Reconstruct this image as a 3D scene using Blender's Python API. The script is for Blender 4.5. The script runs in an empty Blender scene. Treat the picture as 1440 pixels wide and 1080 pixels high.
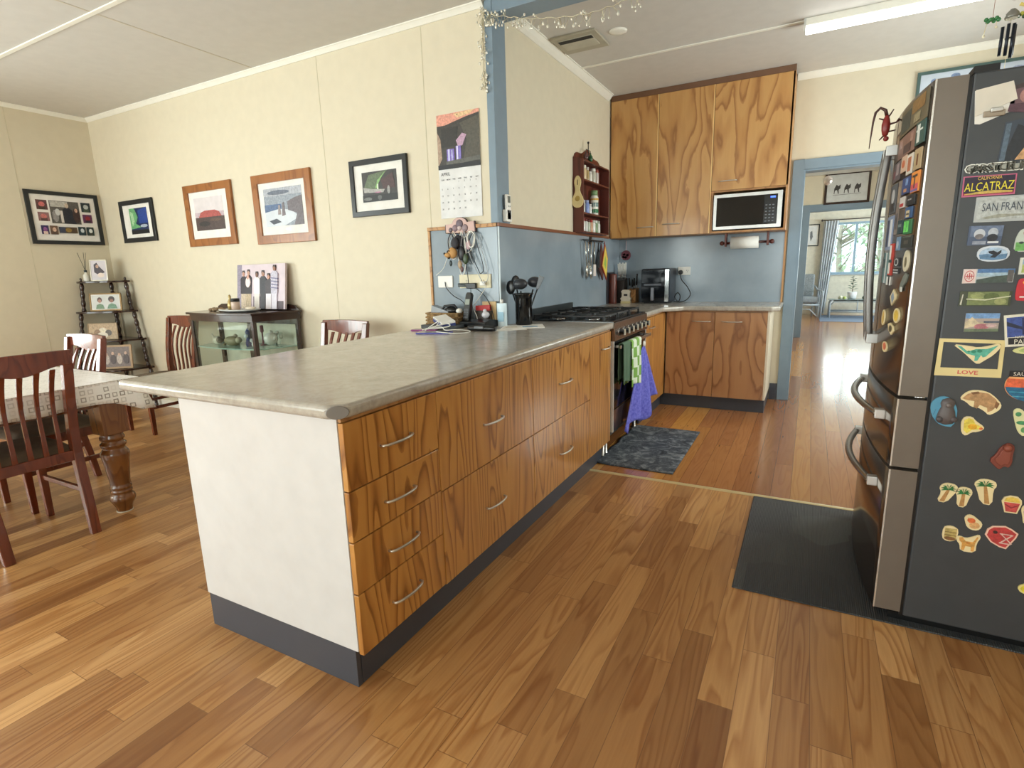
import bpy, bmesh, math, random
from mathutils import Vector, Matrix
random.seed(7)
PI = math.pi
SC = bpy.context.scene
COL = SC.collection

# ------------------------------------------------------------------ camera, exposure, world, lights
def setup_camera():
    yaw, pitch, roll = -0.496996, -0.2053586, 0.0280519
    f = Vector((math.sin(yaw)*math.cos(pitch), math.cos(yaw)*math.cos(pitch), math.sin(pitch)))
    r = f.cross(Vector((0, 0, 1))).normalized()
    d = f.cross(r)
    r2 = math.cos(roll)*r + math.sin(roll)*d
    d2 = -math.sin(roll)*r + math.cos(roll)*d
    cam = bpy.data.cameras.new('camera')
    cam.sensor_width = 36.0
    cam.lens = 767.876/1440*36
    cam.clip_start = 0.05
    co = bpy.data.objects.new('camera', cam)
    M = Matrix(((r2.x, -d2.x, -f.x, 0), (r2.y, -d2.y, -f.y, 0), (r2.z, -d2.z, -f.z, 1.255), (0, 0, 0, 1)))
    co.matrix_world = M
    COL.objects.link(co)
    SC.camera = co
setup_camera()
vs = SC.view_settings
vs.view_transform = 'Standard'; vs.look = 'None'; vs.gamma = 1.0; vs.use_curve_mapping = False
vs.exposure = 0.2
SC.cycles.use_denoising = True
SC.cycles.max_bounces = 8
SC.cycles.diffuse_bounces = 5
SC.cycles.sample_clamp_indirect = 6.0

w = bpy.data.worlds.new('sky'); SC.world = w; w.use_nodes = True
bg = w.node_tree.nodes['Background']
bg.inputs[0].default_value = (0.78, 0.89, 1.0, 1); bg.inputs[1].default_value = 2.4

def area(name, loc, rot, sx, sy, power, col):
    l = bpy.data.lights.new(name, 'AREA'); l.shape = 'RECTANGLE'; l.size = sx; l.size_y = sy
    l.energy = power; l.color = col
    o = bpy.data.objects.new(name, l); o.location = loc; o.rotation_euler = rot; COL.objects.link(o)
    return o
# daylight entering through the windows of the dining room, the kitchen and the lounge, plus added side fills
area('daylight_dining_back', (-4.1, -3.25, 1.35), (PI/2, 0, 0), 3.6, 1.9, 150, (1.0, 0.985, 0.97))
area('daylight_dining_back_right', (0.2, -3.25, 1.45), (PI/2, 0, 0), 1.8, 1.5, 52, (1.0, 0.985, 0.97))
area('daylight_dining_side', (-6.4, -0.4, 1.45), (PI/2, 0, -PI/2), 2.6, 1.3, 130, (1.0, 0.99, 0.985))
area('daylight_kitchen_side', (1.78, 4.3, 1.6), (PI/2, 0, PI/2), 1.5, 0.95, 62, (1.0, 0.985, 0.97))
area('hall_fill', (1.78, 8.2, 1.5), (PI/2, 0, PI/2), 1.6, 1.2, 75, (0.98, 0.99, 1.0))  # fill added to brighten the hall, source unseen
area('daylight_lounge', (1.2, 15.36, 1.55), (-PI/2, 0, 0), 1.7, 1.15, 22, (0.90, 0.96, 1.0))
area('lounge_side_fill', (3.5, 13.0, 1.5), (PI/2, 0, PI/2), 2.0, 1.3, 170, (0.92, 0.97, 1.0))  # fill added from an unseen side to brighten the lounge
sun = bpy.data.lights.new('sun', 'SUN'); sun.energy = 4.0; sun.angle = 0.01; sun.color = (1.0, 0.96, 0.9)
so = bpy.data.objects.new('sun', sun); so.rotation_euler = (0.45, -0.3, 0); COL.objects.link(so)

# ------------------------------------------------------------------ helpers
def lin(c):
    c /= 255.0
    return c/12.92 if c <= 0.04045 else ((c+0.055)/1.055)**2.4
def rgb(r, g, b): return (lin(r), lin(g), lin(b), 1)

class NT:
    def __init__(s, name):
        m = bpy.data.materials.new(name); m.use_nodes = True
        s.m = m; s.t = m.node_tree; s.b = s.t.nodes['Principled BSDF']
    def n(s, typ, **kw):
        nd = s.t.nodes.new(typ)
        for k, v in kw.items(): setattr(nd, k, v)
        return nd
    def l(s, a, b): s.t.links.new(a, b)
    def put(s, sock, v):
        if isinstance(v, bpy.types.NodeSocket): s.l(v, sock)
        elif v is not None: sock.default_value = v
    def math(s, op, a, b=None, c=None):
        nd = s.n('ShaderNodeMath', operation=op)
        s.put(nd.inputs[0], a); s.put(nd.inputs[1], b)
        if c is not None: s.put(nd.inputs[2], c)
        return nd.outputs[0]
    def coord(s, scale=(1, 1, 1), rand=True, kind='Object'):
        tc = s.n('ShaderNodeTexCoord')
        mp = s.n('ShaderNodeMapping'); s.l(tc.outputs[kind], mp.inputs[0])
        mp.inputs['Scale'].default_value = scale
        if rand:
            oi = s.n('ShaderNodeObjectInfo')
            v = s.n('ShaderNodeCombineXYZ')
            for i in range(3): s.l(s.math('MULTIPLY', oi.outputs['Random'], 37.0*(i+1)), v.inputs[i])
            s.l(v.outputs[0], mp.inputs['Location'])
        return mp.outputs[0]
    def noise(s, vec, scale, detail=3, rough=0.5, dist=0.0, out=0):
        nd = s.n('ShaderNodeTexNoise'); s.l(vec, nd.inputs['Vector'])
        nd.inputs['Scale'].default_value = scale; nd.inputs['Detail'].default_value = detail
        nd.inputs['Roughness'].default_value = rough; nd.inputs['Distortion'].default_value = dist
        return nd.outputs[out]
    def ramp(s, fac, stops):
        nd = s.n('ShaderNodeValToRGB'); s.l(fac, nd.inputs[0])
        e = nd.color_ramp.elements
        while len(e) < len(stops): e.new(0.5)
        for i, (p, c) in enumerate(stops): e[i].position = p; e[i].color = c
        return nd.outputs[0]
    def mix(s, fac, a, b, mode='MIX'):
        nd = s.n('ShaderNodeMix', data_type='RGBA', blend_type=mode)
        s.put(nd.inputs[0], fac); s.put(nd.inputs[6], a); s.put(nd.inputs[7], b)
        return nd.outputs[2]
    def bump(s, h, strength=0.2, dist=0.002):
        nd = s.n('ShaderNodeBump'); s.l(h, nd.inputs['Height'])
        nd.inputs['Strength'].default_value = strength; nd.inputs['Distance'].default_value = dist
        s.l(nd.outputs[0], s.b.inputs['Normal'])
    def fin(s, col=None, rough=None, metal=0.0, coat=0.0, spec=None):
        s.put(s.b.inputs['Base Color'], col)
        s.put(s.b.inputs['Roughness'], rough)
        s.b.inputs['Metallic'].default_value = metal
        s.b.inputs['Coat Weight'].default_value = coat
        s.b.inputs['Coat Roughness'].default_value = 0.08
        if spec is not None: s.b.inputs['Specular IOR Level'].default_value = spec
        return s.m

_cc = {}
def C(r, g, b, rough=0.5, metal=0.0, coat=0.0, var=0.04):
    """plain paint, plastic or metal with a faint procedural unevenness"""
    k = (r, g, b, rough, metal, coat, var)
    if k not in _cc:
        t = NT('surface_%d_%d_%d' % (r, g, b))
        n = t.noise(t.coord(), 14 if var < 0.15 else 75, 2 if var < 0.15 else 5, 0.5 if var < 0.15 else 0.7)
        a = rgb(r, g, b)
        lo = tuple(x*(1-var*2) for x in a[:3])+(1,); hi = tuple(min(1, x*(1+var*1.2)) for x in a[:3])+(1,)
        _cc[k] = t.fin(t.ramp(n, [(0.3, lo), (0.7, hi)]), rough, metal, coat)
    return _cc[k]

def emis(name, col, strength):
    t = NT(name); t.b.inputs['Base Color'].default_value = col
    t.b.inputs['Emission Color'].default_value = col; t.b.inputs['Emission Strength'].default_value = strength
    return t.m

def wood(name, dark, mid, light, rough=0.35, ring=9.0, stretch=(3.2, 3.2, 0.55), coat=0.0, streak=60, p=0.18, wig=0.012):
    """flat-sawn timber: contours of a stretched field, each ring fading slowly into a sharp dark edge"""
    t = NT(name)
    n = t.noise(t.coord(stretch), 1.0, 2.0, 0.4, 0.3)
    n2 = t.noise(t.coord((26, 26, 7)), 1.0, 2)
    n = t.math('ADD', n, t.math('MULTIPLY', n2, wig))
    f = t.math('FRACT', t.math('MULTIPLY', n, ring*2.2))
    base = t.ramp(f, [(0.0, light), (0.35, light), (0.72, mid), (0.9, dark), (1.0, mid)])
    s2 = t.noise(t.coord((streak, streak, 2.0)), 1.0, 3)
    base = t.mix(t.math('MULTIPLY', s2, p*2), base, dark, 'MULTIPLY')
    blot = t.noise(t.coord((1, 1, 1)), 4.5, 2)
    base = t.mix(t.math('MULTIPLY', blot, 0.4), base, mid)
    return t.fin(base, rough, coat=coat)

M = {}
M['wall'] = C(217, 207, 184, 0.62, var=0.012)
M['ceiling'] = C(208, 205, 200, 0.6, var=0.015)
M['trim_white'] = C(240, 238, 228, 0.45, var=0.01)
M['white_panel'] = C(208, 206, 205, 0.28, var=0.02)
M['blue'] = C(126, 145, 160, 0.4, var=0.02)
M['kick'] = C(66, 68, 76, 0.45, var=0.02)
M['ply'] = wood('pine_plywood', rgb(128, 78, 34), rgb(182, 124, 60), rgb(204, 148, 78), 0.3, 8.0, (4.8, 4.8, 0.55), coat=0.25, p=.12, wig=.02)
M['ply_upper'] = wood('pale_pine_plywood', rgb(148, 96, 50), rgb(190, 138, 78), rgb(206, 158, 96), 0.32, 4.2, (3.8, 3.8, 0.9), coat=0.2, p=.1, wig=.045)
M['ply_corner'] = wood('brown_pine_plywood', rgb(130, 82, 48), rgb(176, 124, 78), rgb(188, 138, 90), 0.32, 4.0, (3.8, 3.8, 1.25), coat=0.2, p=.1, wig=.04)
M['ply_edge'] = wood('plywood_edge', rgb(160, 108, 62), rgb(186, 136, 84), rgb(196, 148, 94), 0.4, 3)
M['pale_edge'] = wood('pale_lipping', rgb(230, 186, 116), rgb(244, 206, 140), rgb(248, 214, 150), 0.4, 3)
M['mahog'] = wood('mahogany', rgb(92, 40, 24), rgb(110, 50, 29), rgb(122, 58, 35), 0.22, 4, (9, 9, 1.2), coat=0.5)
M['darkwood'] = wood('dark_walnut', rgb(40, 22, 17), rgb(50, 28, 21), rgb(58, 34, 26), 0.25, 4, (9, 9, 1.5), coat=0.4)
M['rackwood'] = wood('red_brown_wood', rgb(66, 26, 20), rgb(96, 44, 34), rgb(110, 54, 42), 0.4, 3)
M['tablewood'] = wood('oak_brown', rgb(104, 62, 28), rgb(122, 75, 35), rgb(134, 86, 42), 0.22, 4, (9, 9, 1.5), coat=0.5)
M['trimwood'] = wood('oak_trim', rgb(140, 90, 40), rgb(184, 132, 72), rgb(200, 150, 90), 0.4, 3, (8, 8, 8))
M['framewood'] = wood('honey_frame_wood', rgb(136, 82, 38), rgb(156, 98, 48), rgb(170, 110, 58), 0.3, 3, (6, 6, 2))
M['steel'] = C(200, 200, 198, 0.28, 1.0)
M['chrome'] = C(220, 220, 220, 0.12, 1.0)
M['nickel'] = C(212, 208, 200, 0.3, 0.9)
M['black'] = C(16, 17, 19, 0.28)
M['blackmatte'] = C(24, 25, 28, 0.6)
M['white'] = C(236, 234, 228, 0.35)
M['paper'] = C(232, 230, 224, 0.75)
M['brass'] = C(226, 208, 160, 0.35, 0.45)
M['fridge_side'] = C(66, 69, 73, 0.42, 0.1, var=0.03)
M['fridge_edge'] = C(116, 107, 98, 0.38, 0.35, var=0.02)
M['fridge_front'] = C(112, 98, 86, 0.2, 0.85, var=0.02)
M['seat'] = C(104, 88, 70, 0.75, var=0.1)

def mk_splash():
    t = NT('blue_grey_laminate')
    n = t.noise(t.coord((1, 1, 1), False), 5, 3)
    return t.fin(t.ramp(n, [(0.3, rgb(134, 147, 158)), (0.7, rgb(144, 157, 168))]), 0.16)
M['splash'] = mk_splash()

def mk_worktop():
    t = NT('taupe_marbled_laminate')
    n1 = t.noise(t.coord((1, 1, 1), False), 7, 7, 0.65, 1.4)
    n2 = t.noise(t.coord((1, 1, 1), False), 46, 5, 0.6, 0.6)
    f = t.math('ADD', t.math('MULTIPLY', n1, 0.6), t.math('MULTIPLY', n2, 0.4))
    c = t.ramp(f, [(0.34, rgb(158, 150, 140)), (0.5, rgb(176, 169, 158)), (0.66, rgb(190, 184, 174))])
    return t.fin(c, 0.19)
M['worktop'] = mk_worktop()

def mk_planks(name, wdt, lng, tones, rough, seam, grain=0.5, special=False, coat=0.0):
    t = NT(name)
    tc = t.n('ShaderNodeTexCoord'); sp = t.n('ShaderNodeSeparateXYZ'); t.l(tc.outputs['Object'], sp.inputs[0])
    x, y = sp.outputs[0], sp.outputs[1]
    u = t.math('DIVIDE', t.math('ADD', x, 20*wdt+0.009), wdt); row = t.math('FLOOR', u)
    wn = t.n('ShaderNodeTexWhiteNoise', noise_dimensions='1D'); t.l(row, wn.inputs['W'])
    v = t.math('ADD', t.math('DIVIDE', y, lng), t.math('MULTIPLY', wn.outputs['Value'], 7.0)); pl = t.math('FLOOR', v)
    cb = t.n('ShaderNodeCombineXYZ'); t.l(row, cb.inputs[0]); t.l(pl, cb.inputs[1])
    w2 = t.n('ShaderNodeTexWhiteNoise', noise_dimensions='3D'); t.l(cb.outputs[0], w2.inputs['Vector'])
    rnd = w2.outputs['Value']
    tone = t.ramp(rnd, [(i/(len(tones)-1), c) for i, c in enumerate(tones)])
    # grain, a different piece of timber for each board
    g = t.n('ShaderNodeCombineXYZ')
    t.l(t.math('ADD', t.math('MULTIPLY', x, 10.0), t.math('MULTIPLY', rnd, 53.0)), g.inputs[0])
    t.l(t.math('ADD', t.math('MULTIPLY', y, 0.85), t.math('MULTIPLY', rnd, 29.0)), g.inputs[1])
    n = t.noise(g.outputs[0], 1.0, 2, 0.4, 0.3)
    fr_ = t.math('FRACT', t.math('MULTIPLY', n, 11.0))
    r = t.ramp(fr_, [(0.0, (0, 0, 0, 1)), (0.4, (0.1, 0.1, 0.1, 1)), (0.85, (1, 1, 1, 1)), (1.0, (0.1, 0.1, 0.1, 1))])
    wv = t.noise(g.outputs[0], 0.7, 2)
    r = t.math('MULTIPLY', r, t.math('MULTIPLY', wv, 1.8))
    g2 = t.n('ShaderNodeCombineXYZ'); t.l(t.math('MULTIPLY', x, 140.0), g2.inputs[0]); t.l(t.math('MULTIPLY', y, 5.0), g2.inputs[1])
    fine = t.noise(g2.outputs[0], 1.0, 4)
    dk = t.mix(1.0, tone, rgb(180, 144, 106), 'MULTIPLY')
    c = t.mix(t.math('MULTIPLY', r, grain), tone, dk)
    c = t.mix(t.math('MULTIPLY', fine, grain*0.75), c, dk)
    blot = t.noise(tc.outputs['Object'], 2.1, 2)
    c = t.mix(t.math('MULTIPLY', blot, 0.16), c, dk)
    fu = t.math('FRACT', u); fv = t.math('FRACT', v)
    su = t.math('LESS_THAN', t.math('MINIMUM', fu, t.math('SUBTRACT', 1.0, fu)), 0.0011/wdt)
    sv = t.math('LESS_THAN', fv, 0.0022/lng)
    c = t.mix(t.math('MULTIPLY', t.math('MAXIMUM', su, sv), 0.62), c, seam)
    if special:
        # nail holes in rows across the old boards
        vo = t.n('ShaderNodeTexVoronoi', feature='F1'); t.l(t.coord((1/wdt*2, 2.1, 1), False), vo.inputs['Vector'])
        vo.inputs['Scale'].default_value = 1.0; vo.inputs['Randomness'].default_value = 0.35
        d = t.math('LESS_THAN', vo.outputs['Distance'], 0.055)
        c = t.mix(t.math('MULTIPLY', d, 0.7), c, rgb(60, 34, 18))
    rr = t.math('ADD', rough, t.math('MULTIPLY', fine, 0.1))
    t.bump(fine, 0.02, 0.001)
    return t.fin(c, rr, coat=coat)
M['laminate'] = mk_planks('laminate_floor', 0.0975, 0.8,
    [rgb(150, 104, 62), rgb(200, 152, 96), rgb(172, 124, 76), rgb(220, 172, 112), rgb(182, 134, 84), rgb(232, 186, 128), rgb(160, 114, 70)],
    0.27, rgb(104, 68, 44), 0.62)
M['boards'] = mk_planks('old_hardwood_boards', 0.098, 3.1,
    [rgb(158, 104, 66), rgb(186, 130, 80), rgb(172, 116, 74), rgb(218, 162, 86), rgb(164, 110, 70), rgb(182, 126, 80)],
    0.14, rgb(70, 36, 18), 0.26, True, 0.2)

def mk_mat():
    t = NT('ribbed_rubber')
    tc = t.n('ShaderNodeTexCoord'); sp = t.n('ShaderNodeSeparateXYZ'); t.l(tc.outputs['Object'], sp.inputs[0])
    r = t.math('SINE', t.math('MULTIPLY', sp.outputs[0], 900.0))
    n = t.n('ShaderNodeTexVoronoi', distance='CHEBYCHEV'); t.l(tc.outputs['Object'], n.inputs['Vector']); n.inputs['Scale'].default_value = 4.0
    sc = t.n('ShaderNodeSeparateColor'); t.l(n.outputs['Color'], sc.inputs[0])
    c = t.ramp(sc.outputs[0], [(0.0, rgb(50, 54, 58)), (0.5, rgb(60, 63, 66)), (1.0, rgb(74, 78, 80))])
    t.bump(r, 0.5, 0.002)
    return t.fin(c, 0.5)
M['rubber'] = mk_mat()
def mk_rug():
    t = NT('mottled_grey_pile')
    v = t.coord((1, 1, 1), False)
    n = t.noise(v, 11, 8, 0.75, 1.2)
    c = t.ramp(n, [(0.36, rgb(36, 42, 50)), (0.5, rgb(76, 82, 90)), (0.62, rgb(132, 136, 140))])
    t.bump(t.noise(v, 260, 2), 0.4, 0.003)
    return t.fin(c, 0.95)
M['rug'] = mk_rug()
def mk_cloth():
    t = NT('squares_tablecloth')
    tc = t.n('ShaderNodeTexCoord')
    def ring(ax0, ax1):
        sp = t.n('ShaderNodeSeparateXYZ'); t.l(tc.outputs['Object'], sp.inputs[0])
        a = t.math('DIVIDE', sp.outputs[ax0], 0.036); b = t.math('DIVIDE', sp.outputs[ax1], 0.036)
        fa = t.math('ABSOLUTE', t.math('SUBTRACT', t.math('FRACT', a), 0.5)); fb = t.math('ABSOLUTE', t.math('SUBTRACT', t.math('FRACT', b), 0.5))
        d = t.math('MAXIMUM', fa, fb)
        e = t.math('MULTIPLY', t.math('GREATER_THAN', d, 0.2), t.math('LESS_THAN', d, 0.34))
        cb = t.n('ShaderNodeCombineXYZ'); t.l(t.math('FLOOR', a), cb.inputs[0]); t.l(t.math('FLOOR', b), cb.inputs[1])
        wn = t.n('ShaderNodeTexWhiteNoise'); t.l(cb.outputs[0], wn.inputs['Vector'])
        return t.math('MULTIPLY', e, t.math('POWER', wn.outputs['Value'], 1.6))
    g = t.n('ShaderNodeNewGeometry'); nn = t.n('ShaderNodeSeparateXYZ'); t.l(g.outputs['True Normal'], nn.inputs[0])
    up = t.math('GREATER_THAN', t.math('ABSOLUTE', nn.outputs[2]), 0.7)
    sx = t.math('GREATER_THAN', t.math('ABSOLUTE', nn.outputs[0]), 0.6)
    side = t.math('ADD', t.math('MULTIPLY', sx, ring(1, 2)), t.math('MULTIPLY', t.math('SUBTRACT', 1.0, sx), ring(0, 2)))
    m = t.math('ADD', t.math('MULTIPLY', up, t.math('MULTIPLY', ring(0, 1), 0.5)), t.math('MULTIPLY', t.math('SUBTRACT', 1.0, up), side))  # print weaker on top: washed-out glare put into the colour
    c = t.mix(t.math('MULTIPLY', m, 0.85), rgb(244, 242, 238), rgb(108, 94, 78))
    return t.fin(c, 0.35)
M['cloth'] = mk_cloth()
def mk_check():
    t = NT('green_check')
    ch = t.n('ShaderNodeTexChecker'); t.l(t.coord((0.01, 1, 1), False), ch.inputs[0]); ch.inputs['Scale'].default_value = 14
    ch.inputs[1].default_value = rgb(126, 172, 84); ch.inputs[2].default_value = rgb(222, 234, 214)
    t.bump(t.noise(t.coord(), 300, 2), 0.4, 0.002)
    return t.fin(ch.outputs[0], 0.9)
M['check'] = mk_check()
def mk_terry(name, a, b):
    t = NT(name); v = t.coord()
    n = t.noise(v, 60, 3); t.bump(t.noise(v, 380, 2), 0.5, 0.003)
    return t.fin(t.ramp(n, [(0.3, a), (0.7, b)]), 0.95)
M['purple'] = mk_terry('purple_terry', rgb(92, 92, 196), rgb(130, 130, 222))
M['wicker'] = mk_terry('wicker', rgb(104, 78, 46), rgb(168, 136, 92))
def mk_glass():
    t = NT('clear_glass')
    t.b.inputs['Base Color'].default_value = (0.9, 0.95, 0.93, 1)
    t.b.inputs['Roughness'].default_value = 0.02
    tr = t.n('ShaderNodeBsdfTransparent'); tr.inputs[0].default_value = (0.93, 0.97, 0.95, 1)
    gl = t.n('ShaderNodeBsdfGlossy'); gl.inputs['Roughness'].default_value = 0.02
    fr = t.n('ShaderNodeLayerWeight'); ff = t.math('ADD', t.math('MULTIPLY', t.math('POWER', fr.outputs['Facing'], 4.0), 0.5), 0.04)
    mx = t.n('ShaderNodeMixShader'); t.l(ff, mx.inputs[0]); t.l(tr.outputs[0], mx.inputs[1]); t.l(gl.outputs[0], mx.inputs[2])
    t.l(mx.outputs[0], t.t.nodes['Material Output'].inputs[0])
    return t.m
M['glass'] = mk_glass()
def mk_leaf(name, a, b):
    t = NT(name)
    t.b.inputs['Subsurface Weight'].default_value = 0.0
    tl = t.n('ShaderNodeBsdfTranslucent'); df = t.b
    n = t.noise(t.coord((1, 1, 1), False), 3, 2); c = t.ramp(n, [(0.35, a), (0.65, b)])
    t.l(c, tl.inputs[0]); t.put(df.inputs['Base Color'], c); df.inputs['Roughness'].default_value = 0.5
    mx = t.n('ShaderNodeMixShader'); mx.inputs[0].default_value = 0.5
    t.l(df.outputs[0], mx.inputs[1]); t.l(tl.outputs[0], mx.inputs[2]); t.l(mx.outputs[0], t.t.nodes['Material Output'].inputs[0])
    return t.m
M['leaf_out'] = mk_leaf('tree_leaf', rgb(124, 150, 120), rgb(200, 216, 190))
M['leaf_in'] = mk_leaf('pot_leaf', rgb(44, 74, 58), rgb(84, 116, 92))

class MB:
    """collects shapes with material slots, then links them as ONE mesh object"""
    def __init__(s): s.v = []; s.f = []; s.mi = []; s.mats = []; s.sm = []
    def m(s, mat):
        if mat not in s.mats: s.mats.append(mat)
        return s.mats.index(mat)
    def add(s, vs, fs, mat, smooth=False):
        b = len(s.v); s.v += [tuple(v) for v in vs]; k = s.m(mat)
        for f in fs: s.f.append([b+i for i in f]); s.mi.append(k); s.sm.append(smooth)
        return s
    def box(s, x0, x1, y0, y1, z0, z1, mat):
        vs = [(x, y, z) for x in (x0, x1) for y in (y0, y1) for z in (z0, z1)]
        return s.add(vs, [(0, 1, 3, 2), (4, 6, 7, 5), (0, 4, 5, 1), (2, 3, 7, 6), (0, 2, 6, 4), (1, 5, 7, 3)], mat)
    def prism(s, pts, ax, a, b, mat, smooth=False):
        """polygon pts extruded along ax ('x': pts=(y,z), 'y': (x,z), 'z': (x,y))"""
        def P(p, t):
            return (t, p[0], p[1]) if ax == 'x' else (p[0], t, p[1]) if ax == 'y' else (p[0], p[1], t)
        n = len(pts)
        vs = [P(p, a) for p in pts]+[P(p, b) for p in pts]
        s.add(vs, [tuple(range(n))[::-1], tuple(range(n, 2*n))], mat)
        return s.add(vs, [(i, (i+1) % n, n+(i+1) % n, n+i) for i in range(n)], mat, smooth)
    def tube(s, path, r, mat, n=8, flat=None, closed=False):
        path = [Vector(p) for p in path]; L = len(path)
        rs = r if isinstance(r, (list, tuple)) else [r]*L
        vs = []; prev = None
        for i, p in enumerate(path):
            d = (path[min(i+1, L-1)]-path[max(i-1, 0)])
            if d.length < 1e-9: d = Vector((0, 0, 1))
            d.normalize()
            if prev is None:
                up = Vector((0, 0, 1)) if abs(d.z) < 0.9 else Vector((0, 1, 0))
                a = d.cross(up).normalized()
            else:
                a = prev-d*prev.dot(d)
                a = a.normalized() if a.length > 1e-6 else d.orthogonal().normalized()
            prev = a; b = d.cross(a)
            for k in range(n):
                t = 2*PI*k/n; q = rs[i]
                vs.append(p+a*(math.cos(t)*q)+b*(math.sin(t)*q*(flat or 1)))
        fs = [(i*n+k, i*n+(k+1) % n, (i+1)*n+(k+1) % n, (i+1)*n+k) for i in range(L-1) for k in range(n)]
        s.add(vs, fs, mat, True)
        return s.add(vs, [tuple(range(n))[::-1], tuple(range((L-1)*n, L*n))], mat)
    def lathe(s, prof, c, mat, n=20, ax='z', sx=1, sy=1):
        vs = []
        for (r, h) in prof:
            for k in range(n):
                t = 2*PI*k/n; x, y = r*math.cos(t)*sx, r*math.sin(t)*sy
                p = (x, y, h) if ax == 'z' else (h, x, y) if ax == 'x' else (x, h, y)
                vs.append((c[0]+p[0], c[1]+p[1], c[2]+p[2]))
        L = len(prof)
        fs = [(i*n+k, i*n+(k+1) % n, (i+1)*n+(k+1) % n, (i+1)*n+k) for i in range(L-1) for k in range(n)]
        s.add(vs, fs, mat, True)
        return s.add(vs, [tuple(range(n))[::-1], tuple(range((L-1)*n, L*n))], mat)
    def ball(s, c, r, mat, n=12, sx=1, sy=1, sz=1):
        pr = [(r*math.sin(PI*i/8) or 1e-4, -r*math.cos(PI*i/8)*sz) for i in range(9)]
        return s.lathe(pr, c, mat, n, 'z', sx, sy)
    def grid(s, fn, nu, nv, mat, smooth=True):
        vs = [fn(i/nu, j/nv) for i in range(nu+1) for j in range(nv+1)]
        fs = [(i*(nv+1)+j, (i+1)*(nv+1)+j, (i+1)*(nv+1)+j+1, i*(nv+1)+j+1) for i in range(nu) for j in range(nv)]
        return s.add(vs, fs, mat, smooth)
    def text(s, body, size, fn, mat, bold=0.0, align='CENTER'):
        cu = bpy.data.curves.new('lettering', 'FONT'); cu.body = body; cu.size = size; cu.align_x = align; cu.align_y = 'CENTER'
        cu.offset = bold; cu.resolution_u = 2
        o = bpy.data.objects.new('lettering', cu); COL.objects.link(o)
        me = bpy.data.meshes.new_from_object(o)
        s.add([fn(v.co.x, v.co.y) for v in me.vertices], [tuple(p.vertices) for p in me.polygons], mat)
        bpy.data.objects.remove(o); bpy.data.curves.remove(cu); bpy.data.meshes.remove(me)
        return s
    def build(s, name, parent=None, loc=None, rz=None, bevel=0, seg=2, solid=0, label=None, subsurf=0):
        me = bpy.data.meshes.new(name); me.from_pydata(s.v, [], s.f)
        for mt in s.mats: me.materials.append(mt)
        me.polygons.foreach_set('material_index', s.mi); me.polygons.foreach_set('use_smooth', s.sm)
        bm = bmesh.new(); bm.from_mesh(me)
        bmesh.ops.remove_doubles(bm, verts=bm.verts, dist=1e-6)
        if not solid: bmesh.ops.recalc_face_normals(bm, faces=bm.faces)
        bm.to_mesh(me); bm.free(); me.update()
        o = bpy.data.objects.new(name, me); COL.objects.link(o)
        if parent: o.parent = parent
        if loc: o.location = loc
        if rz is not None: o.rotation_euler = (0, 0, rz)
        if solid:
            md = o.modifiers.new('s', 'SOLIDIFY'); md.thickness = solid
        if subsurf:
            md = o.modifiers.new('u', 'SUBSURF'); md.levels = subsurf; md.render_levels = subsurf
        if bevel:
            md = o.modifiers.new('b', 'BEVEL'); md.width = bevel; md.segments = seg; md.limit_method = 'ANGLE'; md.angle_limit = 0.7
            md.harden_normals = False
        if label: o['label'] = label
        return o

def thing(name, label, cat, loc=(0, 0, 0), rz=0, group=None):
    o = bpy.data.objects.new(name, None); COL.objects.link(o)
    o.location = loc; o.rotation_euler = (0, 0, rz); o.empty_display_size = 0.05
    return tag(o, label, cat, group)
def tag(o, label, cat, group=None, kind=None):
    o['label'] = label; o['category'] = cat
    if group: o['group'] = group
    if kind: o['kind'] = kind
    return o
def struct(o, label=None):
    o['kind'] = 'structure'
    if label: o['label'] = label
    return o
def copy_tree(o, parent=None):
    c = o.copy(); COL.objects.link(c); c.parent = parent
    for ch in list(o.children): copy_tree(ch, c)
    return c
# ------------------------------------------------------------------ the setting
CH = 2.79
def wall_with_holes(name, ax, a, b, c0, c1, z0, z1, holes, mat):
    """wall between a..b along its thickness, c0..c1 along its length, rectangular holes (p0,p1,q0,q1)"""
    m = MB()
    def bx(p0, p1, q0, q1):
        if p1-p0 < 1e-4 or q1-q0 < 1e-4: return
        if ax == 'y': m.box(p0, p1, a, b, q0, q1, mat)
        else: m.box(a, b, p0, p1, q0, q1, mat)
    cur = c0
    for (p0, p1, q0, q1) in sorted(holes):
        bx(cur, p0, z0, z1); bx(p0, p1, z0, q0); bx(p0, p1, q1, z1); cur = p1
    bx(cur, c1, z0, z1)
    return struct(m.build(name))
W = M['wall']
wall_with_holes('wall_back', 'y', 3.085, 3.225, -6.35, -1.74, 0, CH, [], W)
wall_with_holes('wall_left', 'x', -6.35, -6.25, -3.1, 3.085, 0, CH, [(-1.75, 0.95, 0.75, 2.15)], W)
wall_with_holes('wall_front', 'y', -3.1, -3.0, -6.25, 1.6, 0, CH, [(-5.95, -2.25, 0.35, 2.35), (-0.75, 1.15, 0.7, 2.25)], W)
wall_with_holes('wall_right', 'x', 1.6, 1.7, -3.1, 10.47, 0, CH, [(3.5, 5.1, 1.1, 2.1), (7.35, 9.05, 0.85, 2.15)], W)
wall_with_holes('wall_kitchen_left', 'x', -1.86, -1.74, 3.225, 5.57, 0, CH, [], W)
wall_with_holes('wall_kitchen_back', 'y', 5.57, 5.68, -1.86, 1.6, 0, CH, [(-0.11, 0.78, 0, 2.03)], W)
wall_with_holes('wall_hall_left', 'x', -1.4, -1.3, 5.68, 10.47, 0, CH, [], W)
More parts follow.
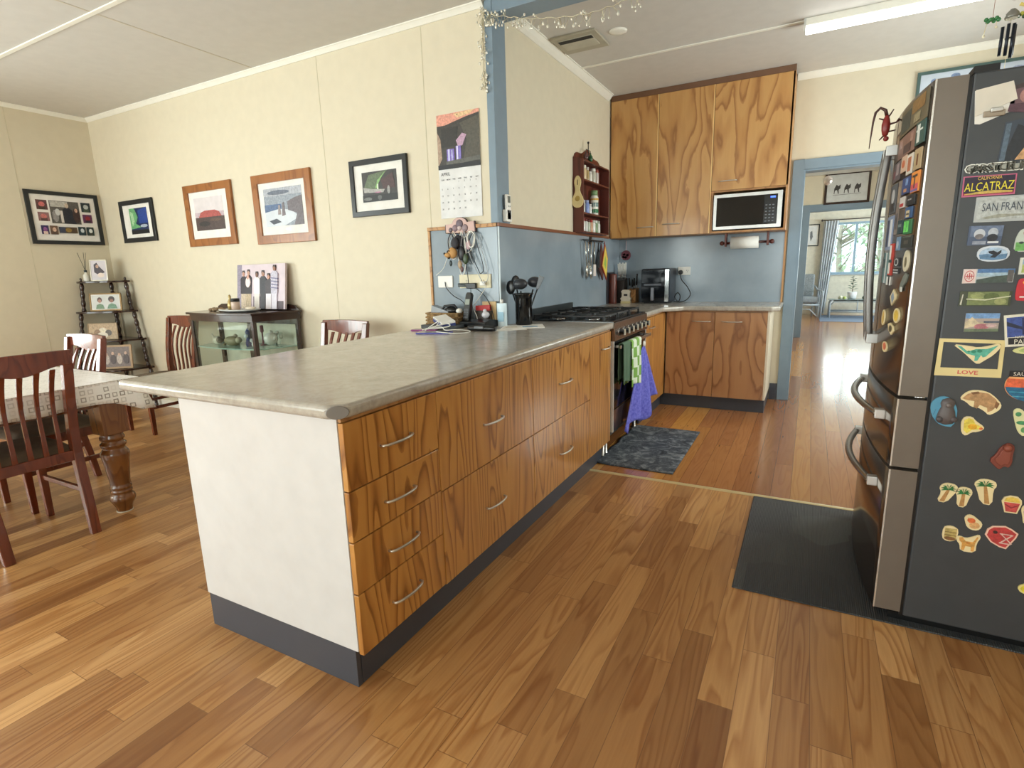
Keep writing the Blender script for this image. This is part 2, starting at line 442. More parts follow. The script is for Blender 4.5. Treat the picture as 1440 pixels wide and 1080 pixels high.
wall_with_holes('wall_hall_back', 'y', 10.47, 10.58, -1.4, 1.7, 0, CH, [(-0.085, 1.25, 0, 2.06)], W)
wall_with_holes('wall_lounge_back', 'y', 15.21, 15.32, -2.3, 3.3, 0, CH, [(0.38, 2.15, 0.95, 2.13)], C(226, 222, 208, 0.6))
wall_with_holes('wall_lounge_left', 'x', -2.4, -2.3, 10.58, 15.32, 0, CH, [], C(226, 222, 208, 0.6))
wall_with_holes('wall_lounge_right', 'x', 3.3, 3.4, 10.58, 15.32, 0, CH, [(12.0, 14.0, 0.85, 2.15)], C(226, 222, 208, 0.6))
wall_with_holes('wall_lounge_front', 'y', 10.47, 10.58, 1.7, 3.4, 0, CH, [], W)
wall_with_holes('wall_lounge_front', 'y', 10.47, 10.58, -2.4, -1.4, 0, CH, [], W)
struct(MB().box(-6.35, 1.7, -3.1, 3.11, -0.08, 0, M['laminate']).build('floor'))
struct(MB().box(-2.4, 3.4, 3.11, 15.32, -0.08, 0, M['boards']).build('floor'))
struct(MB().box(-6.4, 3.4, -3.1, 15.32, CH, CH+0.08, M['ceiling']).build('ceiling'))
# header beam and post of the wide opening, painted blue
b = M['blue']
struct(MB().box(-1.74, 1.6, 3.078, 3.232, 2.715, CH, b).build('trim_1', bevel=0.003))
struct(MB().box(-1.785, -1.734, 3.074, 3.232, 1.548, CH, b).build('trim_2', bevel=0.003))
# door frames
def door_frame(name, x0, x1, zt, y0, y1, wd, fw=0.02):
    m = MB()
    for (ya, yb) in ((y0-fw, y0), (y1, y1+fw)):
        m.box(x0-wd, x0, ya, yb, 0, zt+wd, b).box(x1, x1+wd, ya, yb, 0, zt+wd, b).box(x0, x1, ya, yb, zt, zt+wd, b)
    m.box(x0-0.002, x0+0.016, y0-0.01, y1+0.01, 0, zt, b).box(x1-0.016, x1+0.002, y0-0.01, y1+0.01, 0, zt, b)
    m.box(x0+0.016, x1-0.016, y0-0.01, y1+0.01, zt-0.016, zt+0.002, b)
    return struct(m.build(name, bevel=0.003))
door_frame('door_1', -0.115, 0.78, 2.03, 5.57, 5.68, 0.082)
door_frame('door_2', -0.09, 1.25, 2.06, 10.47, 10.58, 0.095)
# brass floor strip
tag(MB().prism([(3.094, 0.0005), (3.098, 0.005), (3.110, 0.007), (3.122, 0.005), (3.126, 0.0005)], 'x', -1.14, 1.6, M['brass']).build('threshold_strip'),
    'thin brass strip across the floor where the laminate meets the old boards', 'threshold')
# cornices and cover strips
tw = M['trim_white']
def cornice(name, ax, c, s, a, b_, d=0.05):
    """c = wall plane, s = direction into the room"""
    pts = [(c, CH), (c, CH-d), (c+s*0.008, CH-d), (c+s*d*0.55, CH-d*0.62), (c+s*d*0.9, CH-0.008), (c+s*d*1.05, CH-0.008), (c+s*d*1.05, CH)]
    return struct(MB().prism(pts, ax, a, b_, tw).build(name))
cornice('trim_3', 'x', 3.085, -1, -6.25, -1.79, 0.032)
cornice('trim_4', 'y', -6.25, 1, -3.0, 3.085, 0.032)
cornice('trim_5', 'y', -1.74, 1, 3.23, 5.2, 0.05)
cornice('trim_6', 'x', 5.57, -1, -0.21, 1.6, 0.045)
struct(MB().box(-6.25, 1.6, 1.985, 2.015, CH-0.007, CH, tw).build('trim_7', bevel=0.002))
struct(MB().box(-1.74, 1.6, 4.395, 4.425, CH-0.007, CH, tw).build('trim_8', bevel=0.002))
struct(MB().box(-3.80, -3.788, -3.0, 3.05, CH-0.002, CH, C(206, 198, 182, 0.6)).build('trim_9'))
seam = C(206, 198, 172, 0.6)
for i, x in enumerate((-3.165,)):
    struct(MB().box(x-0.0025, x+0.0025, 3.0835, 3.086, 0, CH-0.03, seam).build('trim_%d' % (10+i)))
struct(MB().box(-2.2545, -2.2495, 3.0835, 3.086, 0, CH-0.03, seam).build('trim_12'))
struct(MB().box(-6.251, -6.2485, 2.44, 2.445, 0, CH-0.03, seam).build('trim_13'))
struct(MB().box(-6.25, -2.0, 3.065, 3.085, 0, 0.07, tw).build('baseboard_back', bevel=0.003))
struct(MB().box(-6.25, -6.23, -3.0, 3.065, 0, 0.07, tw).build('baseboard_left', bevel=0.003))
struct(MB().box(-0.262, -0.2, 5.545, 5.57, 0, 0.15, M['kick']).build('baseboard_kitchen'))
# windows
def window(name, ax, c, p0, p1, q0, q1, mull, fc=tw, t=0.05):
    m = MB()
    def bx(a0, a1, z0, z1, d=t):
        if ax == 'y': m.box(a0, a1, c-d/2, c+d/2, z0, z1, fc)
        else: m.box(c-d/2, c+d/2, a0, a1, z0, z1, fc)
    bx(p0, p1, q0, q0+0.05); bx(p0, p1, q1-0.05, q1); bx(p0, p0+0.05, q0+0.05, q1-0.05); bx(p1-0.05, p1, q0+0.05, q1-0.05)
    for u in mull: bx(u-0.025, u+0.025, q0+0.05, q1-0.05)
    o = struct(m.build(name, bevel=0.002))
    g = MB()
    if ax == 'y': g.box(p0+0.04, p1-0.04, c-0.003, c+0.003, q0+0.04, q1-0.04, M['glass'])
    else: g.box(c-0.003, c+0.003, p0+0.04, p1-0.04, q0+0.04, q1-0.04, M['glass'])
    g.build('window_pane', o)
    return o
window('window_1', 'y', 15.265, 0.38, 2.15, 0.95, 2.13, [0.87, 1.5], C(150, 176, 196, 0.4))
window('window_2', 'y', -3.05, -5.95, -2.25, 0.35, 2.35, [-4.72, -3.48])
window('window_3', 'y', -3.05, -0.75, 1.15, 0.7, 2.25, [0.2])
window('window_4', 'x', -6.3, -1.75, 0.95, 0.75, 2.15, [-0.85, 0.05])
window('window_5', 'x', 1.65, 3.5, 5.1, 1.1, 2.1, [4.3])
window('window_6', 'x', 1.65, 7.35, 9.05, 0.85, 2.15, [8.2])  # unseen, added as the opening for the hall fill
window('window_7', 'x', 3.35, 12.0, 14.0, 0.85, 2.15, [13.0])  # unseen, added as the opening for the lounge side fill
struct(MB().box(0.34, 2.19, 15.17, 15.23, 0.93, 0.955, C(170, 186, 200, 0.4)).build('trim_14'))

# ------------------------------------------------------------------ splashback panels with oak trim
sp = M['splash']
m = MB().box(-2.25, -1.7325, 3.069, 3.085, 0.90, 1.524, sp)
t = thing('wall_panel', 'grey-blue splashback panel under the calendar, edged in oak on two sides', 'splashback', (-2.0, 3.07, 0.9))
def under(root, o):
    o.parent = root; o.location = -Vector(root.location); return o
under(t, m.build('panel'))
under(t, MB().box(-2.268, -1.73, 3.056, 3.085, 1.524, 1.546, M['trimwood']).box(-2.268, -2.25, 3.06, 3.085, 0.91, 1.524, M['trimwood']).build('edge_trim', bevel=0.002))
t = thing('wall_panel', 'long grey-blue splashback panel on the kitchen side wall behind the cooker', 'splashback', (-1.73, 4.3, 0.9))
under(t, MB().box(-1.74, -1.7275, 3.069, 5.57, 0.90, 1.524, sp).build('panel'))
under(t, MB().box(-1.74, -1.716, 3.056, 5.2, 1.524, 1.546, C(128, 78, 50, .45)).build('edge_trim', bevel=0.002))
under(t, MB().box(-1.734, -1.7245, 3.064, 3.07, 0.91, 1.524, C(196, 208, 214, 0.3)).build('corner_bead'))
t = thing('wall_panel', 'grey-blue splashback panel under the overhead cupboards, behind the air fryer', 'splashback', (-1, 5.56, 0.9))
under(t, MB().box(-1.727, -0.222, 5.556, 5.57, 0.90, 1.53, sp).build('panel'))
under(t, MB().box(-0.222, -0.206, 5.55, 5.57, 0.90, 1.53, M['ply_edge']).build('edge_trim'))

# ------------------------------------------------------------------ worktops
T0, T1 = 0.868, 0.908
wt = thing('worktop', 'long taupe marbled worktop on the peninsula with a rounded front edge', 'worktop', (-1.6, 2.2, T0))
ptsA = [(-2.17, 1.02), (-1.128, 1.02), (-1.087, 1.061), (-1.087, 3.40), (-1.727, 3.40), (-1.727, 3.068), (-2.17, 3.068)]
under(wt, MB().prism(ptsA, 'z', T0, T1, M['worktop']).build('top_slab', bevel=0.015, seg=4))
def cap(u, v):
    c = Vector((-1.1075, 1.0405)); d = Vector((0.707, -0.707)); e = Vector((0.707, 0.707))
    return (c.x+e.x*u+d.x*v, c.y+e.y*u+d.y*v)
capm = MB()
N = 18
ring0 = [cap(0.0315*math.cos(2*PI*k/N), 0.0005)+((T0+T1)/2+0.0195*math.sin(2*PI*k/N),) for k in range(N)]
ring1 = [cap(0.030*math.cos(2*PI*k/N), 0.004)+((T0+T1)/2+0.018*math.sin(2*PI*k/N),) for k in range(N)]
capm.add(ring0+ring1, [tuple(range(N)), tuple(range(N, 2*N))]+[(k, (k+1) % N, N+(k+1) % N, N+k) for k in range(N)], C(128, 124, 120, 0.4))
under(wt, capm.build('corner_cap', label='darker grey oval cap on the worktop corner'))
under(wt, MB().box(-1.72, -1.09, 3.40, 3.4035, T0, T1, M['steel']).build('end_strip'))
wt2 = thing('worktop', 'taupe marbled corner worktop under the air fryer and knife blocks', 'worktop', (-1.2, 5.2, T0))
ptsB = [(-1.727, 4.218), (-1.087, 4.218), (-1.087, 4.76), (-0.95, 4.915), (-0.25, 4.915), (-0.195, 4.97), (-0.195, 5.556), (-1.727, 5.556)]
under(wt2, MB().prism(ptsB, 'z', T0, T1, M['worktop']).build('top_slab', bevel=0.013, seg=4))

# ------------------------------------------------------------------ cabinets
def handle(p, a, b_, out, r=0.0045, parent=None, bow=0.026):
    """bow handle from a to b_, bowing out along out"""
    a, b_, out = Vector(a), Vector(b_), Vector(out)
    path = [a]
    for i in range(11):
        k = i/10
        path.append(a.lerp(b_, k)+out*(bow*(0.62+0.38*math.sin(PI*k)) if 0 < i < 10 else bow*0.45))
    path.append(b_)
    return MB().tube(path, r, M['nickel'], 8, flat=1.0).build('handle', parent)
XF = -1.105
def cab(label, y0, y1, fronts, z0=0.115, z1=0.853, hp=None, rail=True):
    """cabinet facing +x: fronts = list of (kind, za, zb, handle y0, handle y1, handle z)"""
    c = thing('base_cabinet', label, 'cabinet', ((-1.4), (y0+y1)/2, 0), group=None)
    L = Vector(c.location)
    x0 = -1.71
    def add(m, nm, par=c, **k):
        o = m.build(nm, par, **k)
        if par is c: o.location = -L
        return o
    yb = max(y0, 1.072)
    add(MB().box(x0, XF-0.02, yb, y1, 0.14, T0, M['ply_edge']), 'body')
    if rail: add(MB().box(XF-0.02, XF-0.008, max(y0, 1.054), y1, z1+0.002, T0-0.0005, M['ply_edge']), 'top_rail')
    for (nm, za, zb, h0, h1, hz) in fronts:
        f = MB().box(XF-0.019, XF, y0+0.002, y1-0.002, za, zb, M['ply'])
        fo = add(f, nm, bevel=0.0015)
        handle(None, (XF, h0, hz), (XF, h1, hz), (1, 0, 0), parent=fo)
    return c
cab('peninsula cabinet with four stacked plywood drawers, nearest the white end panel', 1.05, 1.485,
    [('drawer', 0.652, 0.853, 1.195, 1.335, 0.748), ('drawer', 0.495, 0.648, 1.195, 1.335, 0.567), ('drawer', 0.328, 0.491, 1.195, 1.335, 0.402), ('drawer', 0.125, 0.324, 1.195, 1.335, 0.222)])
cab('wide peninsula cabinet with two deep plywood drawers, next to the four-drawer unit', 1.485, 2.24,
    [('drawer', 0.487, 0.853, 1.79, 1.935, 0.655), ('drawer', 0.12, 0.483, 1.79, 1.935, 0.297)])
cab('wide peninsula cabinet with two deep plywood drawers, next to the single-door cabinet', 2.24, 3.008,
    [('drawer', 0.487, 0.853, 2.55, 2.70, 0.672), ('drawer', 0.12, 0.483, 2.55, 2.70, 0.29)])
cab('narrow single-door plywood cabinet at the end of the peninsula beside the cooker', 3.008, 3.396,
    [('door', 0.118, 0.853, 3.21, 3.345, 0.760)])
cab('single-door plywood cabinet between the cooker and the inner corner', 4.225, 4.93,
    [('door', 0.118, 0.853, 4.36, 4.50, 0.770)])
def cab2(label, x0, x1, h0, h1, side=None):
    c = thing('base_cabinet', label, 'cabinet', ((x0+x1)/2, 5.25, 0)); L = Vector(c.location)
    def add(m, nm, par=c, **k):
        o = m.build(nm, par, **k)
        if par is c: o.location = -L
        return o
    add(MB().box(x0, x1-(0.016 if side else 0), 4.962, 5.55, 0.14, T0, M['ply_edge']), 'body')
    if side: add(MB().box(x1-0.016, x1, 4.945, 5.55, 0.118, T0, C(226, 216, 194, 0.4)), 'side_panel', label='cream side panel')
    add(MB().box(x0, x1-(0.018 if side else 0), 4.95, 4.962, 0.86, T0-0.0005, M['ply_edge']), 'top_rail')
    f = add(MB().box(x0+0.002, x1-0.002-(0.016 if side else 0), 4.94, 4.959, 0.118, 0.857, M['ply_corner']), 'door', bevel=0.0015)
    handle(None, (h0, 4.94, 0.778), (h1, 4.94, 0.778), (0, -1, 0), parent=f)
    return c
cab2('base cabinet with one knotty plywood door below the air fryer', -1.10, -0.69, -0.87, -0.725)
cab2('base cabinet with one swirly plywood door, last before the hall doorway', -0.69, -0.264, -0.635, -0.475, True)
# kickboards and the white end of the peninsula
k = MB().box(-1.858, -1.142, 1.054, 1.072, 0, 0.132, M['kick']).box(-1.16, -1.142, 1.075, 3.33, 0, 0.132, M['kick'])
tag(k.build('kickboard', bevel=0.001), 'dark slate kickboard running round the foot of the peninsula', 'kickboard')
k = MB().box(-1.10, -0.27, 4.985, 5.0, 0, 0.13, M['kick']).box(-0.285, -0.27, 5.0, 5.55, 0, 0.13, M['kick']).box(-1.16, -1.145, 4.26, 4.985, 0, 0.13, M['kick']).box(-1.145, -1.10, 4.985, 5.0, 0, 0.13, M['kick'])
tag(k.build('kickboard', bevel=0.001), 'dark slate kickboard under the corner cabinets in the kitchen', 'kickboard')
tag(MB().box(-1.86, -1.1255, 1.050, 1.07, 0.132, T0, M['white_panel']).box(-1.86, -1.845, 1.07, 3.06, 0.0, T0, M['white_panel']).build('end_panel', bevel=0.001),
    'plain white panel closing the near end of the peninsula', 'panel')
tag(MB().lathe([(0.016, 0), (0.016, 0.004), (0.011, 0.01), (0.011, 0.145)], (-1.15, 3.375, 0), M['nickel'], 12).build('cabinet_leg'),
    'short silver leg under the last peninsula cabinet beside the grey mat', 'cabinet leg')

# overhead cupboards
YF = 5.25
def upper(label, x0, x1, z0, h0, h1, hz, niche=False, zt=2.742):
    c = thing('wall_cupboard', label, 'cupboard', ((x0+x1)/2, 5.4, 1.525)); L = Vector(c.location)
    def add(m, nm, par=c, **k):
        o = m.build(nm, par, **k)
        if par is c: o.location = -L
        return o
    pw = M['ply_edge']
    body = MB().box(x0, x0+0.016, YF+0.019, 5.555, 1.525, zt, pw).box(x1-0.016, x1, YF+0.019 if not niche else YF, 5.555, 1.525, zt, pw)
    body.box(x0+0.016, x1-0.016, YF+0.019, 5.555, zt-0.016, zt, pw).box(x0+0.016, x1-0.016, 5.545, 5.555, 1.541, zt-0.016, pw)
    body.box(x0+0.016, x1-0.016, YF if niche else YF+0.019, 5.545, 1.525, 1.541, pw)
    if niche: body.box(x0+0.016, x1-0.016, YF+0.019, 5.545, 1.868, 1.884, pw)
    add(body, 'body')
    f = add(MB().box(x0+0.002, x1-0.002, YF, YF+0.018, z0, zt-0.002, M['ply_upper']), 'door', bevel=0.0015)
    if not niche: MB().box(x1-0.010, x1-0.0015, YF-0.0012, YF+0.001, z0, zt-0.002, M['pale_edge']).build('edge_lipping', f, label='pale lipping strip')
    handle(None, (h0, YF, hz), (h1, YF, hz), (0, -1, 0), parent=f)
    add(MB().box(x0, x1, YF+0.004, YF+0.024, zt, CH-0.001, C(112, 78, 54, .5)), 'top_filler', label='dark brown strip closing the gap to the ceiling')
    return c
upper('tall plywood overhead cupboard in the corner by the spice rack', -1.727, -1.285, 1.528, -1.46, -1.315, 1.612)
upper('tall plywood overhead cupboard in the middle, with its handle low on the left', -1.285, -0.815, 1.528, -1.225, -1.08, 1.628)
upper('golden plywood overhead cupboard above the microwave', -0.815, -0.212, 1.882, -0.755, -0.61, 1.955, True)

# microwave in its niche
t = thing('microwave', 'silver-framed black microwave in the niche of the overhead cupboard', 'microwave', (-0.515, 5.4, 1.541)); L = Vector(t.location)
o = MB().box(-0.788, -0.245, 5.262, 5.54, 1.55, 1.845, M['blackmatte']).build('body', t, bevel=0.004); o.location = -L
fr = MB()
x0, x1, z0, z1 = -0.788, -0.248, 1.552, 1.845
for bx in ((x0, x1, z0, z0+0.026), (x0, x1, z1-0.026, z1), (x0, x0+0.024, z0+0.026, z1-0.026), (x1-0.034, x1, z0+0.026, z1-0.026)):
    fr.box(bx[0], bx[1], 5.248, 5.262, bx[2], bx[3], C(206, 206, 204, 0.3, 0.6))
o = fr.build('door_frame', t); o.location = -L
o = MB().box(x0+0.024, x1-0.034, 5.251, 5.262, z0+0.026, z1-0.026, C(20, 22, 26, 0.06)).build('window', t); o.location = -L
pn = MB().box(-0.385, -0.290, 5.2495, 5.251, z0+0.036, z1-0.034, C(14, 15, 18, 0.2))
for r in range(6):
    for cc in range(3): pn.box(-0.374+cc*0.027, -0.36+cc*0.027, 5.249, 5.2495, 1.60+r*0.026, 1.607+r*0.026, C(120, 124, 130, 0.4))
o = pn.build('control_panel', t); o.location = -L
o = MB().box(-0.338, -0.30, 5.2488, 5.2496, 1.79, 1.803, emis('blue_display', (0.05, 0.12, 1, 1), 2.5)).build('display', t, label='blue lit clock display'); o.location = -L

# paper towel roll on a wooden rod
t = thing('towel_holder', 'wooden paper towel rod screwed under the microwave cupboard', 'towel holder', (-0.52, 5.40, 1.525))
o = MB()
for x in (-0.172, 0.172):
    o.box(x-0.008, x+0.008, -0.03, 0.03, -0.115, 0.0, M['rackwood'])
o.build('bracket', t, bevel=0.003)
MB().tube([(-0.20, 0, -0.085), (0.20, 0, -0.085)], 0.011, M['rackwood'], 10).ball((-0.205, 0, -0.085), 0.02, M['rackwood']).ball((0.205, 0, -0.085), 0.02, M['rackwood']).build('rod', t)
t2 = MB().lathe([(0.014, -0.115), (0.052, -0.115), (0.052, 0.115), (0.014, 0.115)], (-0.535, 5.40, 1.44), M['paper'], 24, 'x').build('paper_towel_roll')
tag(t2, 'white paper towel roll on the wooden rod below the microwave', 'paper towel')

# ------------------------------------------------------------------ gas cooker
t = thing('gas_cooker', 'stainless freestanding gas cooker with black hob, between peninsula and corner', 'cooker', (-1.4, 3.81, 0)); L = Vector(t.location)
def ck(m, nm, par=t, **k):
    o = m.build(nm, par, **k)
    if par is t: o.location = -L
    return o
cy0, cy1 = 3.408, 4.213
bz = C(122, 104, 92, 0.22, 0.85)
ck(MB().box(-1.70, -1.115, cy0, cy1, 0.14, 0.905, C(60, 60, 62, 0.4, 0.3)), 'body')
ck(MB().box(-1.70, -1.098, cy0, cy1, 0.905, 0.916, C(18, 18, 20, 0.18)), 'hob', bevel=0.003)
ck(MB().box(-1.715, -1.695, cy0, cy1, 0.90, 0.985, C(58, 64, 66, 0.3, 0.5)), 'splashback', bevel=0.002)
ck(MB().prism([(-1.115, 0.905), (-1.086, 0.905), (-1.078, 0.785), (-1.115, 0.785)], 'y', cy0, cy1, bz), 'control_panel', bevel=0.003)
ck(MB().box(-1.115, -1.09, cy0, cy0+0.014, 0.17, 0.785, C(206, 204, 200, .35, .35)).box(-1.115, -1.09, cy1-0.014, cy1, 0.17, 0.785, C(206, 204, 200, .35, .35)), 'side_trim', label='bright steel edge strips')
for i in range(7):
    y = 3.50+i*0.105
    kb = MB().lathe([(0.024, 0.0), (0.024, 0.006), (0.019, 0.008), (0.017, 0.032), (0.001, 0.033)], (-1.081, y, 0.838), C(16, 17, 20, 0.25), 16, 'x')
    kb.lathe([(0.026, -0.002), (0.026, 0.003), (0.02, 0.004)], (-1.081, y, 0.838), M['chrome'], 16, 'x')
    kb.box(-1.051, -1.040, y-0.004, y+0.004, 0.818, 0.858, C(226, 222, 206, .3))
    ck(kb, 'knob')
dr = ck(MB().box(-1.115, -1.092, cy0+0.016, cy1-0.016, 0.325, 0.775, C(24, 22, 24, 0.12, 0.2)), 'oven_door', bevel=0.003)
MB().box(-1.0925, -1.090, cy0+0.09, cy1-0.09, 0.40, 0.68, C(12, 12, 14, 0.05)).build('door_window', dr)
hr = MB()
hr.box(-1.056, -1.044, cy0+0.02, cy1-0.02, 0.735, 0.757, M['steel'])
for y in (cy0+0.05, cy1-0.05): hr.box(-1.092, -1.044, y-0.01, y+0.01, 0.737, 0.755, M['steel'])
hr.build('handle', dr, bevel=0.003)
ck(MB().box(-1.115, -1.092, cy0+0.016, cy1-0.016, 0.178, 0.318, bz), 'warming_drawer', bevel=0.003)
for (x, y) in ((-1.16, cy0+0.05), (-1.16, cy1-0.05), (-1.64, cy0+0.05), (-1.64, cy1-0.05)):
    ck(MB().lathe([(0.022, 0), (0.022, 0.008), (0.014, 0.012), (0.014, 0.14)], (x, y, 0), M['steel'], 12), 'leg')
iron = C(20, 21, 23, 0.5)
for gi, gy in enumerate((3.53, 3.81, 4.09)):
    g = MB()
    for y in (gy-0.125, gy+0.125): g.box(-1.66, -1.15, y-0.005, y+0.005, 0.938, 0.950, iron)
    for x in (-1.655, -1.405, -1.155): g.box(x-0.005, x+0.005, gy-0.125, gy+0.125, 0.938, 0.950, iron)
    for cx in (-1.53, -1.28):
        for (dx, dy) in ((1, 0), (-1, 0), (0, 1), (0, -1)):
            a = (cx+dx*0.03, gy+dy*0.03); e = (cx+dx*0.12, gy+dy*0.12)
            g.box(min(a[0], e[0])-0.004, max(a[0], e[0])+0.004, min(a[1], e[1])-0.004, max(a[1], e[1])+0.004, 0.940, 0.954, iron)
    for x in (-1.655, -1.155):
        for y in (gy-0.125, gy+0.125): g.box(x-0.006, x+0.006, y-0.006, y+0.006, 0.916, 0.939, iron)
    ck(g, 'trivet', bevel=0.002)
    for cx in (-1.53, -1.28):
        ck(MB().lathe([(0.048, 0.0), (0.048, 0.008), (0.036, 0.010), (0.036, 0.018), (0.03, 0.021), (0.001, 0.021)], (cx, gy, 0.916), C(30, 30, 32, 0.35), 20).lathe([(0.052, 0), (0.052, 0.003), (0.046, 0.004)], (cx, gy, 0.9155), M['chrome'], 20), 'burner')
# towels on the oven rail
def drape(y0, y1, xb, xf, zt, zb_back, zb_front, mat, name, waves=3, amp=0.006, taper=0.0, th=0.004):
    m = MB()
    def fn(u, v):
        # v runs over the rail: 0 = back bottom, 1 = front bottom
        Lb, Lf = zt-zb_back, zt-zb_front; tot = Lb+Lf+0.03
        s = v*tot
        if s < Lb: x, z = xb, zb_back+s
        elif s < Lb+0.03:
            a = PI*(s-Lb)/0.03; x, z = (xb+xf)/2-(xf-xb)/2*math.cos(a), zt+0.010*math.sin(a)
        else: x, z = xf, zt-(s-Lb-0.03)
        hang = max(0.0, zt-z)
        y = y0+(y1-y0)*u
        y = (y0+y1)/2+(y-(y0+y1)/2)*(1+taper*hang)
        x += amp*math.sin(u*waves*2*PI+0.7)*min(1, hang*6)*(1 if s > Lb else -0.5)
        return (x, y, z+0.01*math.sin(u*5)*min(1, hang*3))
    m.grid(fn, 28, 60, mat)
    return m.build(name, solid=th)
o = drape(3.60, 3.84, -1.066, -1.028, 0.758, 0.46, 0.448, M['check'], 'tea_towel', 2.5, 0.010, 0.15)
tag(o, 'green and white checked tea towel folded over the oven rail', 'towel')
o = drape(3.44, 3.60, -1.064, -1.036, 0.758, 0.52, 0.50, C(84, 110, 88, 0.9), 'tea_towel', 2, 0.005, 0.0)
tag(o, 'dark green tea towel on the near end of the oven rail', 'towel')
m = MB()
def ptow(u, v):
    # hangs from one gathered loop near the far end of the rail and fans out below
    s = v; fan = s**0.75
    y = 3.97-(0.40*(1-u)-0.17*u)*fan
    z = 0.69-(0.50+0.07*math.sin(u*PI*1.15)-0.04*u)*s-0.035*math.sin(u*11+.6)*s*s-.03*(u < .12)*s
    x = -1.045-0.028*(1-u)*fan+0.055*u*fan+0.026*math.sin(u*PI*6+.5)*fan+.008*math.sin(u*23+v*3)*fan
    return (x, y, z)
m.grid(ptow, 44, 26, M['purple'])
o = m.build('hand_towel', solid=0.005)
tag(o, 'purple terry hand towel hanging by its loop from the oven rail', 'towel')
tag(MB().lathe([(0.001, 0), (0.021, 0.001), (0.023, 0.006), (0.014, 0.012), (0.001, 0.013)], (-1.044, 3.97, 0.70), M['white'], 20, 'x').build('towel_button'),
    'round white button clip holding the purple towel to the oven rail', 'clip')
# ------------------------------------------------------------------ fridge
FY0, FY1 = 2.135, 3.05
def xf(y, bulge=0.036): return 0.284-bulge*math.sin(PI*min(1, max(0, (y-FY0)/(FY1-FY0))))**0.8
fr = thing('fridge', 'tall dark French-door fridge covered in magnets, at the right edge', 'fridge', (0.7, 2.59, 0)); L = Vector(fr.location)
def fk(m, nm, par=fr, **k):
    o = m.build(nm, par, **k)
    if par is fr: o.location = -L
    return o
fk(MB().box(0.372, 1.06, FY0+0.004, FY1-0.004, 0.03, 1.772, M['fridge_side']), 'body', bevel=0.006)
fk(MB().box(0.33, 1.05, FY0+0.02, FY1-0.02, 0.0, 0.03, M['black']), 'base', label='black plinth under the fridge')
def front(ya, yb, za, zb, nm):
    n = 20
    pts = [(xf(ya+(yb-ya)*i/n), ya+(yb-ya)*i/n) for i in range(n+1)]
    outer = pts+[(0.362, yb), (0.362, ya)]
    m = MB()
    N = len(outer)
    vs = [(p[0], p[1], za) for p in outer]+[(p[0], p[1], zb) for p in outer]
    m.add(vs, [tuple(range(N))[::-1], tuple(range(N, 2*N))], M['fridge_edge'])
    m.add(vs, [(i, i+1, N+i+1, N+i) for i in range(n)], M['fridge_front'], True)
    m.add(vs, [(i, (i+1) % N, N+(i+1) % N, N+i) for i in range(n, N)], M['fridge_edge'])
    for y in (ya, yb):
        if abs(y-FY0) < 1e-6: m.box(xf(y)-0.0012, xf(y)+0.0035, y-0.0012, y+0.001, za, zb, C(214, 210, 204, 0.25, 0.8))
    return fk(m, nm)
fk(MB().box(0.362, 0.372, FY0+0.01, FY1-0.01, 0.03, 1.765, M['black']), 'door_gasket')
d1 = front(FY0, 2.588, 0.818, 1.769, 'door')
d2 = front(2.594, FY1, 0.818, 1.769, 'door')
d3 = front(FY0, FY1, 0.574, 0.806, 'freezer_drawer')
d4 = front(FY0, FY1, 0.045, 0.562, 'freezer_drawer')
fk(MB().tube([(0.33, FY0+0.02, 0.812), (0.37, FY0+0.02, 0.812)], 0.005, M['chrome'], 8).box(0.372, 0.43, FY0+0.01, FY0+0.08, 1.772, 1.79, M['blackmatte']), 'hinge')
def vhandle(y, par):
    m = MB(); n = 16; path = []
    for i in range(n+1):
        k = i/n; z = 0.95+0.70*k
        path.append((xf(y)-0.026-0.020*math.sin(PI*k), y, z))
    m.tube(path, 0.013, C(128, 126, 124, 0.36, 0.7), 10, flat=0.8)
    for z in (0.955, 1.645):
        m.box(xf(y)-0.036, xf(y)+0.002, y-0.012, y+0.012, z-0.018, z+0.018, C(190, 190, 188, 0.35, 0.6))
    m.build('handle', par, bevel=0.002)
vhandle(2.545, d1); vhandle(2.637, d2)
def hhandle(z, par):
    m = MB(); n = 18; path = []
    for i in range(n+1):
        k = i/n; y = 2.255+0.70*k
        path.append((xf(y)-0.020-0.030*math.sin(PI*k), y, z))
    m.tube(path, 0.014, C(150, 142, 134, 0.22, 0.9), 10, flat=0.7)
    for y in (2.26, 2.95):
        m.box(xf(y)-0.030, xf(y)+0.002, y-0.016, y+0.016, z-0.016, z+0.018, C(206, 206, 204, 0.3, 0.8))
    m.build('handle', par, bevel=0.003)
hhandle(0.722, d3); hhandle(0.472, d4)

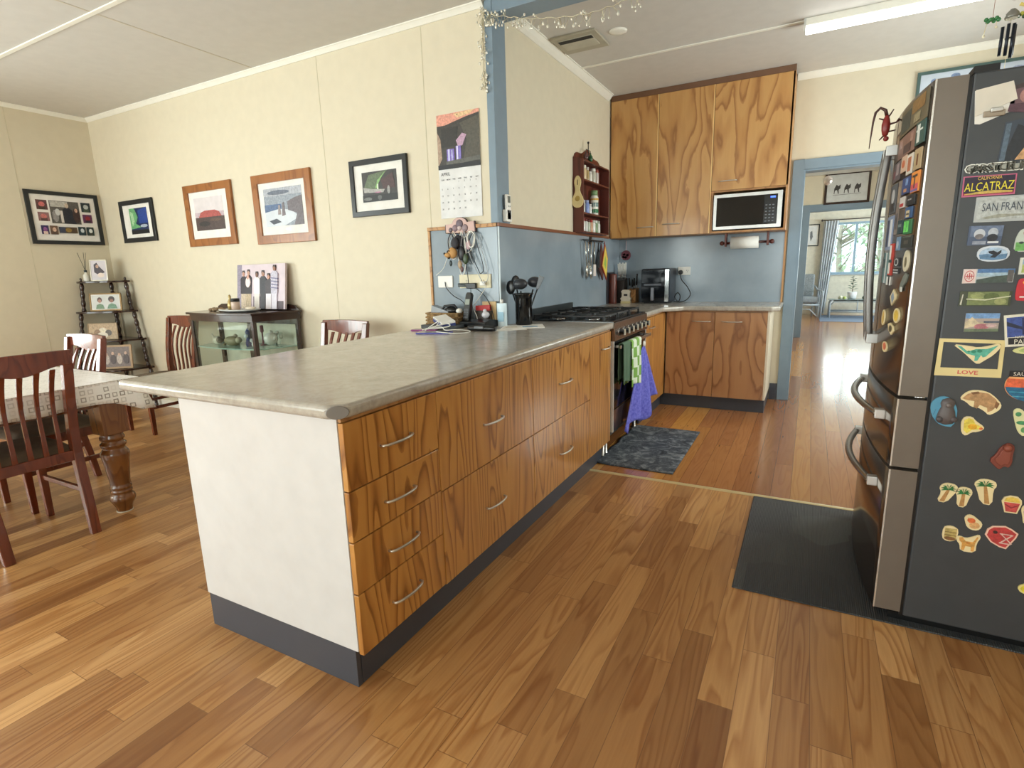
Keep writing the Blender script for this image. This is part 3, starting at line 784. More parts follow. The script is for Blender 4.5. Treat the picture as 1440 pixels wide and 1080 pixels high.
# ------------------------------------------------------------------ magnets on the fridge side (plane y = FY0)
YS = FY0+0.004
CREAM = C(236, 218, 172, 0.5)
def rcol(c): return C(*c, 0.45, var=0.2 if min(c) < 195 else 0.04)
def poly_c(pts): return (sum(p[0] for p in pts)/len(pts), sum(p[1] for p in pts)/len(pts))
def scale_poly(pts, k):
    c = poly_c(pts); return [(c[0]+(p[0]-c[0])*k, c[1]+(p[1]-c[1])*k) for p in pts]
def smooth_poly(pts, it=2):
    for _ in range(it):
        q = []
        for i in range(len(pts)):
            a, b_ = pts[i], pts[(i+1) % len(pts)]
            q += [(a[0]*.75+b_[0]*.25, a[1]*.75+b_[1]*.25), (a[0]*.25+b_[0]*.75, a[1]*.25+b_[1]*.75)]
        pts = q
    return pts
def magnet(label, pts, base, layers=(), th=0.004, smooth=0, name='fridge_magnet', texts=(), y=None, group='magnets on the side of the fridge'):
    y = YS if y is None else y
    if smooth: pts = smooth_poly(pts, smooth)
    m = MB(); m.prism(pts, 'y', y-th, y, base)
    k = 1
    for (col, pp) in layers:
        m.prism(pp, 'y', y-th-0.00035*k, y-th, col if not isinstance(col, tuple) else rcol(col)); k += 1
    for (s, size, cx, cz, sxx, rot, col) in texts:
        def fn(a, b_, cx=cx, cz=cz, sxx=sxx, rot=rot, k=k):
            return (cx+a*sxx*math.cos(rot)-b_*math.sin(rot), y-th-0.00035*k-0.0004, cz+a*sxx*math.sin(rot)+b_*math.cos(rot))
        m.text(s, size, fn, rcol(col), 0.0)
    return tag(m.build(name), label, 'magnet', group)
def quad(pts, u0, u1, v0, v1):
    """sub-rectangle of a quad given tl,tr,br,bl, u right, v down"""
    tl, tr, br, bl = pts
    def P(u, v):
        a = (tl[0]*(1-u)+tr[0]*u, tl[1]*(1-u)+tr[1]*u); c = (bl[0]*(1-u)+br[0]*u, bl[1]*(1-u)+br[1]*u)
        return (a[0]*(1-v)+c[0]*v, a[1]*(1-v)+c[1]*v)
    return [P(u0, v0), P(u1, v0), P(u1, v1), P(u0, v1)]
def qp(pts, uv):
    tl, tr, br, bl = pts; r = []
    for (u, v) in uv:
        a = (tl[0]*(1-u)+tr[0]*u, tl[1]*(1-u)+tr[1]*u); c = (bl[0]*(1-u)+br[0]*u, bl[1]*(1-u)+br[1]*u)
        r.append((a[0]*(1-v)+c[0]*v, a[1]*(1-v)+c[1]*v))
    return r
def ell(q, cu, cv, ru, rv, n=14, a0=0, a1=2*PI): return qp(q, [(cu+ru*math.cos(a0+(a1-a0)*i/n), cv+rv*math.sin(a0+(a1-a0)*i/n)) for i in range(n)])

# silver letters with photographs showing through
Q = [(.385, 1.519), (.545, 1.517), (.545, 1.483), (.385, 1.492)]
m = MB()
def let(s, x0, size, dx, k, mat, bold):
    for i, ch in enumerate(s):
        m.text(ch, size, lambda a, b_, i=i: (x0+i*dx+a*.85, YS-k, 1.5075+b_*.75-0.0002*i), mat, bold)
let('GARSTCEUFG', .392, .044, .0150, .003, C(206, 204, 196, .3, .6), .0022)
let('GARSTCEUFG', .392, .040, .0150, .0045, C(84, 82, 72, .4), 0)
m.box(.386, .54, YS-.003, YS, 1.499, 1.514, C(150, 150, 142, .4, .4))
tag(m.build('fridge_magnet'), 'silver magnet of joined capital letters above the yellow lettered plate', 'magnet', 'magnets on the side of the fridge')
A = [(.379, 1.4885), (.500, 1.4865), (.501, 1.430), (.380, 1.430)]
magnet('small number-plate magnet with yellow ALCATRAZ lettering on navy', A, C(196, 96, 132, .4),
       [((40, 26, 54), quad(A, .025, .975, .05, .93)), ((150, 40, 60), quad(A, .03, .97, .82, .93)), ((206, 176, 90), qp(A, [(.05, .86), (.3, .78), (.6, .74), (.95, .8), (.95, .88), (.05, .9)]))], th=.003,
       texts=[('CALIFORNIA', .0135, .440, 1.4795, .72, 0, (236, 196, 96)), ('ALCATRAZ', .034, .4405, 1.4555, .66, 0, (246, 222, 60))])
S = [(.416, 1.427), (.60, 1.426), (.60, 1.353), (.416, 1.356)]
magnet('large pale grey plate magnet lettered SAN FRANCISCO', S, C(176, 182, 184, .35),
       [((190, 196, 196), quad(S, .03, .97, .06, .9)), ((158, 160, 148), qp(S, [(.1, .82), (.3, .7), (.6, .72), (.95, .68), (.95, .78), (.5, .8), (.15, .88)]))], th=.004,
       texts=[('SAN FRANCISCO', .033, .5065, 1.396, .60, 0, (70, 78, 92))])
P = [(.409, 1.346), (.488, 1.344), (.486, 1.288), (.408, 1.290)]
magnet('blue photo magnet of two whiskered seal faces', P, C(70, 84, 112, .35),
       [((104, 120, 150), quad(P, 0.05, 1, 0, .55)), ((196, 202, 212), ell(P, .33, .42, .17, .26)), ((120, 116, 120), ell(P, .33, .55, .13, .14)), ((186, 194, 206), ell(P, .72, .36, .15, .24)),
        ((40, 42, 52), ell(P, .72, .62, .16, .2)), ((214, 218, 224), quad(P, .6, .92, .8, .9)), ((150, 158, 176), quad(P, .15, .55, .78, .95))])
P = [(.435, 1.287), (.509, 1.286), (.511, 1.241), (.436, 1.241)]
magnet('rounded magnet of an orca leaping from pale blue water', smooth_poly(P, 2), C(206, 214, 226, .3),
       [((176, 200, 226), ell(P, .5, .5, .43, .4, 20)), ((96, 134, 172), qp(P, [(.06, .55), (.3, .5), (.6, .58), (.94, .5), (.9, .82), (.5, .92), (.1, .82)])),
        ((26, 32, 46), qp(P, [(.34, .34), (.5, .3), (.62, .42), (.74, .26), (.74, .44), (.66, .58), (.56, .76), (.4, .72), (.5, .56), (.36, .46)]))])
P = [(.409, 1.2205), (.528, 1.2195), (.527, 1.180), (.409, 1.178)]
magnet('panorama magnet of a lake with a round red emblem on its white end', P, C(190, 196, 200, .3),
       [((226, 206, 202), quad(P, 0, .26, 0, 1)), ((196, 92, 96), ell(P, .13, .5, .1, .4, 20)), ((230, 212, 208), ell(P, .13, .5, .085, .34, 20)),
        ((190, 70, 76), quad(P, .12, .14, .26, .74)), ((190, 70, 76), quad(P, .08, .095, .34, .68)), ((190, 70, 76), quad(P, .165, .18, .34, .68)), ((190, 70, 76), quad(P, .05, .21, .47, .53)),
        ((84, 124, 176), quad(P, .28, 1, 0, .3)), ((170, 196, 214), quad(P, .28, .9, .28, .55)), ((70, 84, 78), qp(P, [(.28, .75), (.45, .66), (.65, .52), (.9, .46), (.9, 1), (.28, 1)])), ((96, 92, 92), quad(P, .87, .98, .1, .95))])
P = [(.408, 1.154), (.530, 1.154), (.529, 1.111), (.408, 1.110)]
magnet('long magnet of green forest crossed by a pale bridge', P, C(60, 66, 44, .35),
       [((122, 134, 84), quad(P, .16, .95, .04, .94)), ((150, 160, 104), ell(P, .35, .3, .14, .24)), ((94, 108, 60), ell(P, .62, .36, .15, .26)), ((156, 162, 108), ell(P, .8, .7, .12, .22)),
        ((206, 206, 176), qp(P, [(.14, .48), (.5, .54), (.98, .3), (.98, .37), (.5, .63), (.14, .57)])), ((206, 204, 190), qp(P, [(.02, .9), (.05, .2), (.07, .2), (.05, .95)]))])
P = [(.429, 1.088), (.510, 1.089), (.510, 1.034), (.430, 1.031)]
magnet('beach town photo magnet with pink flowers in front', P, C(176, 160, 150, .35),
       [((120, 160, 210), quad(P, 0, 1, 0, .28)), ((214, 198, 168), qp(P, [(0, .5), (.2, .2), (.4, .5), (.6, .45), (.6, .62), (0, .8)])), ((190, 120, 130), ell(P, .5, .72, .22, .16)), ((108, 122, 96), quad(P, 0, 1, .84, 1)),
        ((90, 98, 118), quad(P, .55, 1, .42, .52)), ((206, 176, 176), ell(P, .78, .66, .16, .1))])
P = [(.519, 1.082), (.61, 1.094), (.622, 0.998), (.533, 0.988)]
magnet('tilted white-bordered bridge photo magnet lettered PARK', P, C(226, 222, 206, .45),
       [((62, 84, 158), quad(P, .06, .95, .08, .7)), ((34, 40, 68), qp(P, [(.06, .2), (.5, .42), (.95, .5), (.95, .55), (.5, .5), (.06, .34)])), ((40, 46, 92), quad(P, .44, .56, .12, .64)),
        ((28, 28, 34), quad(P, .08, .95, .72, .93))], texts=[('PARK', .020, .572, 1.006, .9, .1, (226, 222, 206)), ('NATIONAL', .0095, .573, 1.0205, .9, .1, (226, 222, 206))])
# photo-booth style frame: built as a ring of four bars
m = MB()
o_, i_ = [(.373, 1.009), (.532, 1.008), (.535, .893), (.371, .891)], [(.384, .998), (.522, .997), (.524, .919), (.384, .917)]
for k in range(4):
    m.prism([o_[k], o_[(k+1) % 4], i_[(k+1) % 4], i_[k]], 'y', YS-.003, YS, C(228, 210, 152, .5))
m.text('LOVE', .017, lambda a, b_: (.453+a*1.25, YS-.0036, .9045+b_), C(206, 92, 84, .5), .0004)
tag(m.build('fridge_magnet'), 'cream frame magnet with LOVE in red on its lower bar', 'magnet', 'magnets on the side of the fridge')
P = [(.405, .993), (.45, .988), (.47, .984), (.5, .992), (.518, .999), (.524, .988), (.508, .962), (.49, .946), (.474, .931), (.458, .945), (.436, .968)]
Q = [(.405, 1.0), (.524, 1.0), (.524, .931), (.405, .931)]
magnet('cream magnet of a teal long-necked dinosaur inside the LOVE frame', P, CREAM,
       [((96, 186, 164), qp(Q, [(.1, .16), (.2, .2), (.34, .42), (.5, .3), (.72, .28), (.94, .1), (.8, .42), (.72, .62), (.66, .66), (.62, .56), (.56, .82), (.5, .84), (.5, .6), (.32, .52)])),
        ((44, 140, 112), ell(Q, .46, .42, .05, .07)), ((44, 140, 112), ell(Q, .58, .38, .05, .07)), ((44, 140, 112), ell(Q, .36, .42, .03, .04))], smooth=1, th=.007)
P = [(.550, .980), (.57, .99), (.6, .995), (.63, .985), (.62, .972), (.58, .968), (.556, .972)]
magnet('pale green oval magnet at the right edge below the bridge photo', P, C(214, 214, 150, .5), [((176, 190, 120), scale_poly(P, .6))], smooth=1)
# sunset disc
cx, cz, R_ = .598, .873, .052
circ = [(cx+R_*math.cos(2*PI*i/32), cz+R_*math.sin(2*PI*i/32)*.88) for i in range(32)]
up = [(cx+R_*.97*math.cos(PI*i/16), cz+R_*.85*math.sin(PI*i/16)) for i in range(17)]
dn = [(cx+R_*.97*math.cos(PI+PI*i/16+.12), cz-.006+R_*.8*math.sin(PI+PI*i/16)) for i in range(17)]
magnet('round sunset magnet, orange over blue water, with capital lettering on black across its top', circ, C(240, 170, 110, .45),
       [((226, 104, 66), qp([(cx-R_, cz+.02), (cx+R_, cz+.02), (cx+R_, cz-.01), (cx-R_, cz-.01)], [(.04, 0), (.96, 0), (1, 1), (0, 1)])), ((28, 100, 140), dn), ((60, 150, 180), quad([(cx-R_, cz), (cx+R_, cz), (cx+R_, cz-.045), (cx-R_, cz-.045)], .12, .8, .42, .5)),
        ((80, 160, 186), quad([(cx-R_, cz), (cx+R_, cz), (cx+R_, cz-.045), (cx-R_, cz-.045)], .2, .8, .72, .79)), ((24, 22, 28), [(cx-.045, cz+.043), (cx+.05, cz+.047), (cx+.05, cz+.028), (cx-.045, cz+.026)])],
       texts=[('SAUSALITO', .017, cx+.004, cz+.0355, .95, .03, (216, 208, 196))])
P = [(.371, .793), (.378, .812), (.398, .826), (.42, .822), (.436, .800), (.443, .775), (.437, .727), (.41, .728), (.394, .737), (.378, .76)]
m = MB(); m.prism(smooth_poly(P, 1), 'y', YS-.006, YS, C(88, 156, 190, .5))
m.text('PIER', .012, lambda a, b_: (.384+b_*.3-a*.2, YS-.0068, .772-a*.9+b_*.2), C(30, 70, 110, .5))
m.lathe([(.002, 0), (.02, .006), (.025, .025), (.021, .045), (.016, .058), (.019, .070), (.015, .082), (.002, .088)], (.415, YS-.006, .733), C(96, 88, 88, .45), 14, 'z', 1, .6)
m.ball((.398, YS-.014, .752), .010, C(84, 76, 78, .45)).ball((.433, YS-.014, .754), .010, C(84, 76, 78, .45)).ball((.415, YS-.019, .800), .008, C(120, 110, 108, .45))
tag(m.build('fridge_magnet'), 'grey sea-lion figure magnet on a blue shell', 'magnet', 'magnets on the side of the fridge')
P = [(.443, .820), (.452, .838), (.468, .850), (.49, .852), (.513, .846), (.53, .832), (.546, .812), (.545, .796), (.532, .782), (.519, .774), (.508, .786), (.49, .797), (.474, .797), (.46, .812)]
Q = [(.443, .852), (.546, .852), (.546, .774), (.443, .774)]
magnet('cream magnet of a brown tapir-like animal', P, CREAM, [((186, 144, 100), qp(Q, [(.06, .38), (.18, .18), (.4, .08), (.66, .12), (.86, .34), (.92, .56), (.8, .8), (.7, .88), (.68, .7), (.5, .6), (.44, .76), (.36, .7), (.36, .46), (.18, .44)])),
        ((132, 92, 58), qp(Q, [(.24, .12), (.42, .06), (.46, .14), (.3, .2)])), ((132, 92, 58), qp(Q, [(.86, .4), (.95, .5), (.9, .72), (.84, .62)]))], smooth=1)
P = [(.456, .732), (.455, .75), (.463, .765), (.481, .766), (.492, .752), (.514, .736), (.512, .726), (.497, .717), (.485, .716), (.471, .701), (.46, .71)]
Q = [(.455, .766), (.514, .766), (.514, .701), (.455, .701)]
magnet('yellow duckling magnet with an orange wing', P, CREAM, [((246, 216, 90), qp(Q, [(.12, .2), (.3, .08), (.5, .14), (.6, .34), (.9, .48), (.85, .6), (.5, .66), (.3, .86), (.14, .7)])), ((238, 176, 44), ell(Q, .5, .5, .2, .13)), ((232, 120, 60), ell(Q, .86, .56, .08, .06))], smooth=1)
P = [(.536, .632), (.552, .655), (.556, .672), (.570, .690), (.582, .692), (.593, .682), (.590, .655), (.592, .632), (.586, .612), (.574, .618), (.564, .603), (.55, .615)]
m = MB(); m.prism(smooth_poly(P, 1), 'y', YS-.010, YS, C(128, 62, 48, .5)); m.prism(scale_poly(smooth_poly(P, 1), .7), 'y', YS-.014, YS-.009, C(138, 70, 54, .5))
m.ball((.575, YS-.012, .677), .012, C(140, 72, 56, .5))
tag(m.build('fridge_magnet', bevel=.002), 'reddish-brown standing bear magnet', 'magnet', 'magnets on the side of the fridge')
P = [(.575, .79), (.58, .802), (.593, .802), (.604, .79), (.62, .77), (.62, .73), (.608, .715), (.594, .728), (.585, .752)]
Q = [(.575, .802), (.62, .802), (.62, .715), (.575, .715)]
magnet('cream magnet of a green leafy plant at the right edge', P, C(222, 220, 170, .5), [((70, 142, 96), ell(Q, .3, .2, .16, .08)), ((70, 142, 96), ell(Q, .55, .5, .3, .07)), ((110, 170, 110), ell(Q, .7, .75, .16, .1))], smooth=1)
def palm(label, cx, z0, z1, lean, wd):
    P = [(cx-wd*.5, z1-.02), (cx-wd*.3, z1-.004), (cx, z1), (cx+wd*.4, z1-.005), (cx+wd*.5, z1-.02), (cx+wd*.36, z1-.034), (cx+wd*.24+lean, z0), (cx-wd*.26+lean, z0+.002), (cx-wd*.34, z1-.036)]
    t0 = (cx, z1-.024); t1 = (cx+lean, z0+.004)
    Ls = [((188, 140, 84), [(t0[0]-.004, t0[1]), (t0[0]+.004, t0[1]), (t1[0]+.007, t1[1]), (t1[0]-.006, t1[1])])]
    for a in (-.35, .15, .7, 1.25, 1.85, 2.45, 3.0, 3.5):
        ex, ez = t0[0]+wd*.40*math.cos(a), t0[1]+.017*math.sin(a)+.002
        mx, mz = (t0[0]+ex)/2, (t0[1]+ez)/2+.004
        Ls.append(((44, 118, 62), [t0, (mx, mz+.0025), (ex, ez), (mx, mz-.0035)]))
    magnet(label, P, CREAM, Ls, smooth=1)
palm('leftmost of the three palm tree magnets, leaning trunk', .448, .470, .540, -.014, .05)
palm('middle and smallest of the three palm tree magnets', .488, .462, .533, -.002, .045)
palm('rightmost and largest of the three palm tree magnets', .538, .482, .568, .010, .058)
P = [(.583, .502), (.588, .516), (.602, .523), (.62, .522), (.630, .512), (.632, .5), (.624, .466), (.594, .466)]
Q = [(.583, .523), (.632, .523), (.632, .466), (.583, .466)]
magnet('magnet of a red bucket heaped with yellow sand', P, CREAM, [((232, 198, 90), qp(Q, [(.1, .36), (.2, .14), (.5, .06), (.8, .12), (.92, .36)])), ((206, 84, 80), qp(Q, [(.12, .4), (.9, .4), (.78, .93), (.26, .93)])), ((150, 50, 56), qp(Q, [(.14, .46), (.5, .66), (.86, .46), (.84, .52), (.5, .74), (.17, .54)]))])
P = [(.449, .385), (.462, .393), (.478, .392), (.490, .382), (.487, .348), (.475, .339), (.46, .338), (.448, .348)]
Q = [(.448, .392), (.49, .392), (.49, .338), (.448, .338)]
magnet('magnet of a straw-coloured barrel', P, CREAM, [((198, 176, 110), quad(Q, .14, .88, .14, .8)), ((150, 124, 70), quad(Q, .14, .88, .36, .42)), ((150, 124, 70), quad(Q, .14, .88, .56, .62)), ((142, 100, 62), ell(Q, .5, .8, .36, .12))], smooth=1)
P = [(.498, .430), (.508, .442), (.520, .440), (.532, .430), (.546, .418), (.545, .402), (.536, .390), (.52, .390), (.508, .398), (.503, .412)]
Q = [(.498, .442), (.546, .442), (.546, .39), (.498, .39)]
magnet('cream magnet of an orange hermit crab', P, CREAM, [((232, 178, 120), ell(Q, .6, .68, .28, .22)), ((222, 110, 60), ell(Q, .4, .38, .22, .16)), ((222, 110, 60), qp(Q, [(.2, .2), (.4, .4), (.3, .56), (.24, .4)]))], smooth=1)
P = [(.486, .358), (.494, .364), (.51, .358), (.526, .366), (.543, .378), (.548, .368), (.539, .346), (.540, .312), (.50, .311), (.497, .334), (.488, .344)]
Q = [(.486, .378), (.548, .378), (.548, .311), (.486, .311)]
magnet('cream magnet of an orange tabby cat', P, CREAM, [((226, 166, 86), qp(Q, [(.12, .3), (.26, .26), (.4, .44), (.7, .44), (.84, .14), (.9, .16), (.8, .5), (.78, .92), (.66, .92), (.64, .7), (.42, .7), (.38, .92), (.26, .92), (.26, .56), (.14, .46)])), ((198, 126, 60), ell(Q, .5, .52, .1, .05))], smooth=1)
P = [(.556, .381), (.560, .402), (.572, .414), (.603, .420), (.620, .412), (.636, .400), (.632, .384), (.612, .343), (.596, .346), (.572, .359)]
Q = [(.556, .42), (.636, .42), (.636, .343), (.556, .343)]
magnet('red barn magnet with white crossed doors', P, C(240, 200, 180, .5), [((196, 66, 66), scale_poly(P, .88)), ((236, 200, 190), quad(Q, .44, .82, .34, .38)), ((236, 200, 190), qp(Q, [(.44, .34), (.48, .34), (.86, .74), (.82, .76)])), ((236, 200, 190), qp(Q, [(.82, .34), (.86, .36), (.5, .78), (.46, .76)])), ((70, 44, 44), ell(Q, .3, .32, .07, .07)), ((236, 200, 190), quad(Q, .46, .82, .74, .78))])
P = [(.518, 1.30), (.522, 1.318), (.528, 1.330), (.545, 1.334), (.56, 1.322), (.565, 1.29), (.565, 1.267), (.518, 1.267)]
Q = [(.518, 1.334), (.565, 1.334), (.565, 1.267), (.518, 1.267)]
magnet('magnet of a pink round head over green grass, at the right edge', P, C(196, 206, 196, .45), [((188, 128, 132), ell(Q, .55, .2, .22, .16)), ((110, 176, 96), quad(Q, .05, .98, .6, .96)), ((40, 50, 50), ell(Q, .3, .62, .12, .05))], smooth=1)
P = [(.536, 1.250), (.60, 1.251), (.60, 1.203), (.536, 1.202)]
magnet('small white-edged landscape magnet beside the lake panorama', P, C(214, 216, 206, .4), [((176, 186, 106), quad(P, .1, 1, .4, .9)), ((150, 180, 200), quad(P, .1, 1, .1, .4))])
P = [(.538, 1.183), (.546, 1.192), (.61, 1.192), (.61, 1.126), (.545, 1.125), (.537, 1.132)]
magnet('red rounded magnet with a yellow arc, at the right edge', P, C(196, 36, 52, .4), [((246, 196, 70), ell([(.54, 1.19), (.61, 1.19), (.61, 1.13), (.54, 1.13)], .5, .18, .36, .18)), ((230, 210, 210), quad([(.54, 1.19), (.61, 1.19), (.61, 1.13), (.54, 1.13)], .1, .8, .84, .92))], smooth=1)
P = [(.632, .482), (.636, .498), (.66, .5), (.67, .44), (.643, .434), (.638, .46)]
magnet('cream magnet with a purple patch at the right edge by the bucket', P, CREAM, [((160, 110, 170), scale_poly(P, .55))], smooth=1)
P = [(.655, .218), (.662, .232), (.69, .244), (.71, .22), (.69, .2), (.665, .204)]
magnet('lone yellow lemon-shaped magnet low on the fridge side', P, C(232, 216, 140, .5), [((246, 220, 60), scale_poly(P, .7))], smooth=1)
# papers and photographs
P = [(.379, 1.722), (.461, 1.734), (.474, 1.683), (.386, 1.630)]
tag(MB().prism([(.379, 1.722), (.388, 1.632), (.40, 1.630), (.472, 1.658), (.470, 1.70)], 'y', YS-.0015, YS, M['paper']).build('note'), 'lower creased paper note under the clip at the top of the fridge side', 'paper', 'papers on the fridge side')
tag(MB().prism([(.381, 1.723), (.462, 1.735), (.476, 1.686), (.43, 1.668), (.386, 1.652)], 'y', YS-.004, YS-.002, C(222, 216, 204, .7)).build('note'), 'folded cream letter held by a magnetic clip, top of the fridge side', 'paper', 'papers on the fridge side')
tag(MB().box(.404, .452, YS-.012, YS-.004, 1.646, 1.662, C(160, 146, 128, .4)).box(.418, .446, YS-.018, YS-.012, 1.656, 1.668, M['steel']).build('clip', bevel=.002), 'beige and silver magnetic clip holding the folded letter', 'clip')
P = [(.468, 1.722), (.545, 1.74), (.545, 1.64), (.458, 1.655)]
magnet('purplish photograph beside the folded letter', P, C(112, 84, 92, .4), [((176, 130, 124), ell(P, .5, .42, .3, .3)), ((90, 60, 74), quad(P, 0, 1, .7, 1)), ((70, 56, 58), quad(P, 0, 1, 0, .16))], th=.0015, name='photograph', group='photographs on the fridge side')
P = [(.458, 1.628), (.60, 1.64), (.60, 1.52), (.452, 1.522)]
magnet('large dark photograph with a tan arm, above the lettered magnets', P, C(58, 68, 82, .35), [((40, 44, 52), qp(P, [(.2, .1), (.45, .3), (.35, 1), (.05, 1)])), ((212, 166, 118), qp(P, [(.25, .98), (.4, .6), (.7, .5), (1, .55), (1, .98)])), ((96, 70, 52), quad(P, .5, .8, .06, .5)), ((92, 110, 128), quad(P, .02, .1, .05, .98))], th=.0015, name='photograph', group='photographs on the fridge side')

# ------------------------------------------------------------------ magnets on the curved fridge doors
def fmag(label, y0, y1, z0, z1, base, layers=(), th=.004, shape=None):
    m = MB()
    def F(u, v, k): y = y0+(y1-y0)*u; return (xf(y)-k, y, z0+(z1-z0)*v)
    sh = shape or [(0, 0), (.5, 0), (1, 0), (1, .5), (1, 1), (.5, 1), (0, 1), (0, .5)]
    def put(uv, a, b_, mat):
        n = len(uv); vs = [F(u, v, a) for u, v in uv]+[F(u, v, b_) for u, v in uv]
        m.add(vs, [tuple(range(n)), tuple(range(n, 2*n))]+[(i, (i+1) % n, n+(i+1) % n, n+i) for i in range(n)], mat)
    put(sh, .0003, th, base)
    for i, (c, uv) in enumerate(layers): put(uv, th, th+.0004*(i+1), rcol(c))
    return tag(m.build('fridge_magnet'), label, 'magnet', 'magnets on the fridge doors')
def R4(u0, u1, v0, v1): return [(u0, v0), (u1, v0), (u1, v1), (u0, v1)]
def E(cu, cv, ru, rv, n=12): return [(cu+ru*math.cos(2*PI*i/n), cv+rv*math.sin(2*PI*i/n)) for i in range(n)]
fmag('large brown-green photo sheet at the top of the near fridge door', 2.165, 2.5, 1.675, 1.76, C(112, 104, 84, .5), [((150, 118, 76), R4(.1, .5, .5, .95)), ((74, 84, 78), R4(.55, .95, .1, .8)), ((160, 150, 120), R4(.2, .4, .1, .4))], .002)
fmag('mauve family photo print below the brown-green sheet', 2.26, 2.5, 1.6, 1.668, C(140, 108, 96, .5), [((176, 140, 128), R4(.1, .9, .5, .9)), ((84, 60, 58), R4(.2, .6, .1, .5))], .002)
fmag('magnet of white palm-like plumes on teal', 2.165, 2.25, 1.605, 1.672, C(60, 92, 86, .5), [((226, 230, 224), R4(.5, .8, .1, .9)), ((226, 230, 224), R4(.2, .9, .6, .68))])
fmag('crowded group photo print near the door handles', 2.42, 2.58, 1.53, 1.595, C(104, 92, 94, .5), [((170, 150, 150), R4(.2, .5, .3, .9)), ((140, 90, 96), R4(.6, .9, .2, .6))], .002)
fmag('tan card magnet with a brown figure', 2.17, 2.235, 1.53, 1.592, C(186, 164, 128, .5), [((110, 62, 36), R4(.4, .6, .2, .75))])
fmag('white-framed card magnet with an orange arch', 2.255, 2.32, 1.527, 1.59, C(226, 218, 206, .5), [((190, 116, 84), R4(.2, .8, .15, .85))])
fmag('peach card magnet with an orange shell', 2.335, 2.405, 1.545, 1.597, C(216, 184, 160, .5), [((206, 110, 70), E(.5, .5, .3, .25))])
fmag('orange and pink sunset magnet of palms, on the near door', 2.165, 2.24, 1.462, 1.524, C(238, 150, 70, .5), [((226, 96, 110), R4(.05, .95, .05, .4)), ((120, 110, 170), R4(.05, .95, .03, .14)), ((70, 60, 50), R4(.45, .55, .2, .8)), ((70, 60, 50), R4(.2, .8, .74, .84))])
fmag('dark blue night-scene magnet left of the sunset palms', 2.26, 2.35, 1.468, 1.52, C(58, 78, 128, .5), [((210, 150, 110), R4(.3, .7, .1, .3)), ((130, 160, 210), R4(.2, .5, .5, .9))])
fmag('black magnet with a grey cap outline', 2.19, 2.27, 1.425, 1.457, C(40, 42, 46, .5), [((160, 160, 164), R4(.3, .8, .5, .62))])
fmag('blue magnet with a cream square label', 2.2, 2.27, 1.385, 1.42, C(54, 92, 140, .5), [((226, 206, 160), R4(.3, .8, .1, .7)), ((60, 50, 40), R4(.35, .75, .3, .45))])
fmag('bright green magnet with pale stripes', 2.19, 2.27, 1.335, 1.38, C(52, 120, 74, .5), [((120, 226, 110), R4(.3, .95, .15, .9)), ((60, 150, 80), R4(.55, .6, .2, .85))])
fmag('dark photo magnet under the green one', 2.17, 2.28, 1.292, 1.33, C(52, 56, 52, .5), [((110, 116, 108), R4(.1, .9, .85, .95)), ((96, 90, 80), R4(.3, .7, .3, .6))], .003)
fmag('tall narrow grey photo strip in the middle of the near door', 2.37, 2.42, 1.34, 1.52, C(132, 120, 112, .5), [((86, 80, 84), R4(.2, .8, .1, .4)), ((170, 150, 130), R4(.2, .8, .6, .9))], .002)
fmag('black and white portrait print beside the handle', 2.44, 2.58, 1.42, 1.52, C(96, 98, 102, .5), [((200, 200, 200), E(.5, .6, .25, .25)), ((40, 40, 44), R4(.2, .8, .05, .35))], .002)
fmag('blue and white ticket magnet by the handle', 2.44, 2.58, 1.29, 1.41, C(142, 156, 186, .5), [((230, 230, 232), R4(.1, .4, .1, .9)), ((60, 66, 90), R4(.55, .85, .1, .9))], .003)
fmag('red and white striped card magnet', 2.38, 2.44, 1.2, 1.31, C(190, 62, 50, .5), [((234, 232, 226), R4(.45, .95, .05, .95)), ((60, 90, 90), R4(.1, .9, .4, .5))])
fmag('teal and white postcard magnet beside the red striped card', 2.455, 2.57, 1.17, 1.28, C(110, 140, 140, .5), [((224, 226, 224), R4(.3, .5, 0, 1)), ((60, 74, 72), R4(.6, .9, .5, .8))], .003)
fmag('small blue bottle-shaped magnet beside the dark photo magnet', 2.3, 2.345, 1.285, 1.33, C(110, 140, 170, .5), [((190, 200, 210), E(.5, .4, .3, .3))])
fmag('cream oval magnet with a small figure', 2.17, 2.23, 1.215, 1.283, C(214, 206, 180, .5), [((120, 110, 80), E(.5, .45, .2, .25))], shape=E(.5, .5, .5, .5, 20))
fmag('black badge magnet with a white ring', 2.28, 2.345, 1.232, 1.26, C(30, 32, 34, .5), [((220, 220, 220), E(.5, .5, .4, .45)), ((30, 32, 34), E(.5, .5, .28, .32))])
fmag('small two-line white lettered magnet', 2.275, 2.345, 1.207, 1.225, C(34, 34, 36, .5), [((206, 206, 206), R4(.05, .95, .1, .3)), ((206, 206, 206), R4(.05, .95, .6, .8))])
fmag('grey dinosaur-shaped magnet under the cream oval one', 2.165, 2.24, 1.15, 1.212, C(122, 128, 120, .5), [((220, 220, 214), R4(.5, .8, 0, .25))], shape=[(0, .9), (.3, 1), (.6, .8), (.9, .4), (1, .1), (.7, 0), (.5, .3), (.2, .5)])
fmag('cream diamond magnet with a blue figure', 2.265, 2.35, 1.098, 1.155, CREAM, [((140, 156, 176), [(.5, .1), (.8, .55), (.5, .85), (.25, .5)])], shape=[(.6, 0), (1, .5), (.5, 1), (0, .7), (.1, .4)])
fmag('plump yellow pear-shaped magnet on the near fridge door', 2.2, 2.275, 1.045, 1.095, CREAM, [((232, 196, 80), E(.5, .5, .35, .38))], shape=E(.5, .5, .5, .5))
fmag('narrow yellow magnet lower on the near door', 2.4, 2.46, 1.018, 1.076, CREAM, [((216, 180, 90), E(.5, .5, .3, .4))], shape=E(.5, .5, .5, .5))
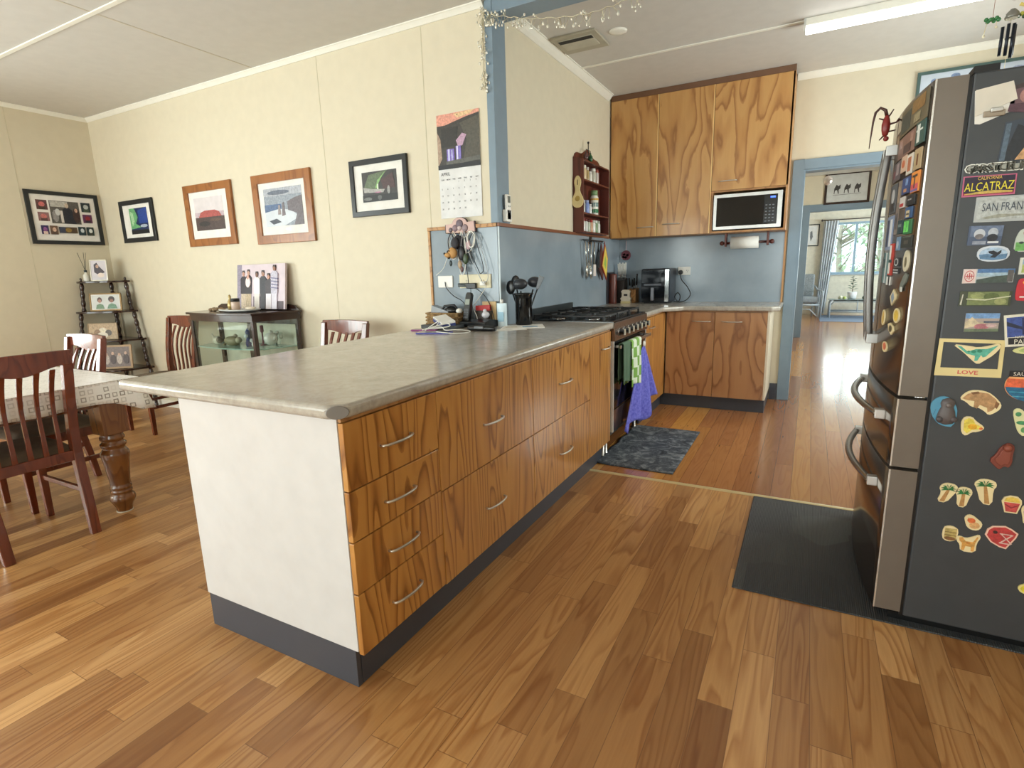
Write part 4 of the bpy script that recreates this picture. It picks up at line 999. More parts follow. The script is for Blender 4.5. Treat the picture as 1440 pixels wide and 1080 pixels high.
fmag('cream magnet of a dark beetle', 2.25, 2.335, 1, 1.04, CREAM, [((90, 84, 60), E(.5, .5, .25, .3))], shape=[(.3, 0), (.8, .3), (1, .8), (.6, 1), (.1, .8), (0, .4)])
fmag('cream magnet of an orange shell above the drawer', 2.31, 2.39, 0.93, 0.968, CREAM, [((226, 120, 84), E(.5, .55, .32, .35))], shape=E(.5, .5, .5, .5))
fmag('dark brown photo print between the family print and the handles', 2.50, 2.575, 1.60, 1.70, C(98, 84, 74, .5), [((150, 130, 110), R4(.2, .8, .5, .9))], .002)
fmag('small white and red ticket under the crowded group print', 2.30, 2.36, 1.425, 1.46, C(214, 208, 204, .5), [((190, 60, 60), R4(.1, .9, .1, .4))])
fmag('dark teal rectangle magnet left of the green one', 2.29, 2.355, 1.34, 1.385, C(46, 70, 76, .5), [((120, 140, 140), R4(.2, .8, .5, .7))])
fmag('slim white card with a black bar, low beside the red striped card', 2.385, 2.45, 1.165, 1.195, C(226, 226, 222, .5), [((30, 30, 34), R4(.1, .4, 0, 1))])
# red gecko figure sticking out above the door handles
m = MB(); RD = C(132, 44, 40, .35); BR = C(70, 34, 26, .4)
gx, gy, gz = .206, 2.56, 1.735
m.lathe([(.002, -.036), (.009, -.03), (.013, -.012), (.014, .006), (.010, .026), (.006, .036), (.002, .042)], (gx, gy, gz), RD, 12)
m.ball((gx+.004, gy, gz-.043), .009, RD)
m.tube([(gx, gy, gz+.035), (gx-.006, gy, gz+.056), (gx-.022, gy, gz+.066), (gx-.036, gy, gz+.052), (gx-.041, gy, gz+.02), (gx-.044, gy, gz-.03), (gx-.046, gy, gz-.072)], [.006, .006, .005, .0045, .0035, .0025, .0012], BR, 8)
for (dz, sx, sz) in ((.022, -1, .008), (.026, .8, .03), (-.03, -.7, -.016), (-.02, 1.3, .004)):
    m.tube([(gx, gy, gz+dz), (gx+.012*sx, gy, gz+dz+sz*.4), (gx+.024*sx, gy, gz+dz+sz)], [.004, .003, .002], BR, 6)
m.tube([(gx+.01, gy, gz+.006), (gx+.03, gy, gz+.01), (xf(gy)-.002, gy, gz+.02)], [.004, .003, .006], BR, 6)
tag(m.build('lizard_ornament'), 'red lizard ornament with a long curled tail, clinging above the fridge handles', 'ornament')

# ------------------------------------------------------------------ mats
def mat_obj(name, x0, x1, y0, y1, mat, label, cat):
    m = MB().box(x0, x1, y0, y1, 0.0, 0.006, mat)
    return tag(m.build(name, bevel=.002), label, cat)
mat_obj('floor_mat', -.185, 1.0, 2.118, 3.09, M['rubber'], 'dark ribbed rubber mat on the laminate in front of the fridge', 'mat')
rg = MB()
def rugf(u, v):
    x = -1.15+.495*u; y = 3.24+.96*v
    z = .008+(.012*max(0, 1-u*6)*(.5+.5*math.sin(v*24)) if u < .17 else 0)
    return (x, y, z)
rg.grid(rugf, 24, 40, M['rug'])
tag(rg.build('kitchen_mat', solid=.007), 'mottled grey pile mat in front of the cooker', 'mat')

# ------------------------------------------------------------------ hall
def hang_picture(label, plane, c, hgt, wid, z0, frame, mat_w, fw, layers, cat='picture', mat=None, depth=.022, name='framed_picture', group=None, plaque=None, art=None, off=.0):
    """plane 'y': on a wall facing -y at y=c[1]; plane 'x': on a wall facing +x at x=c[0]"""
    rz = 0 if plane == 'y' else PI/2
    t = thing(name, label, cat, (c[0], c[1], z0), rz, group)
    w2 = wid/2; f = MB()
    for pp in ([(-w2, 0), (w2, 0), (w2-fw, fw), (-w2+fw, fw)], [(w2, 0), (w2, hgt), (w2-fw, hgt-fw), (w2-fw, fw)],
               [(w2, hgt), (-w2, hgt), (-w2+fw, hgt-fw), (w2-fw, hgt-fw)], [(-w2, hgt), (-w2, 0), (-w2+fw, fw), (-w2+fw, hgt-fw)]):
        f.prism(pp, 'y', -depth, -off, frame)
    f.build('frame', t, bevel=.003)
    MB().box(-w2+fw*.8, w2-fw*.8, -depth*.45, -off, fw*.8, hgt-fw*.8, mat or M['paper']).build('mat_board', t)
    a = art or (fw+mat_w, fw+mat_w, fw+mat_w, fw+mat_w)      # left, bottom, right, top margins
    Q = [(-w2+a[0], hgt-a[3]), (w2-a[2], hgt-a[3]), (w2-a[2], a[1]), (-w2+a[0], a[1])]
    p = MB(); k = 0
    for (col, uv) in layers:
        p.prism(qp(Q, uv), 'y', -depth*.45-.0008-.0004*k, -depth*.45, rcol(col) if isinstance(col, tuple) else col); k += 1
    p.build('print', t)
    if plaque: MB().box(plaque-.035, plaque+.035, -depth*.45-.0012, -depth*.45, fw+.025, fw+.045, M['brass']).build('plaque', t)
    return t
F1 = [(0, 0), (1, 0), (1, 1), (0, 1)]
BLKF = C(24, 28, 32, .3)
pony = []
for u in (.25, .5, .75):
    pony += [((60, 56, 54), [(u-.07, .5), (u-.02, .36), (u+.03, .42), (u+.08, .36), (u+.08, .5), (u+.04, .56), (u+.05, .7), (u+.03, .7), (u, .56), (u-.05, .58), (u-.06, .7), (u-.075, .7)])]
hang_picture('wide dark-framed sketch of three figures over the far hall doorway', 'y', (.415, 10.468), .48, .62, 2.14, M['darkwood'], .0, .035, [((206, 208, 206), F1)]+pony+[((120, 118, 116), [(.15, .74), (.85, .72), (.85, .735), (.15, .755)])])
tag(MB().box(-.21, 1.2, 10.40, 10.468, 2.655, 2.685, C(206, 204, 196, .4)).box(-.21, 1.2, 10.42, 10.468, 2.60, 2.655, C(196, 194, 186, .4)).build('picture_rail_shelf', bevel=.003), 'pale narrow shelf rail high above the far hall doorway', 'shelf')
m = MB().tube([(.11, 8.2, CH), (.11, 8.2, 2.30)], .003, M['brass'], 6)
t = thing('glass_ball', 'faceted clear glass ball hanging in the hall', 'ornament', (.11, 8.2, 2.24))
MB().tube([(0, 0, .055), (0, 0, CH-2.24)], .0015, M['steel'], 6).build('cord', t)
MB().lathe([(.001, -.055), (.03, -.048), (.052, -.02), (.055, 0), (.05, .024), (.03, .048), (.01, .056)], (0, 0, 0), C(206, 196, 190, .1, .5), 12).build('ball', t)
t = thing('cupboard', 'low dark wooden cupboard just inside the hall, left of the doorway', 'cupboard', (-.5, 8.3, 0))
MB().box(-.3, .255, -.22, .22, .06, 1.2, M['rackwood']).build('body', t, bevel=.006)
MB().box(-.32, .275, -.24, .24, 1.2, 1.225, M['darkwood']).build('top', t, bevel=.005)
MB().box(-.29, .245, -.21, .21, 0, .06, M['darkwood']).build('plinth', t)
MB().box(-.28, -.03, -.236, -.22, .1, 1.15, M['rackwood']).build('door', t, bevel=.004)
MB().box(-.02, .235, -.236, -.22, .1, 1.15, M['rackwood']).build('door', t, bevel=.004)

# ------------------------------------------------------------------ lounge
LV = C(180, 190, 204, .6)
t = thing('armchair', 'cane armchair with grey floral cushions by the lounge window', 'armchair', (-.12, 14.45, 0), .2)
cane = C(176, 186, 196, .45)
for (x, y) in ((-.28, -.32), (.28, -.32), (-.28, .3), (.28, .3)):
    MB().tube([(x, y, 0), (x, y, .36)], .022, cane, 10).build('leg', t)
MB().tube([(-.3, -.33, .30), (.3, -.33, .30), (.3, .31, .30), (-.3, .31, .30), (-.3, -.33, .30)], .02, cane, 8).tube([(-.28, -.32, .02), (-.1, -.32, .2), (.1, -.32, .2), (.28, -.32, .02)], .012, cane, 8).build('seat_frame', t)
for s in (-1, 1):
    MB().tube([(s*.32, -.34, .02), (s*.34, -.36, .5), (s*.34, -.3, .60), (s*.34, .2, .62), (s*.31, .33, .7)], .02, cane, 8).build('arm', t)
MB().box(-.27, .27, -.32, .24, .34, .48, C(150, 158, 166, .9, var=.25)).build('seat_cushion', t, bevel=.05, seg=4)
MB().box(-.27, .27, .16, .30, .46, .98, C(140, 148, 154, .9, var=.3)).build('back_cushion', t, bevel=.05, seg=4)
t = thing('coffee_table', 'cane coffee table with glass top under the lounge window', 'table', (.92, 14.55, 0))
MB().box(-.52, .60, -.25, .25, .40, .415, C(120, 138, 138, .1)).build('table_top', t, bevel=.004)
for (x, y) in ((-.48, -.22), (.56, -.22), (-.48, .22), (.56, .22)):
    MB().tube([(x, y, 0), (x, y, .33), (x*.9, y, .40)], .022, cane, 10).build('leg', t)
MB().tube([(-.48, -.22, .14), (.56, -.22, .14), (.56, .22, .14), (-.48, .22, .14), (-.48, -.22, .14)], .015, cane, 8).tube([(-.46, -.22, .30), (-.4, -.22, .36), (.5, -.22, .36), (.54, -.22, .30)], .012, cane, 8).tube([(.05, -.22, .14), (.05, -.22, .39)], .012, cane, 8).box(-.46, .54, -.2, .2, .375, .40, C(120, 126, 128, .5)).build('stretcher', t)
t = thing('potted_plant', 'leafy plant in a white ribbed pot on the lounge coffee table', 'plant', (.86, 14.55, .415))
MB().lathe([(.06, 0), (.085, .02), (.095, .15), (.085, .155), (.001, .14)], (0, 0, 0), C(216, 218, 224, .5), 20).build('pot', t)
m = MB().tube([(0, 0, .13), (.005, 0, .3), (-.005, .01, .46)], .006, C(96, 84, 60, .7), 6)
for i in range(16):
    a = i*2.4; z = .2+.018*i; l = .12-.003*i
    d = Vector((math.cos(a), math.sin(a)*.7, .25)).normalized(); s = Vector((-math.sin(a), math.cos(a), 0))*.024
    b0 = Vector((0, 0, z)); mid = b0+d*l*.55+Vector((0, 0, .012)); e = b0+d*l
    m.add([b0, mid+s, e, mid-s], [(0, 1, 2, 3)], M['leaf_in'])
m.build('foliage', t)
for i, (x, c, s, lb) in enumerate(((.64, (206, 206, 180), .05, 'pale shell ornament on the left of the lounge coffee table'), (.72, (190, 206, 120), .04, 'small yellow-green glass ornament on the lounge coffee table'), (1.10, (90, 110, 96), .05, 'small dark green pot on the right of the lounge coffee table'))):
    tag(MB().lathe([(s*.6, 0), (s, s*.5), (s*.8, s*1.1), (s*.4, s*1.5), (.001, s*1.5)], (x, 14.5, .415), C(*c, .4), 14).build('ornament'), lb, 'ornament')
m = MB()
m.grid(lambda u, v: (.16+.30*u*(1-.35*(1-v))+.12*v*.4, 15.12+.03*math.sin(u*34), .03+2.14*v), 60, 8, C(206, 214, 222, .9))
tag(m.build('curtain'), 'long white curtain gathered at the left of the lounge window', 'curtain')
t = thing('curtain_rod', 'dark curtain rod above the lounge window', 'curtain rod', (1.2, 15.12, 2.19))
MB().tube([(-1.02, 0, 0), (1.1, 0, 0)], .012, C(70, 62, 60, .4), 8).ball((-1.04, 0, 0), .025, C(70, 62, 60, .4)).build('rod', t)
MB().box(-.95, -.93, 0, .09, -.01, .01, C(70, 62, 60, .4)).build('bracket', t)
hang_picture('narrow black-framed sketch on the lounge wall, left of the curtain', 'y', (-.03, 15.205), .50, .30, 1.62, M['black'], .03, .02, [((226, 228, 230), F1), ((120, 124, 130), [(.3, .3), (.5, .25), (.6, .6), (.4, .85), (.3, .6)])])
mat_obj('rug', .25, 2.2, 13.4, 15.0, C(120, 136, 160, .95, var=.15), 'grey-blue rug under the lounge coffee table', 'rug')

# trees outside the lounge window
def tree(label, x, y, h, seed, n, R, z0=-1.5):
    rnd = random.Random(seed)
    t = thing('tree', label, 'tree', (x, y, z0), 0, 'trees outside the lounge window')
    br = MB(); bark = C(150, 146, 134, .8)
    br.tube([(0, 0, 0), (.05, 0, h*.3), (-.05, .05, h*.62), (0, 0, h*.92)], [.12, .09, .06, .02], bark, 8)
    lf = MB(); tips = []
    for i in range(26):
        z = h*(.25+.6*rnd.random()); a = rnd.random()*2*PI; l = R*(.5+.6*rnd.random())
        p0 = Vector((0, 0, z)); p1 = p0+Vector((math.cos(a)*l*.5, math.sin(a)*l*.5, l*.25)); p2 = p0+Vector((math.cos(a)*l, math.sin(a)*l, l*(.2+.5*rnd.random())))
        br.tube([p0, p1, p2], [.03, .02, .008], bark, 5); tips += [p1, p2, (p1+p2)/2]
    for i in range(n):
        c = rnd.choice(tips)+Vector([rnd.gauss(0, R*.18) for _ in range(3)])
        u = Vector([rnd.gauss(0, 1) for _ in range(3)]).normalized(); v = u.orthogonal().normalized()
        s = .05+.05*rnd.random()
        lf.add([c-u*s*1.4, c+v*s*.5, c+u*s*1.4, c-v*s*.5], [(0, 1, 2, 3)], M['leaf_out'])
    br.build('trunk', t); lf.build('foliage', t)
tree('pale branching tree seen through the left lounge window pane', .7, 18.0, 5.2, 3, 380, 1.0)
tree('green leafy tree seen through the right lounge window pane', 3.4, 20.0, 5.0, 5, 380, 1.1)
tree('distant tree between the two nearer ones outside', 2.2, 24.5, 6.0, 8, 500, 1.4)
struct(MB().box(-12, 14, 15.4, 40, -1.6, -1.5, C(150, 160, 110, .9)).build('ground'))
# ------------------------------------------------------------------ dining table and cloth
t = thing('dining_table', 'heavy brown dining table with fat turned legs under the patterned cloth', 'table', (-4.2, 1.06, 0)); TL = Vector(t.location)
tw_ = M['tablewood']
def leg_lathe(x, y):
    m = MB()
    m.box(x-.062, x+.062, y-.062, y+.062, .455, .699, tw_)
    m.lathe([(.055, .455), (.052, .44), (.058, .43), (.058, .42), (.050, .412), (.050, .405), (.061, .395), (.061, .383), (.052, .372), (.055, .362), (.066, .345), (.068, .33), (.062, .30), (.047, .165),
             (.046, .155), (.052, .148), (.052, .138), (.045, .132), (.052, .126), (.052, .116), (.046, .11), (.056, .098), (.062, .082), (.060, .068), (.048, .045), (.040, .028), (.037, .006), (.036, 0)], (x, y, 0), tw_, 24)
    m.lathe([(.039, 0), (.041, .004), (.036, .006)], (x, y, 0), C(206, 196, 176, .5), 20)
    return m
for (x, y) in ((-3.285, 1.475), (-3.285, .65), (-5.15, 1.475), (-5.15, .65)):
    o = leg_lathe(x, y).build('leg', t); o.location = -TL
o = MB().box(-5.3, -3.235, .56, 1.61, .70, .731, tw_).build('table_top', t, bevel=.005); o.location = -TL
o = MB().box(-5.2, -3.25, .60, .625, .61, .70, tw_).box(-5.2, -3.25, 1.495, 1.52, .61, .70, tw_).box(-3.275, -3.25, .625, 1.495, .61, .70, tw_).build('apron', t); o.location = -TL
cl = MB()
X0, X1, Y0, Y1 = -5.33, -3.222, .525, 1.624
zt = .739
ring = []
NX, NY = 60, 30
for i in range(NX): ring.append((X0+(X1-X0)*i/NX, Y0, 0, -1))
for i in range(NY): ring.append((X1, Y0+(Y1-Y0)*i/NY, 1, 0))
for i in range(NX): ring.append((X1-(X1-X0)*i/NX, Y1, 0, 1))
for i in range(NY): ring.append((X0, Y1-(Y1-Y0)*i/NY, -1, 0))
n = len(ring)
def cz(i, k):
    x, y, nx, ny = ring[i]
    dc = min(math.hypot(x-a, y-b_) for a in (X0, X1) for b_ in (Y0, Y1))
    drop = .108+.07*math.exp(-(dc/.09)**2)
    cx_ = 1 if x > (X0+X1)/2 else -1; cy_ = 1 if y > (Y0+Y1)/2 else -1
    bulge = (.004+.03*math.exp(-(dc/.06)**2))*k+.003*math.sin(i*.9)*k
    px = x+nx*bulge+(cx_*.7*bulge if dc < .1 else 0); py = y+ny*bulge+(cy_*.7*bulge if dc < .1 else 0)
    z = zt if k == 0 else zt-.004-drop*k+.004*math.sin(i*.55)*k
    return (px, py, z)
levels = [0, .06, .3, .55, .8, 1.0]
vs = [cz(i, k) for k in levels for i in range(n)]
fs = [(l*n+i, l*n+(i+1) % n, (l+1)*n+(i+1) % n, (l+1)*n+i) for l in range(len(levels)-1) for i in range(n)]
cl.add(vs, fs, M['cloth'], True)
cl.add(vs[:n], [tuple(range(n))], M['cloth'])
tag(cl.build('tablecloth', solid=.002), 'cream tablecloth printed with small brown squares, over the dining table', 'tablecloth')

# ------------------------------------------------------------------ dining chairs
mh = M['mahog']
def make_chair():
    t = thing('dining_chair', 'x', 'chair', group='slatted mahogany dining chairs')
    # back posts, running down into the splayed rear legs
    def post(s):
        pts = [(.175, .275, 0), (.178, .255, .15), (.182, .225, .32), (.185, .21, .42), (.188, .212, .55), (.192, .228, .70), (.195, .25, .82), (.197, .268, .925)]
        m = MB(); ws = [.016, .018, .021, .023, .021, .019, .018, .017]; L = []
        for (p, w_) in zip(pts, ws):
            x = p[0]*s
            L.append([(x-.021, p[1]-w_, p[2]), (x+.021, p[1]-w_, p[2]), (x+.021, p[1]+w_, p[2]), (x-.021, p[1]+w_, p[2])])
        vs = [q for l in L for q in l]; N_ = len(L)
        m.add(vs, [(0, 1, 2, 3), tuple(range(4*N_-4, 4*N_))]+[(i*4+k, i*4+(k+1) % 4, i*4+4+(k+1) % 4, i*4+4+k) for i in range(N_-1) for k in range(4)], mh)
        return m
    for s in (-1, 1): post(s).build('rear_leg', t, bevel=.004)
    for s in (-1, 1):
        m = MB(); a = .175*s
        vs = [(a-.014, -.215, 0), (a+.014, -.215, 0), (a+.014, -.187, 0), (a-.014, -.187, 0), (a-.020, -.222, .42), (a+.020, -.222, .42), (a+.020, -.182, .42), (a-.020, -.182, .42)]
        m.add(vs, [(0, 1, 2, 3), (4, 5, 6, 7), (0, 1, 5, 4), (1, 2, 6, 5), (2, 3, 7, 6), (3, 0, 4, 7)], mh)
        m.build('front_leg', t, bevel=.003)
    # crest rail, lower edge dipping in the middle
    n = 24; m = MB(); vs = []
    for i in range(n+1):
        u = i/n; x = -.214+.428*u; yb = .268+.022*math.sin(PI*u)
        e = abs(u-.5)*2
        dip = .072+.034*(0.5+.5*math.cos(PI*min(1, e*1.25)))
        top = .94+.004*math.sin(PI*u)
        vs += [(x, yb-.012, top-dip), (x, yb+.010, top-dip), (x, yb+.016, top), (x, yb-.006, top)]
    m.add(vs, [(0, 1, 2, 3), tuple(range(4*n, 4*n+4))]+[(i*4+k, i*4+(k+1) % 4, i*4+4+(k+1) % 4, i*4+4+k) for i in range(n) for k in range(4)], mh)
    m.build('crest_rail', t, bevel=.004)
    for k in range(5):
        x = -.128+.064*k; yo = .022*math.sin(PI*(x+.214)/.428)
        m = MB(); L = []
        for j in range(9):
            v = j/8; z = .40+.455*v+.012*(1-abs(k-2)/2)*0
            y = .213+(.262+yo-.213)*v+(-.030*math.sin(PI*v))+.010*math.sin(2*PI*v)
            w_ = .0125-.004*math.sin(PI*v)
            xx = x*(.94+.06*v)
            L += [(xx-w_, y-.006, z), (xx+w_, y-.006, z), (xx+w_, y+.006, z), (xx-w_, y+.006, z)]
        m.add(L, [(0, 1, 2, 3), tuple(range(32, 36))]+[(i*4+q, i*4+(q+1) % 4, i*4+4+(q+1) % 4, i*4+4+q) for i in range(8) for q in range(4)], mh)
        m.build('slat', t, bevel=.002)
    MB().box(-.19, .19, .203, .226, .385, .437, mh).box(-.19, .19, -.215, -.193, .37, .43, mh).box(-.198, -.178, -.2, .21, .37, .43, mh).box(.178, .198, -.2, .21, .37, .43, mh).build('seat_frame', t, bevel=.003)
    sm = MB()
    def sf(u, v):
        x = -.21+.42*u; y = -.23+.43*v
        z = .432+.045*(math.sin(PI*min(1, max(0, u)))*math.sin(PI*v))**.22
        return (x*(1-.06*v), y, z)
    sm.grid(sf, 20, 20, M['seat'])
    sm.box(-.208, .208, -.228, .195, .424, .436, M['seat'])
    sm.build('seat_cushion', t)
    for s in (-1, 1):
        MB().box(s*.176-.009, s*.176+.009, -.19, .245, .215, .24, mh).build('stretcher', t, bevel=.003)
    return t
ch0 = make_chair()
spots = [(-3.40, 1.08, -PI/2, 'slatted mahogany dining chair with its back to the peninsula, at the table end'),
         (-3.885, 1.43, 0, 'slatted mahogany dining chair tucked in on the far side of the table, top rail shining'),
         (-4.86, 2.62, 0, 'slatted mahogany dining chair beside the glass cabinet, below the brown-framed red rock print'),
         (-2.875, 2.58, 0, 'slatted mahogany dining chair against the wall behind the peninsula, only its back showing'),
         (-4.62, 1.40, 0, 'slatted mahogany dining chair further along the far side of the table, mostly out of frame')]
for i, (x, y, rz, lb) in enumerate(spots[:4]):
    c = ch0 if i == 0 else copy_tree(ch0)
    c.location = (x, y, 0); c.rotation_euler = (0, 0, rz); c['label'] = lb

# ------------------------------------------------------------------ glass display cabinet
t = thing('display_cabinet', 'dark glass-sided display cabinet against the dining wall', 'cabinet', (-4.07, 2.88, 0)); DL = Vector(t.location)
def dk(m, nm, par=t, **k):
    o = m.build(nm, par, **k)
    if par is t: o.location = -DL
    return o
plan = [(-4.58, 3.06), (-4.47, 2.72), (-4.07, 2.66), (-3.67, 2.70), (-3.56, 3.06)]
dw = M['darkwood']
def curve_front(grow=0):
    pts = [(-4.58-grow, 3.06), (-4.47-grow, 2.72-grow)]
    for i in range(1, 12): u = i/12; pts.append((-4.47+.80*u, 2.72-.045*math.sin(PI*u)-grow-.02*u))
    pts += [(-3.67+grow, 2.70-grow), (-3.56+grow, 3.06)]
    return pts
dk(MB().prism(curve_front(.02), 'z', .975, .992, dw), 'top', bevel=.004)
dk(MB().prism(curve_front(.0), 'z', .925, .975, dw), 'top_rail')
dk(MB().prism(curve_front(.0), 'z', .26, .31, dw), 'base')
for (x, y, nm) in ((-4.46, 2.735, 'front_post'), (-3.685, 2.72, 'front_post'), (-4.56, 3.04, 'rear_post'), (-3.58, 3.04, 'rear_post')):
    dk(MB().box(x-.016, x+.016, y-.016, y+.016, .0, .93, dw), nm, bevel=.004)
dk(MB().box(-4.19, -4.15, 3.03, 3.055, .31, .93, dw).box(-4.57, -3.57, 3.03, 3.055, .88, .93, dw), 'back_frame')
dk(MB().box(-4.54, -3.6, 3.05, 3.058, .31, .925, C(232, 226, 206, .1)), 'back_panel', label='pale back panel')
dk(MB().prism([(-4.55, 3.03), (-4.45, 2.74)]+[(-4.45+.76*i/8, 2.735-.04*math.sin(PI*i/8)) for i in range(1, 8)]+[(-3.69, 2.73), (-3.59, 3.03)], 'z', .705, .713, C(168, 196, 186, .08)), 'glass_shelf', label='greenish glass shelf')
for (a, c_) in (((-4.575, 3.05), (-4.465, 2.73)), ((-4.465, 2.728), (-4.07, 2.675)), ((-4.07, 2.675), (-3.68, 2.71)), ((-3.675, 2.72), (-3.565, 3.05))):
    g = MB(); g.add([(a[0], a[1], .31), (c_[0], c_[1], .31), (c_[0], c_[1], .925), (a[0], a[1], .925)], [(0, 1, 2, 3)], M['glass'])
    dk(g, 'glass_panel', solid=.003)
m = MB().prism([(-4.58, .99), (-4.57, 1.02), (-4.52, 1.038), (-3.66, 1.038), (-3.60, 1.028), (-3.565, 1.0), (-3.555, .96), (-3.58, .95), (-3.60, .99)], 'y', 3.045, 3.062, dw)
dk(m, 'back_crest', bevel=.003)
MAR = C(214, 206, 190, .4)
def item(name, m, label, cat, group=None, **k): return tag(m.build(name, **k), label, cat, group)
item('figurine', MB().ball((-4.36, 2.86, .748), .035, MAR, sx=1.4).ball((-4.30, 2.84, .753), .028, C(96, 84, 70, .5)).tube([(-4.40, 2.86, .76), (-4.43, 2.86, .80)], [.012, .004], MAR), 'small white and brown dog figurine on the left of the glass shelf', 'figurine')
item('figurine', MB().ball((-4.14, 2.84, .75), .04, C(142, 132, 104, .5), sx=2.2).ball((-4.04, 2.83, .762), .026, C(176, 166, 140, .5)).tube([(-4.2, 2.82, .73), (-4.2, 2.80, .717)], .01, C(142, 132, 104, .5)), 'long mottled tan animal figurine in the middle of the glass shelf', 'figurine')
item('figurine', MB().lathe([(.022, 0), (.026, .02), (.012, .08), (.02, .12), (.001, .15)], (-3.93, 2.84, .713), C(36, 50, 110, .2), 14).ball((-3.93, 2.82, .80), .016, C(226, 228, 230, .3)), 'dark blue and white glass figurine by the front post', 'figurine')
item('teapot', MB().ball((-3.74, 2.90, .775), .055, C(232, 228, 220, .25), sz=.95).ball((-3.74, 2.90, .833), .012, C(232, 228, 220, .25)).tube([(-3.69, 2.89, .77), (-3.66, 2.88, .80)], [.012, .008], C(232, 228, 220, .25)), 'round white china teapot behind the right glass of the cabinet', 'teapot')
item('figurine', MB().ball((-3.80, 2.80, .742), .028, C(206, 206, 206, .25)).ball((-3.82, 2.79, .772), .018, C(196, 196, 198, .25)), 'small pale animal figurine beside the white teapot', 'figurine')
item('wine_glass', MB().lathe([(.02, 0), (.003, .006), (.003, .05), (.022, .07), (.024, .11), (.022, .11)], (-3.66, 2.92, .713), M['glass'], 16), 'clear stemmed glass at the right end of the glass shelf', 'glass')
item('dish', MB().ball((-4.05, 2.86, .335), .06, C(120, 110, 96, .4), sx=1.3, sz=.4), 'small brown dish on the floor of the display cabinet', 'dish')
item('figurine', MB().lathe([(.026, 0), (.03, .02), (.016, .05), (.02, .07), (.001, .085)], (-4.22, 2.93, .713), C(196, 184, 160, .4), 12), 'tan vase-shaped ornament behind the dog figurine', 'ornament')
m = MB()
for i in range(7): m.ball((-3.82+.025*i, 2.95+.01*math.sin(i*3), .80+.02*math.sin(i*2)), .017, C(226, 224, 216, .5), 7)
m.tube([(-3.74, 2.95, .713), (-3.75, 2.95, .80)], .006, C(90, 110, 80, .6), 6)
item('silk_flowers', m, 'bunch of white flowers behind the round white teapot', 'flowers')
item('candlestick', MB().lathe([(.03, 0), (.008, .01), (.006, .10), (.016, .115), (.014, .12), (.014, .16), (.001, .162)], (-3.89, 2.94, .713), C(120, 60, 66, .3), 12), 'dark red glass candlestick at the back of the glass shelf', 'candlestick')
item('vase', MB().lathe([(.04, 0), (.055, .06), (.03, .13), (.035, .15)], (-4.25, 2.86, .31), C(206, 204, 196, .3), 16), 'pale vase on the floor of the display cabinet', 'vase')
# on top of the cabinet
cv = MB(); Q = [(-.29, .36), (.29, .36), (.29, 0), (-.29, 0)]
cv.box(-.29, .29, -.018, 0, 0, .36, C(212, 196, 204, .5))
k = 1
def L_(col, uv):
    global k
    cv.prism(qp(Q, uv), 'y', -.0185-.0004*k, -.018, rcol(col)); k += 1
L_((150, 140, 160), R4(0, .1, .0, 1)); L_((96, 76, 90), R4(.35, .62, .72, 1)); L_((70, 46, 56), R4(.8, .97, .82, 1))
for (u, h, top, body, legs, skin) in ((.14, .12, (44, 34, 44), (44, 34, 44), (206, 186, 160), (190, 140, 120)), (.25, .10, (50, 46, 50), (48, 40, 46), (190, 170, 140), (196, 150, 130)), (.43, .15, (232, 228, 226), (232, 228, 226), (226, 220, 216), (120, 82, 66)),
                                (.56, .13, (46, 46, 56), (46, 46, 56), (50, 46, 54), (176, 132, 112)), (.68, .20, (52, 46, 56), (60, 52, 60), (226, 220, 226), (196, 146, 126)), (.80, .02, (206, 202, 216), (196, 190, 206), (214, 208, 220), (150, 104, 84))):
    L_(legs, R4(u-.05, u+.055, .62, 1)); L_(body, [(u-.065, h+.2), (u-.03, h+.14), (u+.03, h+.14), (u+.07, h+.2), (u+.065, .66), (u-.06, .66)])
    L_(skin, E(u, h+.08, .026, .065)); L_((50, 36, 32), [(u-.028, h+.07), (u-.02, h+.01), (u+.02, h+.01), (u+.028, h+.07), (u, h+.035)])
L_((236, 220, 220), E(.255, .40, .05, .12)); L_((214, 160, 140), E(.255, .29, .022, .05))
for z in (.3, .37, .44, .51): L_((120, 116, 150), [(.735, z), (.87, z+.02), (.87, z+.045), (.735, z+.025)])
o = cv.build('canvas_photo'); o.location = (-3.93, 3.0, 1.0); o.rotation_euler = (-.14, 0, .0)
tag(o, 'large family group photo canvas leaning on the wall on top of the display cabinet', 'photo')
item('tray', MB().lathe([(.10, 0), (.17, .012), (.175, .02), (.165, .02), (.09, .01), (.001, .01)], (-3.98, 2.83, .993), C(206, 206, 202, .3), 28, 'z', 1.15, .7), 'pale oval tray on top of the display cabinet', 'tray')
item('bottle', MB().lathe([(.02, 0), (.024, .03), (.018, .065), (.008, .085), (.011, .10), (.006, .115), (.001, .118)], (-4.10, 2.84, 1.008), C(168, 146, 92, .2, .3), 16), 'small golden bottle on the tray', 'bottle')
item('jar', MB().lathe([(.032, 0), (.033, .06), (.028, .066)], (-3.98, 2.80, 1.008), C(206, 182, 166, .25), 18).lathe([(.034, .066), (.034, .09), (.001, .091)], (-3.98, 2.80, 1.008), M['black'], 18), 'glass jar with a black lid on the tray', 'jar')
m = MB()
for i in range(7): m.ball((-4.33+.028*i, 2.82+.01*math.sin(i*2), 1.005+.006*(i % 2)), .018, C(128, 104, 74, .6), 8, sx=1.3, sz=.8)
item('driftwood', m, 'knobbly brown driftwood on the left of the cabinet top', 'ornament')
item('shell', MB().ball((-3.86, 2.84, 1.02), .03, C(222, 210, 190, .4), sx=1.8, sz=.4), 'flat pale shell lying on the tray', 'shell')

